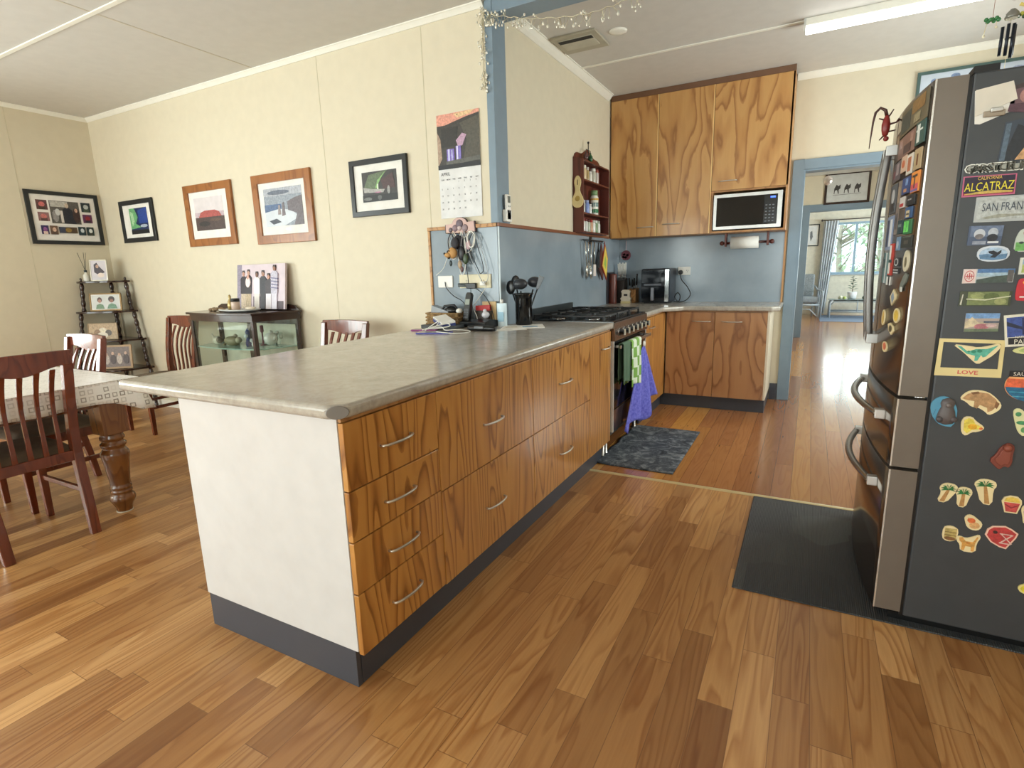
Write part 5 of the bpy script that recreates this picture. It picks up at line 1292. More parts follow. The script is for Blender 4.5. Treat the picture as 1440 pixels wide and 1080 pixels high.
# ------------------------------------------------------------------ corner shelf stand with photographs
t = thing('corner_shelf', 'dark four-tier corner shelf stand with turned posts', 'shelf', (-6.2, 3.03, 0)); KL = Vector(t.location)
cx0, cy0 = -6.225, 3.045
tiers = [(1.262, .31, .33), (.975, .36, .39), (.70, .42, .46), (.42, .48, .52)]
def shelf_m(z, ry, rx):
    pts = [(cx0, cy0)]
    for i in range(17):
        a = i/16*PI/2
        wob = 1+.03*math.sin(a*8)
        pts.append((cx0+rx*math.sin(a)*wob, cy0-ry*math.cos(a)*wob))
    return MB().prism(pts, 'z', z-.018, z, dw)
for (z, ry, rx) in tiers:
    o = shelf_m(z, ry, rx).build('shelf', t, bevel=.002); o.location = -KL
def turned(p0, p1, r=.0175):
    m = MB(); n = 24; P0, P1 = Vector(p0), Vector(p1)
    m.tube([P0.lerp(P1, i/n) for i in range(n+1)], [r*(.75+.45*abs(math.sin(i/n*PI*3.5))) for i in range(n+1)], dw, 8)
    return m
zs = [0]+[x[0] for x in tiers[::-1]]+[1.30]
for (i, (z, ry, rx)) in enumerate(tiers):
    zl = tiers[i+1][0] if i < 3 else 0
    ryl, rxl = (tiers[i+1][1], tiers[i+1][2]) if i < 3 else (ry+.03, rx+.03)
    for (a, b_) in (((cx0+.025, cy0-ry+.03, z-.018), (cx0+.025, cy0-ryl+.06, zl)), ((cx0+rx-.03, cy0-.025, z-.018), (cx0+rxl-.06, cy0-.025, zl)), ((cx0+.02, cy0-.02, z-.018), (cx0+.02, cy0-.02, zl))):
        o = turned(a, b_).build('post', t); o.location = -KL
o = MB().lathe([(.012, 0), (.007, .012), (.012, .022), (.002, .034)], (cx0+.025, cy0-.28, 1.262), dw, 10).lathe([(.012, 0), (.007, .012), (.012, .022), (.002, .034)], (cx0+.30, cy0-.025, 1.262), dw, 10).build('finial', t); o.location = -KL
def photo_frame(label, x, y, z, w_, h_, frame, layers, rz, fw=.014, tilt=-.12, mw=.0):
    t = thing('photo_frame', label, 'photo frame', (x, y, z), 0, 'photo frames on the corner shelf')
    t.rotation_euler = (tilt, 0, rz)
    f = MB(); w2 = w_/2
    for b_ in ((-w2, w2, 0, fw), (-w2, w2, h_-fw, h_), (-w2, -w2+fw, fw, h_-fw), (w2-fw, w2, fw, h_-fw)): f.box(b_[0], b_[1], -.012, 0, b_[2], b_[3], frame)
    f.build('frame', t, bevel=.002)
    p = MB().box(-w2+fw*.7, w2-fw*.7, -.007, -.001, fw*.7, h_-fw*.7, M['paper'])
    Q = [(-w2+fw+mw, h_-fw-mw), (w2-fw-mw, h_-fw-mw), (w2-fw-mw, fw+mw), (-w2+fw+mw, fw+mw)]
    for i, (c, uv) in enumerate(layers): p.prism(qp(Q, uv), 'y', -.0075-.0004*i, -.007, rcol(c))
    p.build('print', t)
    return t
A45 = PI/5
photo_frame('silver photo frame of a dark-haired person holding a baby, top tier of the corner shelf', -6.05, 2.86, 1.263, .15, .20, C(206, 200, 186, .3, .5), [((206, 200, 206), F1), ((70, 60, 70), [(.2, .2), (.4, .1), (.55, .3), (.9, .6), (.5, .75), (.2, .6)]), ((196, 160, 140), E(.42, .3, .1, .09)), ((226, 210, 200), E(.62, .75, .22, .12))], A45, .008)
photo_frame('gilt photo frame of two portraits in green, second tier of the corner shelf', -5.98, 2.84, .977, .28, .17, C(122, 94, 52, .35, .4), [((206, 208, 206), F1), ((86, 62, 56), E(.28, .34, .09, .2)), ((176, 130, 112), E(.28, .42, .06, .13)), ((110, 140, 110), [(.12, 1), (.16, .7), (.28, .62), (.4, .7), (.44, 1)]), ((60, 46, 46), E(.72, .3, .12, .22)), ((150, 104, 84), E(.72, .42, .07, .13)), ((110, 146, 120), [(.54, 1), (.6, .7), (.72, .6), (.86, .7), (.92, 1)])], A45, .012, mw=.008)
photo_frame('sepia wedding photo in a pale mount, third tier of the corner shelf', -6.02, 2.79, .702, .26, .16, C(176, 152, 120, .5), [((186, 160, 126), F1), ((226, 214, 190), E(.5, .45, .14, .2)), ((150, 120, 90), E(.3, .6, .12, .25)), ((96, 84, 74), E(.7, .6, .12, .2)), ((228, 218, 200), E(.48, .75, .2, .2))], A45, .006)
photo_frame('wood-framed old family group photo, lowest visible tier of the corner shelf', -5.90, 2.78, .422, .34, .23, C(176, 142, 100, .4), [((128, 112, 108), F1)]+sum([[((200, 186, 176) if i % 2 else (84, 70, 70), E(.12+.19*i, .62, .085, .25)), ((206, 172, 150), E(.12+.19*i, .32+.06*(i % 2), .04, .08))] for i in range(5)], []), A45, .018)
t = thing('reed_diffuser', 'reed diffuser with dark sticks beside the silver frame on the corner shelf', 'diffuser', (-6.16, 2.80, 1.263))
MB().lathe([(.026, 0), (.028, .01), (.026, .055), (.012, .072), (.011, .088)], (0, 0, 0), C(226, 224, 214, .2), 16).build('bottle', t)
MB().lathe([(.013, .086), (.013, .105), (.004, .106)], (0, 0, 0), C(40, 60, 70, .3), 12).build('collar', t)
for (dx, dy) in ((-.05, -.02), (-.005, .03), (.02, .0)):
    MB().tube([(0, 0, .1), (dx, dy, .27)], .0018, M['black'], 6).build('reed', t)

# ------------------------------------------------------------------ pictures on the walls
def grp(): return 'framed pictures on the dining walls'
col = [((236, 232, 228), F1)]
def photo(u0, u1, v0, v1, a, b_, c):
    return [(a, R4(u0, u1, v0, v1)), (b_, E((u0+u1)/2, v0+(v1-v0)*.45, (u1-u0)*.28, (v1-v0)*.26)), (c, R4(u0+(u1-u0)*.2, u0+(u1-u0)*.8, v0+(v1-v0)*.68, v1))]
col += photo(.07, .24, .10, .32, (96, 60, 62), (206, 110, 110), (70, 54, 44)) + photo(.07, .24, .38, .58, (150, 110, 110), (206, 120, 116), (90, 60, 60))
col += [((92, 88, 84), R4(.27, .74, .10, .62)), ((190, 186, 180), R4(.28, .56, .11, .24)), ((34, 36, 48), [(.46, .3), (.54, .22), (.62, .3), (.66, .62), (.46, .62)]), ((206, 186, 168), E(.54, .2, .03, .06)), ((60, 40, 40), E(.68, .42, .06, .18)), ((206, 170, 150), E(.68, .3, .025, .05)), ((214, 206, 200), R4(.42, .46, .32, .6)), ((150, 146, 146), E(.34, .45, .05, .14)), ((206, 206, 206), E(.38, .36, .04, .08))]
col += photo(.78, .93, .10, .32, (34, 48, 56), (190, 196, 196), (70, 84, 70)) + photo(.78, .93, .38, .58, (96, 44, 84), (150, 40, 50), (60, 40, 60))
col += photo(.08, .19, .68, .88, (52, 40, 92), (150, 90, 150), (226, 200, 190)) + photo(.22, .33, .68, .88, (110, 84, 70), (226, 190, 170), (90, 70, 60))
col += [((84, 66, 50), R4(.36, .64, .70, .84)), ((60, 66, 90), R4(.36, .45, .70, .84)), ((150, 120, 60), E(.5, .77, .05, .05))] + photo(.67, .78, .68, .88, (30, 50, 60), (206, 214, 220), (40, 60, 70)) + photo(.81, .92, .68, .88, (34, 56, 60), (226, 230, 230), (60, 60, 50))
hang_picture('wide black-framed collage of ten family photos on the left wall', 'x', (-6.249, 2.755), .475, .585, 1.61, BLKF, .008, .034, col, group=grp())
au = [((24, 44, 92), F1), ((110, 176, 120), [(0, 0), (.3, 0), (.45, .35), (.3, .6), (.6, .75), (0, .8)]), ((176, 214, 170), [(.05, .1), (.2, .2), (.25, .5), (.1, .7)]), ((36, 70, 150), [(.5, .1), (1, 0), (1, .6), (.5, .6)]), ((176, 190, 206), E(.75, .7, .2, .06)), ((22, 26, 30), R4(0, 1, .84, 1))]
hang_picture('small square black-framed aurora print nearest the room corner', 'y', (-5.64, 3.084), .385, .545, 1.615, BLKF, .075, .042, au, group=grp(), art=(.145, .075, .11, .075))
rk = [((216, 208, 210), F1), ((196, 176, 184), R4(0, 1, .45, .6)), ((176, 84, 80), [(.12, .6), (.2, .45), (.35, .40), (.7, .40), (.84, .46), (.92, .6)]), ((78, 62, 60), R4(0, 1, .6, 1)), ((50, 44, 46), E(.3, .8, .2, .08)), ((96, 76, 66), E(.7, .7, .2, .05))]
hang_picture('brown-framed print of a red desert rock on the dining wall', 'y', (-4.555, 3.084), .51, .64, 1.535, M['framewood'], .07, .062, rk, group=grp(), art=(.12, .13, .13, .11), plaque=-.0)
cl_ = [((150, 158, 170), F1), ((176, 180, 190), R4(0, 1, 0, .2)), ((104, 112, 128), E(.4, .12, .3, .06)), ((84, 108, 146), R4(0, .45, .42, .62)), ((206, 212, 220), [(.0, .62), (.4, .55), (.7, .6), (.9, .8), (.5, 1), (.0, 1)]), ((116, 106, 112), [(.45, .75), (.48, .4), (.52, .38), (.55, .72)]), ((110, 102, 108), [(.62, .6), (.62, .38), (.8, .3), (1, .25), (1, 1), (.75, 1), (.85, .7)]), ((150, 140, 140), [(.35, .7), (.37, .45), (.42, .45), (.43, .7)]), ((60, 66, 80), [(.1, .85), (.3, .8), (.42, .9), (.2, .95)])]
hang_picture('brown-framed print of sea stacks and surf on the dining wall', 'y', (-3.645, 3.084), .525, .655, 1.515, M['framewood'], .07, .066, cl_, group=grp(), art=(.12, .13, .11, .11), plaque=.04)
gr = [((56, 54, 54), F1), ((96, 112, 84), [(.2, .1), (.75, .0), (.5, .3), (.44, .6), (.3, .65), (.05, .5)]), ((140, 184, 116), [(.45, .3), (.7, .02), (.55, .25), (.46, .45), (.47, .6), (.38, .55)]), ((226, 240, 214), [(.44, .42), (.47, .42), (.46, .62), (.43, .62)]), ((74, 50, 52), [(.55, .3), (.9, .1), (.95, .6), (.6, .6)]),
      ((170, 168, 164), [(.03, .5), (.3, .58), (.65, .62), (.6, .72), (.05, .68)]), ((186, 130, 156), E(.45, .70, .10, .02)), ((150, 150, 148), E(.76, .65, .04, .14)), ((24, 28, 30), R4(0, 1, .78, 1)), ((110, 112, 110), E(.15, .9, .12, .06)), ((90, 94, 94), E(.5, .88, .06, .08))]
hang_picture('black-framed green aurora over water print, right of the brown frames', 'y', (-2.668, 3.084), .378, .51, 1.655, BLKF, .07, .036, gr, group=grp(), art=(.105, .095, .095, .085))
bl = [((196, 206, 220), F1), ((120, 140, 176), E(.12, .1, .03, .04)), ((120, 140, 176), E(.3, .06, .04, .03)), ((96, 110, 150), E(.55, .05, .06, .02)), ((150, 160, 190), E(.8, .08, .05, .03))]
hang_picture('blue-green framed picture high on the kitchen back wall above the fridge', 'y', (1.00, 5.568), .62, .76, 2.035, C(70, 96, 92, .35), .0, .022, bl)

# calendar
t = thing('calendar', 'wall calendar open at April with a purple waterfall photo', 'calendar', (-2.005, 3.083, 1.597))
cp = MB(); w2 = .158; Q = [(-w2, .628), (w2, .628), (w2, .302), (-w2, .302)]
cp.box(-w2, w2, -.004, 0, .302, .628, M['paper'])
k = 1
wf = [((62, 58, 54), F1), ((226, 158, 138), [(0, 0), (1, 0), (1, .06), (.7, .1), (.5, .14), (.2, .2), (0, .2)]), ((232, 196, 150), [(.4, .02), (.9, 0), (.8, .06), (.5, .1)]), ((84, 80, 70), [(.55, .2), (1, .1), (1, .9), (.6, .9), (.7, .5)]), ((46, 44, 42), [(.1, .25), (.5, .25), (.45, .6), (.1, .6)]), ((176, 150, 130), [(0, .3), (.08, .45), (.1, .8), (0, .95)]),
      ((196, 160, 186), [(.45, .5), (.6, .38), (.7, .42), (.6, .6), (.5, .62)]), ((130, 110, 196), R4(.22, .40, .64, .98)), ((206, 206, 240), R4(.25, .29, .64, .98)), ((190, 190, 236), R4(.33, .36, .66, .98)), ((130, 116, 196), R4(.44, .56, .6, .98)), ((226, 222, 244), R4(.46, .49, .6, .98)), ((96, 96, 90), [(.2, .86), (1, .82), (1, .9), (.2, .94)]), ((28, 28, 34), [(0, .92), (1, .92), (1, 1), (0, 1)])]
for (c, uv) in wf: cp.prism(qp(Q, uv), 'y', -.0042-.0003*k, -.004, rcol(c)); k += 1
cp.build('photo_page', t)
gp = MB().box(-w2, w2, -.004, 0, 0, .302, C(226, 226, 226, .7))
gp.text('APRIL', .028, lambda a, b_: (-.142+a, -.0047, .272+b_), C(60, 60, 66, .6), .0004, 'LEFT')
for i, d in enumerate(('SUN', 'MON', 'TUE', 'WED', 'THU', 'FRI', 'SAT')):
    gp.text(d, .012, lambda a, b_, i=i: (-.130+.043*i+a, -.0047, .238+b_), C(60, 60, 66, .6), .0003)
n = 0
for i in range(3, 33):
    r, c = divmod(i, 7)
    gp.text(str(i-2), .013, lambda a, b_, r=r, c=c: (-.138+.043*c+a, -.0047, .222-.041*r+b_), C(70, 70, 76, .6), .0002)
gp.build('date_page', t)
MB().lathe([(.004, 0), (.004, -.006)], (0, 0, .615), M['black'], 8, 'y').build('pin', t)

# ------------------------------------------------------------------ ceiling things
t = thing('fluorescent_light', 'long white fluorescent batten light on the kitchen ceiling', 'ceiling light', (.5, 4.40, CH))
MB().box(-.645, .80, -.035, .062, -.045, 0, M['trim_white']).build('housing', t, bevel=.004)
MB().box(-.640, .795, -.026, .054, -.072, -.045, emis('tube_glow', (1, .98, .94, 1), 5.0)).build('diffuser', t)
MB().box(-.652, -.640, -.037, .064, -.076, 0, C(206, 206, 200, .4)).box(.795, .807, -.037, .064, -.076, 0, C(206, 206, 200, .4)).build('end_cap', t)
t = thing('air_vent', 'rectangular white ceiling air vent with one dark slot', 'vent', (-1.515, 3.915, CH))
MB().box(-.16, .16, -.15, .15, -.016, 0, C(176, 170, 152, .5)).build('frame', t, bevel=.003)
MB().box(-.12, .12, -.11, .07, -.022, -.016, C(190, 186, 170, .5)).build('flap', t, bevel=.002)
MB().box(-.12, .12, -.105, -.058, -.0235, -.022, M['blackmatte']).build('slot', t)
tag(MB().lathe([(.001, -.012), (.045, -.012), (.06, -.004), (.06, 0)], (-1.24, 3.90, CH), M['trim_white'], 24).build('ceiling_cap'), 'small round white cap on the kitchen ceiling beside the vent', 'cap')

# crystal garland on the header and down the post
def garland(label, pts, n, seed):
    rnd = random.Random(seed); t = thing('garland', label, 'garland', pts[0])
    o0 = Vector(pts[0]); P = [Vector(p)-o0 for p in pts]
    fine = []
    for i in range(len(P)-1):
        for j in range(6): fine.append(P[i].lerp(P[i+1], j/6)+Vector((0, 0, .004*math.sin((i*6+j)*1.7))))
    fine.append(P[-1])
    MB().tube(fine, .0022, C(200, 192, 168, .3, .6), 6).build('wire', t)
    cr = C(232, 228, 214, .1, .3); protos = []
    for i in range(5):
        d = Vector((rnd.uniform(-.03, .03), rnd.uniform(-.02, .01), -.012-.011*i+.03*(i == 0)))
        protos.append(MB().tube([(0, 0, 0), d*.5+Vector((.006, 0, 0)), d], .0011, C(206, 198, 170, .3, .6), 5).ball(d, rnd.uniform(.004, .008), cr, 6, sz=1.5).build('crystal', t))
    for i in range(n):
        c = protos[i] if i < 5 else protos[i % 5].copy()
        if i >= 5: COL.objects.link(c); c.parent = t
        c.location = fine[int(rnd.random()*(len(fine)-1))]; c.rotation_euler = (0, 0, rnd.random()*6.28)
    return t
garland('wire garland of clear crystals drooping along the blue header beam', [(-1.74, 3.06, 2.70), (-1.62, 3.06, 2.665), (-1.5, 3.06, 2.63), (-1.4, 3.06, 2.61), (-1.25, 3.06, 2.585), (-1.12, 3.06, 2.575), (-1.0, 3.06, 2.583), (-.86, 3.06, 2.605), (-.7, 3.06, 2.65), (-.55, 3.06, 2.71)], 90, 4)
garland('wire garland of clear crystals hanging down the blue post', [(-1.775, 3.06, 2.74), (-1.79, 3.06, 2.62), (-1.785, 3.06, 2.52), (-1.79, 3.06, 2.42), (-1.785, 3.06, 2.33)], 50, 9)
garland('short wire of clear crystals bunched where the post meets the beam', [(-1.80, 3.062, 2.73), (-1.76, 3.062, 2.70), (-1.71, 3.062, 2.69), (-1.68, 3.062, 2.66)], 26, 12)
# wind chimes hung from the header
t = thing('wind_chime', 'wind chime of black tubes hanging from the header near the fridge', 'wind chime', (.618, 3.06, 2.19))
MB().tube([(.012, 0, .06), (.012, 0, .525)], .0012, M['steel'], 5).lathe([(.012, 0), (.014, .003), (.012, .006)], (.012, 0, .06), M['steel'], 12, 'y').build('cord', t)
MB().lathe([(.022, -.006), (.024, 0), (.020, .014), (.008, .028), (.001, .030)], (.010, 0, -.012), C(150, 148, 140, .25, .5), 16).build('top', t)
for (dx, dy, a, b_) in ((-.012, .012, -.04, -.145), (.0, -.018, -.04, -.155), (.026, .01, -.04, -.15), (.018, -.012, -.04, -.165)):
    MB().tube([(dx, dy, a), (dx, dy, b_)], .0058, C(38, 44, 56, .3, .4), 10).build('chime_tube', t)
MB().tube([(.008, 0, 0), (.008, 0, -.21)], .0008, M['brass'], 5).lathe([(.012, 0), (.012, .004)], (.008, 0, -.09), dw, 12).build('striker', t)
t = thing('wind_chime', 'green mosaic hanging ornament with two pale drops, left of the black chime', 'wind chime', (.568, 3.06, 2.18))
MB().tube([(0, 0, 0), (0, 0, .535)], .0010, C(176, 130, 110, .4), 5).build('cord', t)
m = MB()
for i in range(7): m.ball((-.02+.0065*i, .004*math.sin(i*2), .004*math.cos(i*2.5)), .008, C(62, 128, 76, .15), 7)
m.build('mosaic', t)
MB().tube([(-.016, 0, 0), (-.022, 0, -.05)], .001, M['brass'], 5).ball((-.022, 0, -.056), .005, C(250, 240, 210, .1), 8, sz=1.4).tube([(.012, 0, 0), (.014, 0, -.022)], .001, M['brass'], 5).ball((.014, 0, -.028), .005, C(250, 240, 210, .1), 8).build('drop', t)
t = thing('wind_chime', 'yellow-green glass hanging ornament at the top right corner', 'wind chime', (.665, 3.06, 2.19))
MB().tube([(0, 0, 0), (0, 0, .525)], .0010, M['brass'], 5).build('cord', t)
m = MB()
for i in range(6): m.ball((-.016+.008*i, 0, .006*math.sin(i*2)-.012), .008, C(206, 206, 90, .15) if i % 2 else C(60, 90, 60, .2), 7)
m.tube([(-.018, 0, .03), (.02, 0, .012)], .006, C(232, 206, 110, .3), 8).build('beads', t)
# ------------------------------------------------------------------ things on the peninsula
WT = T1
BK = M['black']
t = thing('utensil_crock', 'black fluted crock with a flared rim, full of black utensils, on the peninsula', 'crock', (-1.60, 3.135, WT+.0))
m = MB(); n = 40
prof = [(.050, 0), (.052, .008), (.052, .17), (.054, .176), (.057, .18), (.056, .188), (.066, .197), (.062, .203), (.050, .199), (.046, .02), (.001, .015)]
vs = []
for (r, h) in prof:
    for k in range(n):
        rr = r*(1+(.035*abs(math.sin(k*PI/4.0)) if .005 < h < .175 and r > .049 else 0)); a = 2*PI*k/n
        vs.append((rr*math.cos(a), rr*math.sin(a), h))
m.add(vs, [(i*n+k, i*n+(k+1) % n, (i+1)*n+(k+1) % n, (i+1)*n+k) for i in range(len(prof)-1) for k in range(n)]+[tuple(range(n))[::-1]], C(14, 14, 16, .12), True)
m.build('pot', t)
MB().box(-.004, .004, -.0005, .0005, 0, .001, BK)
def utensil(label, kind, dx, dy, lean, zt):
    u = thing('kitchen_utensil', label, 'utensil', (-1.60+dx*.3, 3.135+dy*.3, WT+.03), 0, 'black utensils in the crock')
    top = Vector((dx+lean[0], dy+lean[1], zt-.03)); base = Vector((0, 0, 0))
    mid = base.lerp(top, .72)
    MB().tube([base, mid], .005, BK, 8, flat=.7).build('handle', u)
    m = MB(); d = (top-mid)
    if kind == 'ladle': m.ball(tuple(mid+d*.6), .043, C(44, 46, 52, .35), 14, sx=1.1, sz=.8)
    elif kind == 'spoon': m.ball(tuple(mid+d*.6), .030, BK, 12, sx=1.1, sy=.35, sz=1.5)
    else:
        s = d.cross(Vector((0, 1, 0))).normalized()*.018; e = Vector((0, .002, 0))
        q = [mid-s*.5, mid+s*.5, top+s, top-s]
        m.add([a-e for a in q]+[a+e for a in q], [(0, 1, 2, 3), (4, 5, 6, 7), (0, 1, 5, 4), (1, 2, 6, 5), (2, 3, 7, 6), (3, 0, 4, 7)], BK)
    m.build('head', u)
utensil('black spoon leaning furthest left out of the crock', 'spoon', -.05, 0, (-.035, 0), .265)
utensil('black spoon rising second from the left in the crock', 'spoon', -.035, .01, (-.02, 0), .30)
utensil('grey-black round ladle at the front of the crock', 'ladle', .0, -.02, (-.0, -.02), .29)
utensil('black ladle behind and right of the grey one in the crock', 'ladle', .035, .02, (.022, .02), .30)
utensil('flat black turner leaning right out of the crock', 'turner', .055, 0, (.06, 0), .305)
def flat(name, label, cat, pts, z0, z1, mat, extra=(), group=None, bevel=.001):
    m = MB().prism(pts, 'z', z0, z1, mat)
    k = 1
    for (c, pp) in extra: m.prism(pp, 'z', z1, z1+.0004*k, rcol(c)); k += 1
    return tag(m.build(name, bevel=bevel), label, cat, group)
flat('papers', 'white printed papers under and in front of the black crock', 'paper', [(-1.62, 2.86), (-1.40, 3.02), (-1.50, 3.20), (-1.70, 3.06)], WT, WT+.003, M['paper'], [((120, 160, 190), [(-1.53, 2.98), (-1.45, 3.03), (-1.48, 3.08), (-1.56, 3.03)]), ((206, 196, 170), [(-1.62, 2.93), (-1.56, 2.97), (-1.59, 3.01), (-1.65, 2.97)])])
flat('papers', 'second thin white paper nearest the edge beside the black glasses case', 'paper', [(-1.60, 2.76), (-1.46, 2.90), (-1.52, 2.95), (-1.66, 2.82)], WT, WT+.0015, M['paper'])
def phone(label, cx, cy, a, L_, W_, c, sc_):
    t = thing('mobile_phone', label, 'phone', (cx, cy, WT), a)
    MB().box(-L_/2, L_/2, -W_/2, W_/2, 0, .009, C(*c, .3)).build('case', t, bevel=.003)
    MB().box(-L_/2+.004, L_/2-.004, -W_/2+.004, W_/2-.004, .009, .0095, C(*sc_, .05)).build('screen', t)
phone('purple-blue mobile phone under the white cables on the peninsula', -1.90, 2.575, .28, .20, .085, (84, 88, 170), (40, 34, 60))
phone('dark mobile phone with a pink edge, left of the purple-blue one', -2.06, 2.70, .28, .16, .08, (150, 70, 130), (120, 110, 100))
tag(MB().lathe([(.016, -.095), (.02, -.08), (.022, 0), (.02, .08), (.014, .095)], (-1.68, 2.745, WT+.017), BK, 14, 'x', .8, .8).box(-1.72, -1.66, 2.722, 2.728, WT+.018, WT+.03, C(110, 112, 116, .3)).build('glasses_case'), 'black glossy glasses case in front of the cordless phone', 'case')
t = thing('cordless_phone', 'black cordless phone standing in its base against the splashback', 'phone', (-1.86, 2.97, WT), -.1)
MB().prism([(-.06, 0), (-.06, .035), (.0, .05), (.11, .035), (.14, .015), (.14, 0)], 'x', -.09, .12, BK).build('base', t, bevel=.004).rotation_euler = (0, 0, 0)
hs = MB().prism([(-.024, 0), (.024, 0), (.026, .06), (.024, .17), (.016, .185), (-.016, .185), (-.024, .17), (-.026, .06)], 'y', -.013, .013, BK).build('handset', t, bevel=.005)
hs.location = (-.05, -.035, .035); hs.rotation_euler = (-.25, 0, -.05)
MB().box(-.018, .018, -.0145, -.013, .105, .14, C(150, 158, 150, .2)).build('display', hs, label='grey-green display')
kp = MB()
for r in range(4):
    for c_ in range(3): kp.box(-.018+c_*.013, -.009+c_*.013, -.0145, -.013, .02+r*.016, .03+r*.016, C(70, 74, 80, .4))
kp.build('keypad', hs)
t = thing('wicker_basket', 'small wicker basket of odds and ends in the corner by the splashback', 'basket', (-2.08, 2.98, WT))
bm_ = MB()
for b_ in ((-.12, .12, -.07, -.058), (-.12, .12, .058, .07), (-.12, -.108, -.058, .058), (.108, .12, -.058, .058)): bm_.box(b_[0], b_[1], b_[2], b_[3], .004, .09, M['wicker'])
bm_.box(-.12, .12, -.07, .07, 0, .006, M['wicker'])
for z in (.02, .04, .06, .085): bm_.tube([(-.124, -.074, z), (.124, -.074, z), (.124, .074, z), (-.124, .074, z), (-.124, -.074, z)], .006, M['wicker'], 6)
bm_.build('basket', t)
item('case', MB().prism([(-.07, 0), (.06, 0), (.07, .02), (-.06, .06)], 'y', -.03, .03, C(150, 154, 160, .35)), 'grey case leaning out of the left of the wicker basket', 'case').location = (-2.12, 2.97, WT+.075)
m = MB(); m.ball((-2.05, 2.98, WT+.10), .035, BK, sx=1.5, sz=.8); m.tube([(-2.12, 2.95, WT+.09), (-2.09, 2.96, WT+.13), (-2.02, 2.97, WT+.135), (-1.98, 2.97, WT+.09)], .008, BK, 8)
item('sunglasses', m, 'black sunglasses heaped in the wicker basket', 'sunglasses')
item('tissue', MB().ball((-1.97, 2.95, WT+.10), .022, M['white'], 8, sz=.8), 'crumpled white tissue at the right of the wicker basket', 'tissue')
t = thing('card_box', 'white and blue box lying slanted in front of the wicker basket', 'box', (-2.00, 2.82, WT+.03), -.55)
MB().box(-.075, .075, -.045, .045, 0, .022, C(60, 72, 128, .4)).build('base', t, bevel=.002)
MB().box(-.074, .074, -.044, .044, .022, .034, M['white']).box(-.06, .05, -.045, -.0435, .026, .029, C(96, 110, 150, .4)).build('lid', t, bevel=.002)
t.rotation_euler = (.12, .22, -.55)
flat('notebook', 'dark grey flat wallet under the white and blue box', 'wallet', [(-2.17, 2.80), (-1.93, 2.72), (-1.90, 2.90), (-2.15, 2.96)], WT, WT+.022, C(58, 62, 66, .5), bevel=.004)
tag(MB().prism([(-.05, 0), (.05, 0), (.05, .155), (-.05, .155)], 'y', -.006, .006, C(206, 176, 128, .6)).build('greeting_card'), 'tan kraft card standing against the splashback', 'card').location = (-1.80, 3.045, WT)
tag(MB().prism([(-.055, 0), (.05, 0), (.05, .035), (-.055, .03)], 'y', -.008, .008, C(184, 40, 40, .5)).build('red_packet'), 'bright red packet in front of the tan card', 'packet').location = (-1.83, 3.02, WT+.10)
t = thing('paper_stand', 'small dark box of oddments behind the phone base', 'box', (-1.82, 3.025, WT))
MB().box(-.07, .045, -.015, .01, 0, .098, C(70, 60, 52, .5)).build('box', t, bevel=.002)
item('ornament', MB().ball((-1.795, 2.985, WT+.075), .022, C(206, 206, 212, .3), 8, sx=1.3).ball((-1.80, 2.985, WT+.10), .012, C(206, 206, 212, .3), 8).box(-1.81, -1.78, 2.98, 2.99, WT, WT+.06, C(70, 60, 52, .5)), 'little white bird-like ornament beside the phone base', 'ornament')
t = thing('refill_pouch', 'pale blue and white refill pouch with a white cap beside the crock', 'pouch', (-1.705, 3.035, WT))
m = MB()
m.grid(lambda u, v: (-.037+.074*u, -.018*math.sin(PI*u)*(1-v*.8), .145*v), 10, 8, C(206, 224, 232, .35)).grid(lambda u, v: (-.037+.074*u, .018*math.sin(PI*u)*(1-v*.8), .145*v), 10, 8, C(206, 224, 232, .35))
m.prism([(-.02, .03), (.02, .03), (.02, .09), (-.02, .09)], 'y', -.0165, -.0155, C(150, 190, 210, .4))
m.build('pouch', t)
MB().lathe([(.011, .143), (.011, .168), (.001, .169)], (.0, 0, 0), M['white'], 14).build('cap', t)
def cable(label, pts, r, mat, group=None, name='charging_cable'):
    P = [Vector(p) for p in pts]; out = []
    for i in range(len(P)-1):
        p0 = P[max(i-1, 0)]; p1 = P[i]; p2 = P[i+1]; p3 = P[min(i+2, len(P)-1)]
        for j in range(8):
            s = j/8; out.append(.5*((2*p1)+(p2-p0)*s+(2*p0-5*p1+4*p2-p3)*s*s+(3*p1-p0-3*p2+p3)*s**3))
    out.append(P[-1])
    return tag(MB().tube(out, r, mat, 6).build(name), label, 'cable', group)
WC = C(236, 234, 226, .4); KC = C(34, 36, 42, .4)
cable('white charging cable coiled loosely over the purple-blue phone', [(-1.97, 2.58, WT+.014), (-1.99, 2.66, WT+.03), (-1.94, 2.68, WT+.06), (-1.93, 2.62, WT+.03), (-1.99, 2.61, WT+.018), (-1.90, 2.64, WT+.03), (-1.84, 2.60, WT+.018), (-1.78, 2.62, WT+.02), (-1.74, 2.70, WT+.006), (-1.70, 2.62, WT+.006), (-1.76, 2.56, WT+.006), (-1.86, 2.54, WT+.014)], .0028, WC)
cable('white cable bundle lying left of the purple-blue phone', [(-2.02, 2.62, WT+.012), (-1.97, 2.70, WT+.03), (-1.92, 2.74, WT+.04), (-1.88, 2.70, WT+.03), (-1.93, 2.66, WT+.02), (-2.01, 2.68, WT+.014)], .0035, WC)
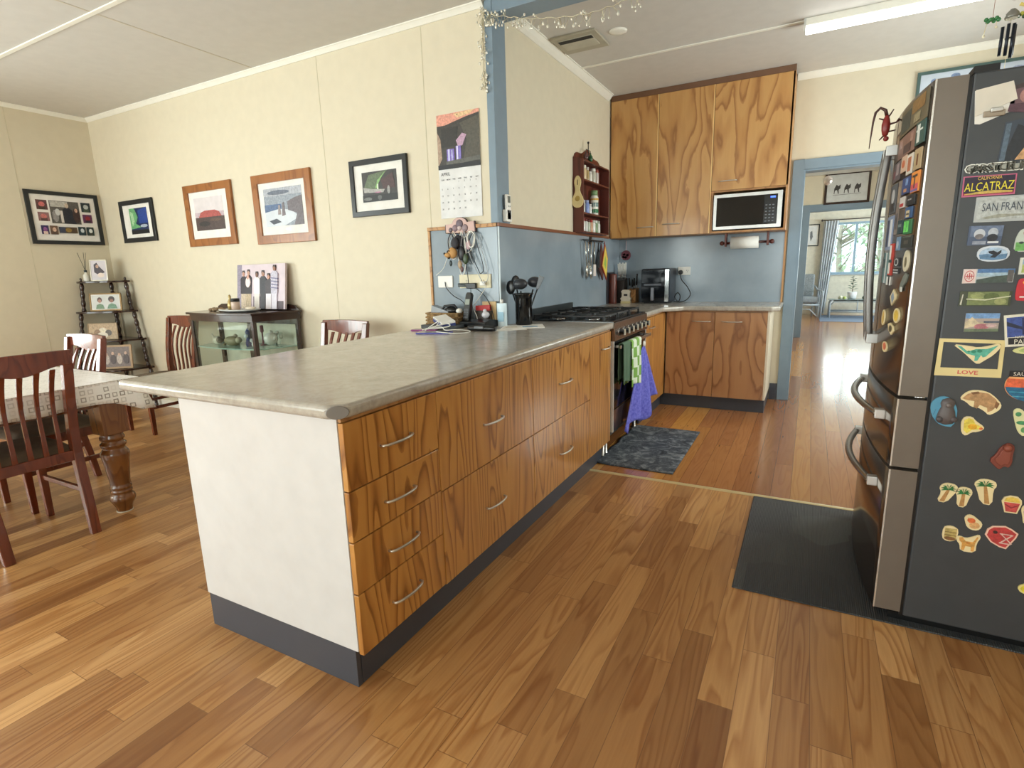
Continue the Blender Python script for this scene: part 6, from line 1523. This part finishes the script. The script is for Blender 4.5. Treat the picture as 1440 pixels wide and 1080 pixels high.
# on the splashback: outlets, adaptor, key rack
YP = 3.069
def outlet(label, cx, cz, w_, h_, col_, n, rz=0, y=YP, x=None):
    t = thing('power_outlet', label, 'power outlet', (cx, y, cz), rz)
    MB().box(-w_/2, w_/2, -.009, 0, -h_/2, h_/2, col_).build('plate', t, bevel=.003)
    s = MB()
    for i in range(n):
        c0 = (i-(n-1)/2)*w_*.5
        for (dx, dz) in ((-.007, .004), (.007, .004), (0, -.01)): s.box(c0+dx-.0015, c0+dx+.0015, -.0098, -.009, dz-.005, dz+.005, M['blackmatte'])
    s.build('socket', t)
    return t
outlet('white wall plate with a dark lead, left end of the splashback', -2.145, 1.192, .118, .078, M['white'], 0)
outlet('cream double power outlet behind the phone chargers', -1.912, 1.192, .24, .088, C(222, 212, 180, .4), 2)
tag(MB().box(-.035, .035, -.035, -.010, -.02, .016, BK).box(-.10, -.035, -.035, -.012, -.008, .016, C(26, 40, 40, .3)).build('plug_adaptor', bevel=.004), 'black plug adaptor in the cream double outlet', 'plug').location = (-1.93, YP, 1.165)
tag(MB().box(-.018, .018, -.03, -.010, -.014, .014, M['white']).build('usb_plug', bevel=.003), 'small white charger plug in the cream double outlet', 'plug').location = (-1.845, YP, 1.178)
cable('dark lead running from the white wall plate down to the counter', [(-2.145, YP-.012, 1.19), (-2.13, YP-.02, 1.15), (-2.07, YP-.03, 1.10), (-1.99, YP-.04, 1.06), (-1.95, YP-.05, .99)], .003, KC)
t = thing('key_rack', 'pink and grey plaque key rack with a scalloped top, hung over the splashback', 'key rack', (-2.005, YP-.002, 1.50))
pl_ = [(-.115, 0), (-.115, .055), (-.06, .06), (-.048, .082), (-.02, .096), (.02, .096), (.048, .082), (.06, .064), (.115, .068), (.122, 0), (.02, -.008)]
MB().prism(pl_, 'y', -.014, 0, C(66, 44, 46, .5)).build('backing', t, bevel=.003)
fp = MB().prism(scale_poly(pl_, .93), 'y', -.017, -.014, C(206, 172, 164, .5))
for (x, z, r, c_) in ((-.0, .055, .028, (112, 98, 110)), (-.035, .03, .022, (140, 120, 128)), (.04, .028, .024, (150, 132, 138)), (-.07, .02, .016, (112, 100, 108)), (.0, .03, .018, (196, 176, 176))):
    fp.lathe([(r, -.001), (r*.8, -.006), (.001, -.009)], (x, -.016, z), C(*c_, .5), 12, 'y')
fp.build('front', t)
for x in (-.09, -.045, 0, .045, .09):
    MB().tube([(x, -.015, .004), (x, -.028, -.002), (x, -.034, .008)], .002, M['brass'], 6).build('hook', t)
KY = YP-.03
def loop(label, x, z, w_, L_, r, mat, dx=0, dy=0):
    return cable(label, [(x, KY+.002-dy, z), (x-w_, KY-dy, z-L_*.35), (x-w_*.6+dx, KY-dy, z-L_*.9), (x+dx, KY-dy, z-L_), (x+w_*.7+dx, KY-dy, z-L_*.85), (x+w_, KY-dy, z-L_*.3), (x+.002, KY+.002-dy, z)], r, mat, 'cables hung on the key rack')
loop('white cable looped over the left hooks of the key rack', -2.05, 1.505, .035, .17, .003, WC)
loop('long white cable hanging down the middle of the key rack', -1.985, 1.505, .03, .27, .003, WC, .0, .006)
loop('white cable looped over the right hooks of the key rack', -1.93, 1.505, .035, .13, .003, WC, -.01)
loop('thin black lead hanging to the right of the key rack', -1.90, 1.50, .03, .26, .0028, KC, .05, .004)
loop('thin grey lead hanging furthest right of the key rack', -1.885, 1.50, .045, .32, .0022, C(176, 180, 184, .4), .06, .01)
cable('black lead running from the key rack down to the plug adaptor', [(-1.975, KY, 1.49), (-1.97, KY-.01, 1.36), (-1.955, KY, 1.26), (-1.945, KY-.005, 1.18)], .0028, KC)
cable('white lead trailing from the key rack to the left', [(-2.075, KY, 1.44), (-2.10, KY, 1.36), (-2.14, KY, 1.28), (-2.20, KY-.002, 1.235)], .0022, WC)
cable('white lead curling from the cream outlet down to the counter', [(-1.845, YP-.035, 1.175), (-1.81, YP-.04, 1.16), (-1.85, YP-.05, 1.10), (-1.89, YP-.07, 1.03), (-1.86, YP-.085, .97), (-1.85, YP-.09, .915)], .0022, WC)
cable('black lead slanting from the plug adaptor to the counter', [(-1.90, YP-.03, 1.15), (-1.84, YP-.03, 1.11), (-1.79, YP-.04, 1.05), (-1.75, YP-.06, .97), (-1.745, YP-.06, .912)], .0025, KC)
cable('black lead dropping straight from the plug adaptor', [(-1.93, YP-.035, 1.145), (-1.925, YP-.04, 1.08), (-1.915, YP-.045, 1.02)], .0022, KC)
t = thing('toy_keyring', 'tan and black dog head key ring toy hanging on the key rack', 'toy', (-2.04, KY-.03, 1.375))
TN = C(196, 148, 90, .7)
MB().ball((0, 0, 0), .036, TN, 12, sx=.9, sy=.6).ball((-.028, -.016, -.014), .016, TN, 10, sx=1.5).ball((-.05, -.02, -.004), .008, BK, 8).ball((-.012, -.024, .012), .004, BK, 8).build('head', t)
MB().ball((.02, 0, .06), .03, C(50, 48, 54, .7), 10, sz=1.2, sy=.5).ball((-.035, .004, -.01), .018, BK, 8, sz=1.6, sy=.5).build('ear', t)
MB().tube([(.01, 0, .02), (.012, .01, .12)], .0015, M['brass'], 5).build('cord', t)
for i, (x, z, c_, lb, s) in enumerate(((-1.985, 1.37, (34, 34, 40), 'black key fob bundle in the middle of the key rack', .034), (-1.955, 1.335, (60, 76, 50), 'dark green key pouch low on the key rack', .026), (-1.93, 1.42, (190, 160, 164), 'pink and grey tag hanging right of centre on the key rack', .022),
                                 (-2.07, 1.31, (28, 40, 42), 'small dark key fob hanging lowest on the left', .014), (-2.0, 1.30, (176, 150, 120), 'bunch of brass and silver keys under the dog toy', .02), (-1.985, 1.27, (96, 60, 60), 'dark red lanyard end hanging below the keys', .014))):
    m = MB().ball((0, 0, 0), s, C(*c_, .4), 9, sx=.8, sy=.4, sz=1.35).tube([(0, 0, s), (0, .012, min(1.50, z+.13)-z)], .0012, M['steel'], 5)
    o = item('key_fob', m, lb, 'key ring'); o.location = (x, KY-.012, z)

loop('grey braided cable doubled over the middle hooks of the key rack', -1.96, 1.505, .022, .20, .0035, C(150, 146, 150, .5), -.01, .012)
loop('black cable doubled over the left hook of the key rack', -2.06, 1.50, .022, .14, .0035, KC, .0, .014)
loop('thick white cable folded over the last hook of the key rack', -1.905, 1.505, .028, .10, .004, WC, .0, .016)
item('wristlet', MB().ball((0, 0, 0), .04, C(38, 36, 44, .5), 10, sx=.9, sy=.35, sz=1.2), 'large black wristlet bundle high in the middle of the key rack', 'pouch').location = (-2.01, KY-.004, 1.44)
item('wristlet', MB().ball((0, 0, 0), .036, C(44, 40, 46, .5), 10, sx=.8, sy=.35, sz=1.3), 'black camera strap bundle right of the dog toy on the key rack', 'pouch').location = (-1.985, KY+.002, 1.36)

# air-conditioner remote
t = thing('remote_control', 'white remote control in its wall holder beside the blue post', 'remote', (-1.734, 3.17, 1.56))
MB().box(0, .030, -.034, .034, -.004, .07, M['white']).build('holder', t, bevel=.004)
o = MB().box(0, .018, -.027, .027, 0, .155, M['white']).build('remote', t, bevel=.005); o.location = (.012, 0, .006)
o = MB().box(.018, .0186, -.019, .017, .105, .145, C(110, 116, 112, .2)).box(.018, .0186, -.004, .006, .045, .055, C(120, 120, 120, .4)).box(.018, .0186, -.016, -.004, .08, .088, C(150, 150, 150, .4)).box(.018, .0186, .004, .016, .08, .088, C(150, 150, 150, .4)).build('display', t); o.location = (.0125, 0, .006)

# ------------------------------------------------------------------ spice rack
RX0, RX1, RY0, RY1 = -1.739, -1.648, 4.33, 4.975
t = thing('spice_rack', 'red-brown wooden spice rack with scalloped top on the kitchen side wall', 'rack', (-1.70, 4.65, 1.54)); RL = Vector(t.location)
rw = M['rackwood']
def rk_(m, nm, **k):
    o = m.build(nm, t, **k); o.location = -RL; return o
for y in (RY0, RY1-.012): rk_(MB().prism([(RX0, 1.54), (RX1, 1.54), (RX1, 2.10), (RX0+.02, 2.13), (RX0, 2.13)], 'y', y, y+.012, rw), 'side_panel', bevel=.002)
for z in (1.54, 1.688, 1.945, 2.095): rk_(MB().box(RX0+.006, RX1, RY0+.012, RY1-.012, z, z+.012, rw), 'shelf')
bk = [(RY0+.01, 1.552)]+[(RY1-.01, 1.552), (RY1-.01, 2.13)]
crest = [(RY1-.01-(RY1-RY0-.02)*i/28, 2.13+.10*(max(0, math.sin(i/28*PI))**.55)*(.8+.2*math.cos(i/28*4*PI))) for i in range(29)]
rk_(MB().prism(bk+crest, 'x', RX0, RX0+.006, rw), 'back_panel')
def jar(x, y, z, r, h, body, lid, label, cat='jar', group='jars in the spice rack'):
    t = thing('spice_jar', label, cat, (x, y, z), 0, group)
    MB().lathe([(r*.9, 0), (r, .004), (r, h*.72), (r*.75, h*.80), (r*.75, h*.82)], (0, 0, 0), C(*body, .2), 14).build('jar', t)
    MB().lathe([(r*.82, h*.80), (r*.82, h), (.001, h)], (0, 0, 0), C(*lid, .35), 14).build('lid', t)
    return t
jx = -1.695
for i, (y, r, h, b_, l_, lb) in enumerate(((4.385, .022, .115, (206, 176, 120), (236, 230, 214), 'first spice jar from the left on the top shelf, golden with a white lid'), (4.455, .025, .12, (214, 190, 150), (238, 232, 214), 'second spice jar on the top shelf, pale tan and stout'),
        (4.535, .018, .115, (176, 150, 100), (206, 200, 190), 'third spice jar on the top shelf, slim and brown'), (4.60, .022, .09, (226, 222, 210), (230, 228, 220), 'fourth spice jar on the top shelf, short and white'),
        (4.68, .026, .125, (190, 186, 170), (226, 224, 214), 'fifth spice jar on the top shelf, wide with a flat white lid'), (4.77, .018, .13, (206, 196, 190), (170, 96, 84), 'sixth spice jar on the top shelf, slim with a reddish lid'))):
    jar(jx, y, 1.957, r, h, b_, l_, lb)
for i, (y, r, h, b_, l_, lb) in enumerate(((4.375, .020, .10, (150, 150, 146), (222, 222, 216), 'first glass jar on the middle shelf, clear grey'), (4.44, .020, .105, (186, 186, 182), (206, 206, 206), 'second glass jar on the middle shelf, clear with a silver lid'), (4.52, .026, .11, (130, 150, 206), (150, 160, 196), 'blue jar on the middle shelf'), (4.60, .018, .085, (232, 232, 230), (210, 210, 210), 'small white jar between the blue jar and the tall white bottle'))):
    jar(jx, y, 1.70, r, h, b_, l_, lb)
b_ = jar(jx+.004, 4.70, 1.70, .036, .205, (232, 232, 222), (126, 156, 110), 'tall white supplement bottle with a green band on the middle shelf', 'bottle')
MB().lathe([(.0365, .02), (.0365, .05)], (0, 0, 0), C(60, 130, 90, .4), 16).lathe([(.0365, .125), (.0365, .14)], (0, 0, 0), C(214, 170, 70, .4), 16).lathe([(.0362, .07), (.0362, .105)], (0, 0, 0), C(120, 150, 150, .4), 16).build('label_band', b_)
low = [((206, 176, 110), (150, 60, 50), 'gold jar with a red lid, first on the lowest shelf'), ((236, 234, 228), (150, 60, 60), 'white jar, second on the lowest shelf'), ((214, 214, 210), (120, 60, 56), 'pale jar, third on the lowest shelf'), ((190, 196, 180), (90, 46, 44), 'greenish jar, fourth on the lowest shelf'), ((206, 160, 130), (176, 60, 50), 'orange jar, fifth on the lowest shelf'), ((236, 236, 232), (200, 200, 190), 'white jar, sixth on the lowest shelf'), ((130, 156, 120), (226, 226, 220), 'green jar, seventh on the lowest shelf'), ((226, 226, 220), (170, 176, 160), 'white jar, last on the lowest shelf')]
for i, (b_, l_, lb) in enumerate(low):
    jar(jx, 4.375+.062*i, 1.552, .021, .108, b_, l_, lb)
t = thing('cruet_stand', 'small black iron stand with two green bottles on top of the spice rack', 'ornament', (-1.69, 4.55, 2.107))
MB().tube([(0, 0, 0), (0, 0, .15)], .004, BK, 8).ball((0, 0, .158), .010, BK, 8).tube([(0, -.05, .10), (0, .05, .10)], .003, BK, 8).lathe([(.03, 0), (.03, .005), (.005, .01)], (0, 0, 0), BK, 14).build('stand', t)
for s, c_ in ((-1, (90, 60, 60)), (1, (40, 90, 56))):
    MB().lathe([(.012, 0), (.02, .02), (.018, .045), (.007, .06), (.004, .075)], (0, s*.055, .012), C(*c_, .2), 12).tube([(0, s*.055, .085), (0, s*.05, .10)], .002, BK, 6).build('lantern', t)
# wooden spoon-shaped board on the near side of the rack
sp_ = []
for i in range(40):
    a = 2*PI*i/40; sp_.append((.0+.0, 0))
out = []
for (v, w_) in ((0, .012), (.03, .028), (.08, .040), (.15, .047), (.24, .048), (.33, .042), (.41, .031), (.48, .023), (.55, .019), (.62, .020), (.70, .025), (.78, .028), (.86, .027), (.93, .020), (.98, .011), (1.0, .005)):
    out.append((w_, .245*v))
m = MB().prism([(w_, z) for w_, z in out]+[(-w_, z) for w_, z in out[::-1]], 'y', -.012, 0, C(222, 204, 152, .5))
m.lathe([(.022, -.0125), (.018, -.0135), (.001, -.0135)], (0, 0, .07), C(176, 150, 80, .5), 14, 'y').prism([(-.004, .175), (.004, .175), (.003, .215), (-.003, .215)], 'y', -.0128, -.011, C(70, 46, 30, .6))
o = tag(m.build('wooden_spoon_rest', bevel=.002), 'pale wooden spoon-shaped board hung on the near side of the spice rack', 'spoon rest'); o.location = (-1.695, 4.329, 1.735)
# utensil rail
t = thing('utensil_rail', 'dark iron hook rail under the spice rack', 'hook rail', (-1.727, 4.70, 1.49))
MB().tube([(.03, -.26, 0), (.03, .26, 0)], .005, BK, 8).box(0, .03, -.02, .02, -.006, .006, BK).box(0, .006, -.03, .03, -.03, .05, BK).build('rail', t)
for y in (-.24, -.16, -.08, 0, .08, .16, .24): MB().tube([(.03, y, 0), (.035, y, -.02), (.045, y, -.022), (.048, y, -.01)], .002, BK, 6).build('hook', t)
def hung(name, label, cat, y, L_, head, c_, hc, kind, tilt=0):
    t = thing(name, label, cat, (-1.682, y, 1.475), 0, 'utensils on the hook rail'); t.rotation_euler = (tilt, 0, 0)
    MB().tube([(0, 0, 0), (0, 0, -L_)], .0045, c_, 8, flat=1.6).build('handle', t)
    m = MB()
    if kind == 'spoon': m.ball((0, 0, -L_-head*.4), head*.5, hc, 12, sx=.35, sy=.8, sz=1.3)
    elif kind == 'flat': m.box(-.003, .003, -.030, .030, -L_-head, -L_, hc)
    else:
        for i in range(6):
            a = PI*i/6
            m.tube([(0, 0, -L_), (.022*math.cos(a), .022*math.sin(a), -L_-head*.6), (0, 0, -L_-head), (-.022*math.cos(a), -.022*math.sin(a), -L_-head*.6), (0, 0, -L_)], .0013, hc, 5)
    m.build('head', t)
SS = C(206, 206, 200, .2, .9)
hung('serving_spoon', 'shiny long serving spoon, first on the hook rail', 'spoon', 4.455, .22, .08, SS, SS, 'spoon', .2)
hung('whisk', 'wire whisk hanging second on the hook rail', 'whisk', 4.53, .14, .14, SS, SS, 'whisk', .05)
hung('serving_spoon', 'slim metal spoon hanging third on the hook rail', 'spoon', 4.60, .24, .07, SS, SS, 'spoon')
hung('spatula', 'white-ended spatula hanging on the hook rail', 'spatula', 4.69, .19, .10, SS, C(226, 214, 208, .4), 'flat')
hung('kitchen_scissors', 'black utensil hanging just left of the yellow cloth', 'utensil', 4.79, .08, .14, BK, BK, 'flat')
def pot(label, y, c_, c2, tilt, tr):
    m = MB(); q = [(0, 0), (.085, -.13), (.05, -.33), (-.085, -.20)]
    m.prism([(y+a, 1.47+b_) for a, b_ in q], 'x', -1.688+tr, -1.680+tr, c_)
    m.prism(scale_poly([(y+a, 1.47+b_) for a, b_ in q], .86), 'x', -1.680+tr, -1.6785+tr, c2[0])
    if len(c2) > 1: m.prism(scale_poly([(y+a*.9-.005, 1.45+b_*.9) for a, b_ in q], .42), 'x', -1.6785+tr, -1.678+tr, c2[1])
    m.tube([(-1.684+tr, y, 1.47), (-1.684+tr, y, 1.49)], .003, c_, 6)
    return tag(m.build('pot_holder', bevel=.002), label, 'pot holder')
pot('yellow and green quilted pot holder with a red edge on the hook rail', 4.965, C(160, 60, 40, .8), (C(226, 200, 90, .8), C(150, 184, 84, .8)), 0, .0)
pot('dark brown pot holder hanging behind the yellow one', 4.90, C(84, 44, 40, .9), (C(96, 56, 46, .9),), 0, -.012)

# ------------------------------------------------------------------ back corner of the kitchen
t = thing('skimmer', 'pink patterned round skimmer hanging below the corner cupboard', 'skimmer', (-1.655, 5.548, 1.40))
MB().tube([(0, 0, .02), (0, 0, .115)], .005, C(206, 190, 196, .3), 8).build('handle', t)
m = MB().lathe([(.048, -.006), (.05, 0), (.04, .006)], (0, -.006, -.03), C(120, 60, 70, .4), 20, 'y')
for (x, z) in ((-.015, -.02), (.018, -.028), (0, -.05), (-.022, -.045)): m.lathe([(.012, -.014), (.001, -.014)], (x, -.001, z), C(206, 160, 150, .4), 10, 'y')
m.build('head', t)
tag(MB().lathe([(.036, 0), (.038, .006), (.038, .27), (.034, .285), (.001, .286)], (-1.685, 5.22, WT), M['rackwood'], 20).build('wooden_canister'), 'tall brown wooden cylinder at the left end of the corner worktop', 'canister')
tag(MB().box(-1.724, -1.716, 5.14, 5.36, WT, WT+.30, C(46, 44, 50, .3)).build('chopping_board', bevel=.003), 'thin dark board on edge against the side splashback behind the wooden cylinder', 'board')
def knife_block(label, x, y, w_, d_, h_, mat, kn, kc, blade):
    t = thing('knife_block', label, 'knife block', (x, y, WT))
    MB().prism([(-d_/2, 0), (d_/2, 0), (d_/2, h_), (-d_/2, h_*.92)], 'x', -w_/2, w_/2, mat).build('block', t, bevel=.003)
    for i, (dx, dy, L_, ln) in enumerate(kn):
        m = MB(); m.tube([(dx, dy, h_*.9), (dx+ln*.3, dy, h_+L_*.3)], .003, M['steel'], 6)
        m.tube([(dx+ln*.3, dy, h_+L_*.25), (dx+ln, dy-.01, h_+L_)], .0075, kc, 8, flat=.6)
        m.build('knife', t)
    return t
knife_block('dark knife block holding six white-handled knives', -1.64, 5.37, .085, .10, .24, C(44, 34, 30, .4), [(-.032+.0125*i, 0, .14+.01*(i % 2), -.006+.003*i) for i in range(6)], C(226, 226, 222, .3), 0)
knife_block('pale wood knife block holding black-handled knives', -1.535, 5.40, .085, .12, .14, M['trimwood'], [(-.03, 0, .10, -.01), (-.01, .01, .085, .0), (.012, -.01, .10, .004), (.03, .0, .12, .008), (0, -.03, .05, -.002), (.022, .03, .14, .01)], BK, 0)
t = thing('kitchen_timer', 'small cream tower-shaped timer in front of the knife blocks', 'timer', (-1.575, 5.30, WT))
MB().prism([(-.05, 0), (.05, 0), (.045, .03), (.055, .045), (.04, .06), (.04, .10), (.048, .112), (.03, .13), (-.03, .13), (-.048, .112), (-.04, .10), (-.04, .06), (-.055, .045), (-.045, .03)], 'y', -.02, .02, C(226, 214, 196, .5)).build('body', t, bevel=.003)
MB().box(-.018, .018, -.0215, -.02, .07, .09, C(50, 36, 30, .3)).box(-.048, .048, -.0215, -.02, 0, .02, C(222, 206, 150, .5)).build('window', t)
# air fryer
t = thing('air_fryer', 'black twin-window air fryer oven with a chrome strip, on the corner worktop', 'air fryer', (-1.28, 5.37, WT+.0)); 
MB().box(-.135, .135, -.13, .14, .012, .325, C(34, 40, 50, .3)).build('body', t, bevel=.014)
MB().box(-.11, .11, -.11, .11, 0, .014, BK).build('foot', t)
d = MB().box(-.128, .09, -.139, -.129, .19, .315, C(18, 20, 26, .06)).build('door', t, bevel=.004)
d2_ = MB().box(-.128, .09, -.139, -.129, .022, .165, C(18, 20, 26, .06)).build('door', t, bevel=.004)
MB().box(-.10, .06, -.152, -.139, .168, .186, C(110, 114, 122, .3, .4)).build('handle', t, bevel=.003)
MB().box(-.035, -.008, -.158, -.139, .03, .15, C(150, 150, 160, .25, .5)).build('handle', d2_, bevel=.004)
MB().box(.092, .128, -.140, -.129, .02, .315, M['chrome']).build('chrome_strip', t)
outlet('white double power outlet on the splashback beside the air fryer', -1.078, 1.203, .118, .078, M['white'], 2, y=5.556)
tag(MB().lathe([(.019, -.028), (.022, -.02), (.022, 0)], (-1.108, 5.547, 1.19), BK, 16, 'y').build('plug'), 'round black plug in the outlet beside the air fryer', 'plug')
cable('black power cord looping from the outlet down behind the air fryer', [(-1.108, 5.515, 1.18), (-1.09, 5.50, 1.12), (-1.03, 5.49, 1.05), (-1.00, 5.48, .98), (-1.04, 5.46, .925), (-1.10, 5.44, .915), (-1.135, 5.43, .96), (-1.11, 5.43, 1.0), (-1.085, 5.43, .97), (-1.10, 5.45, .92), (-1.15, 5.46, .914)], .0045, BK)
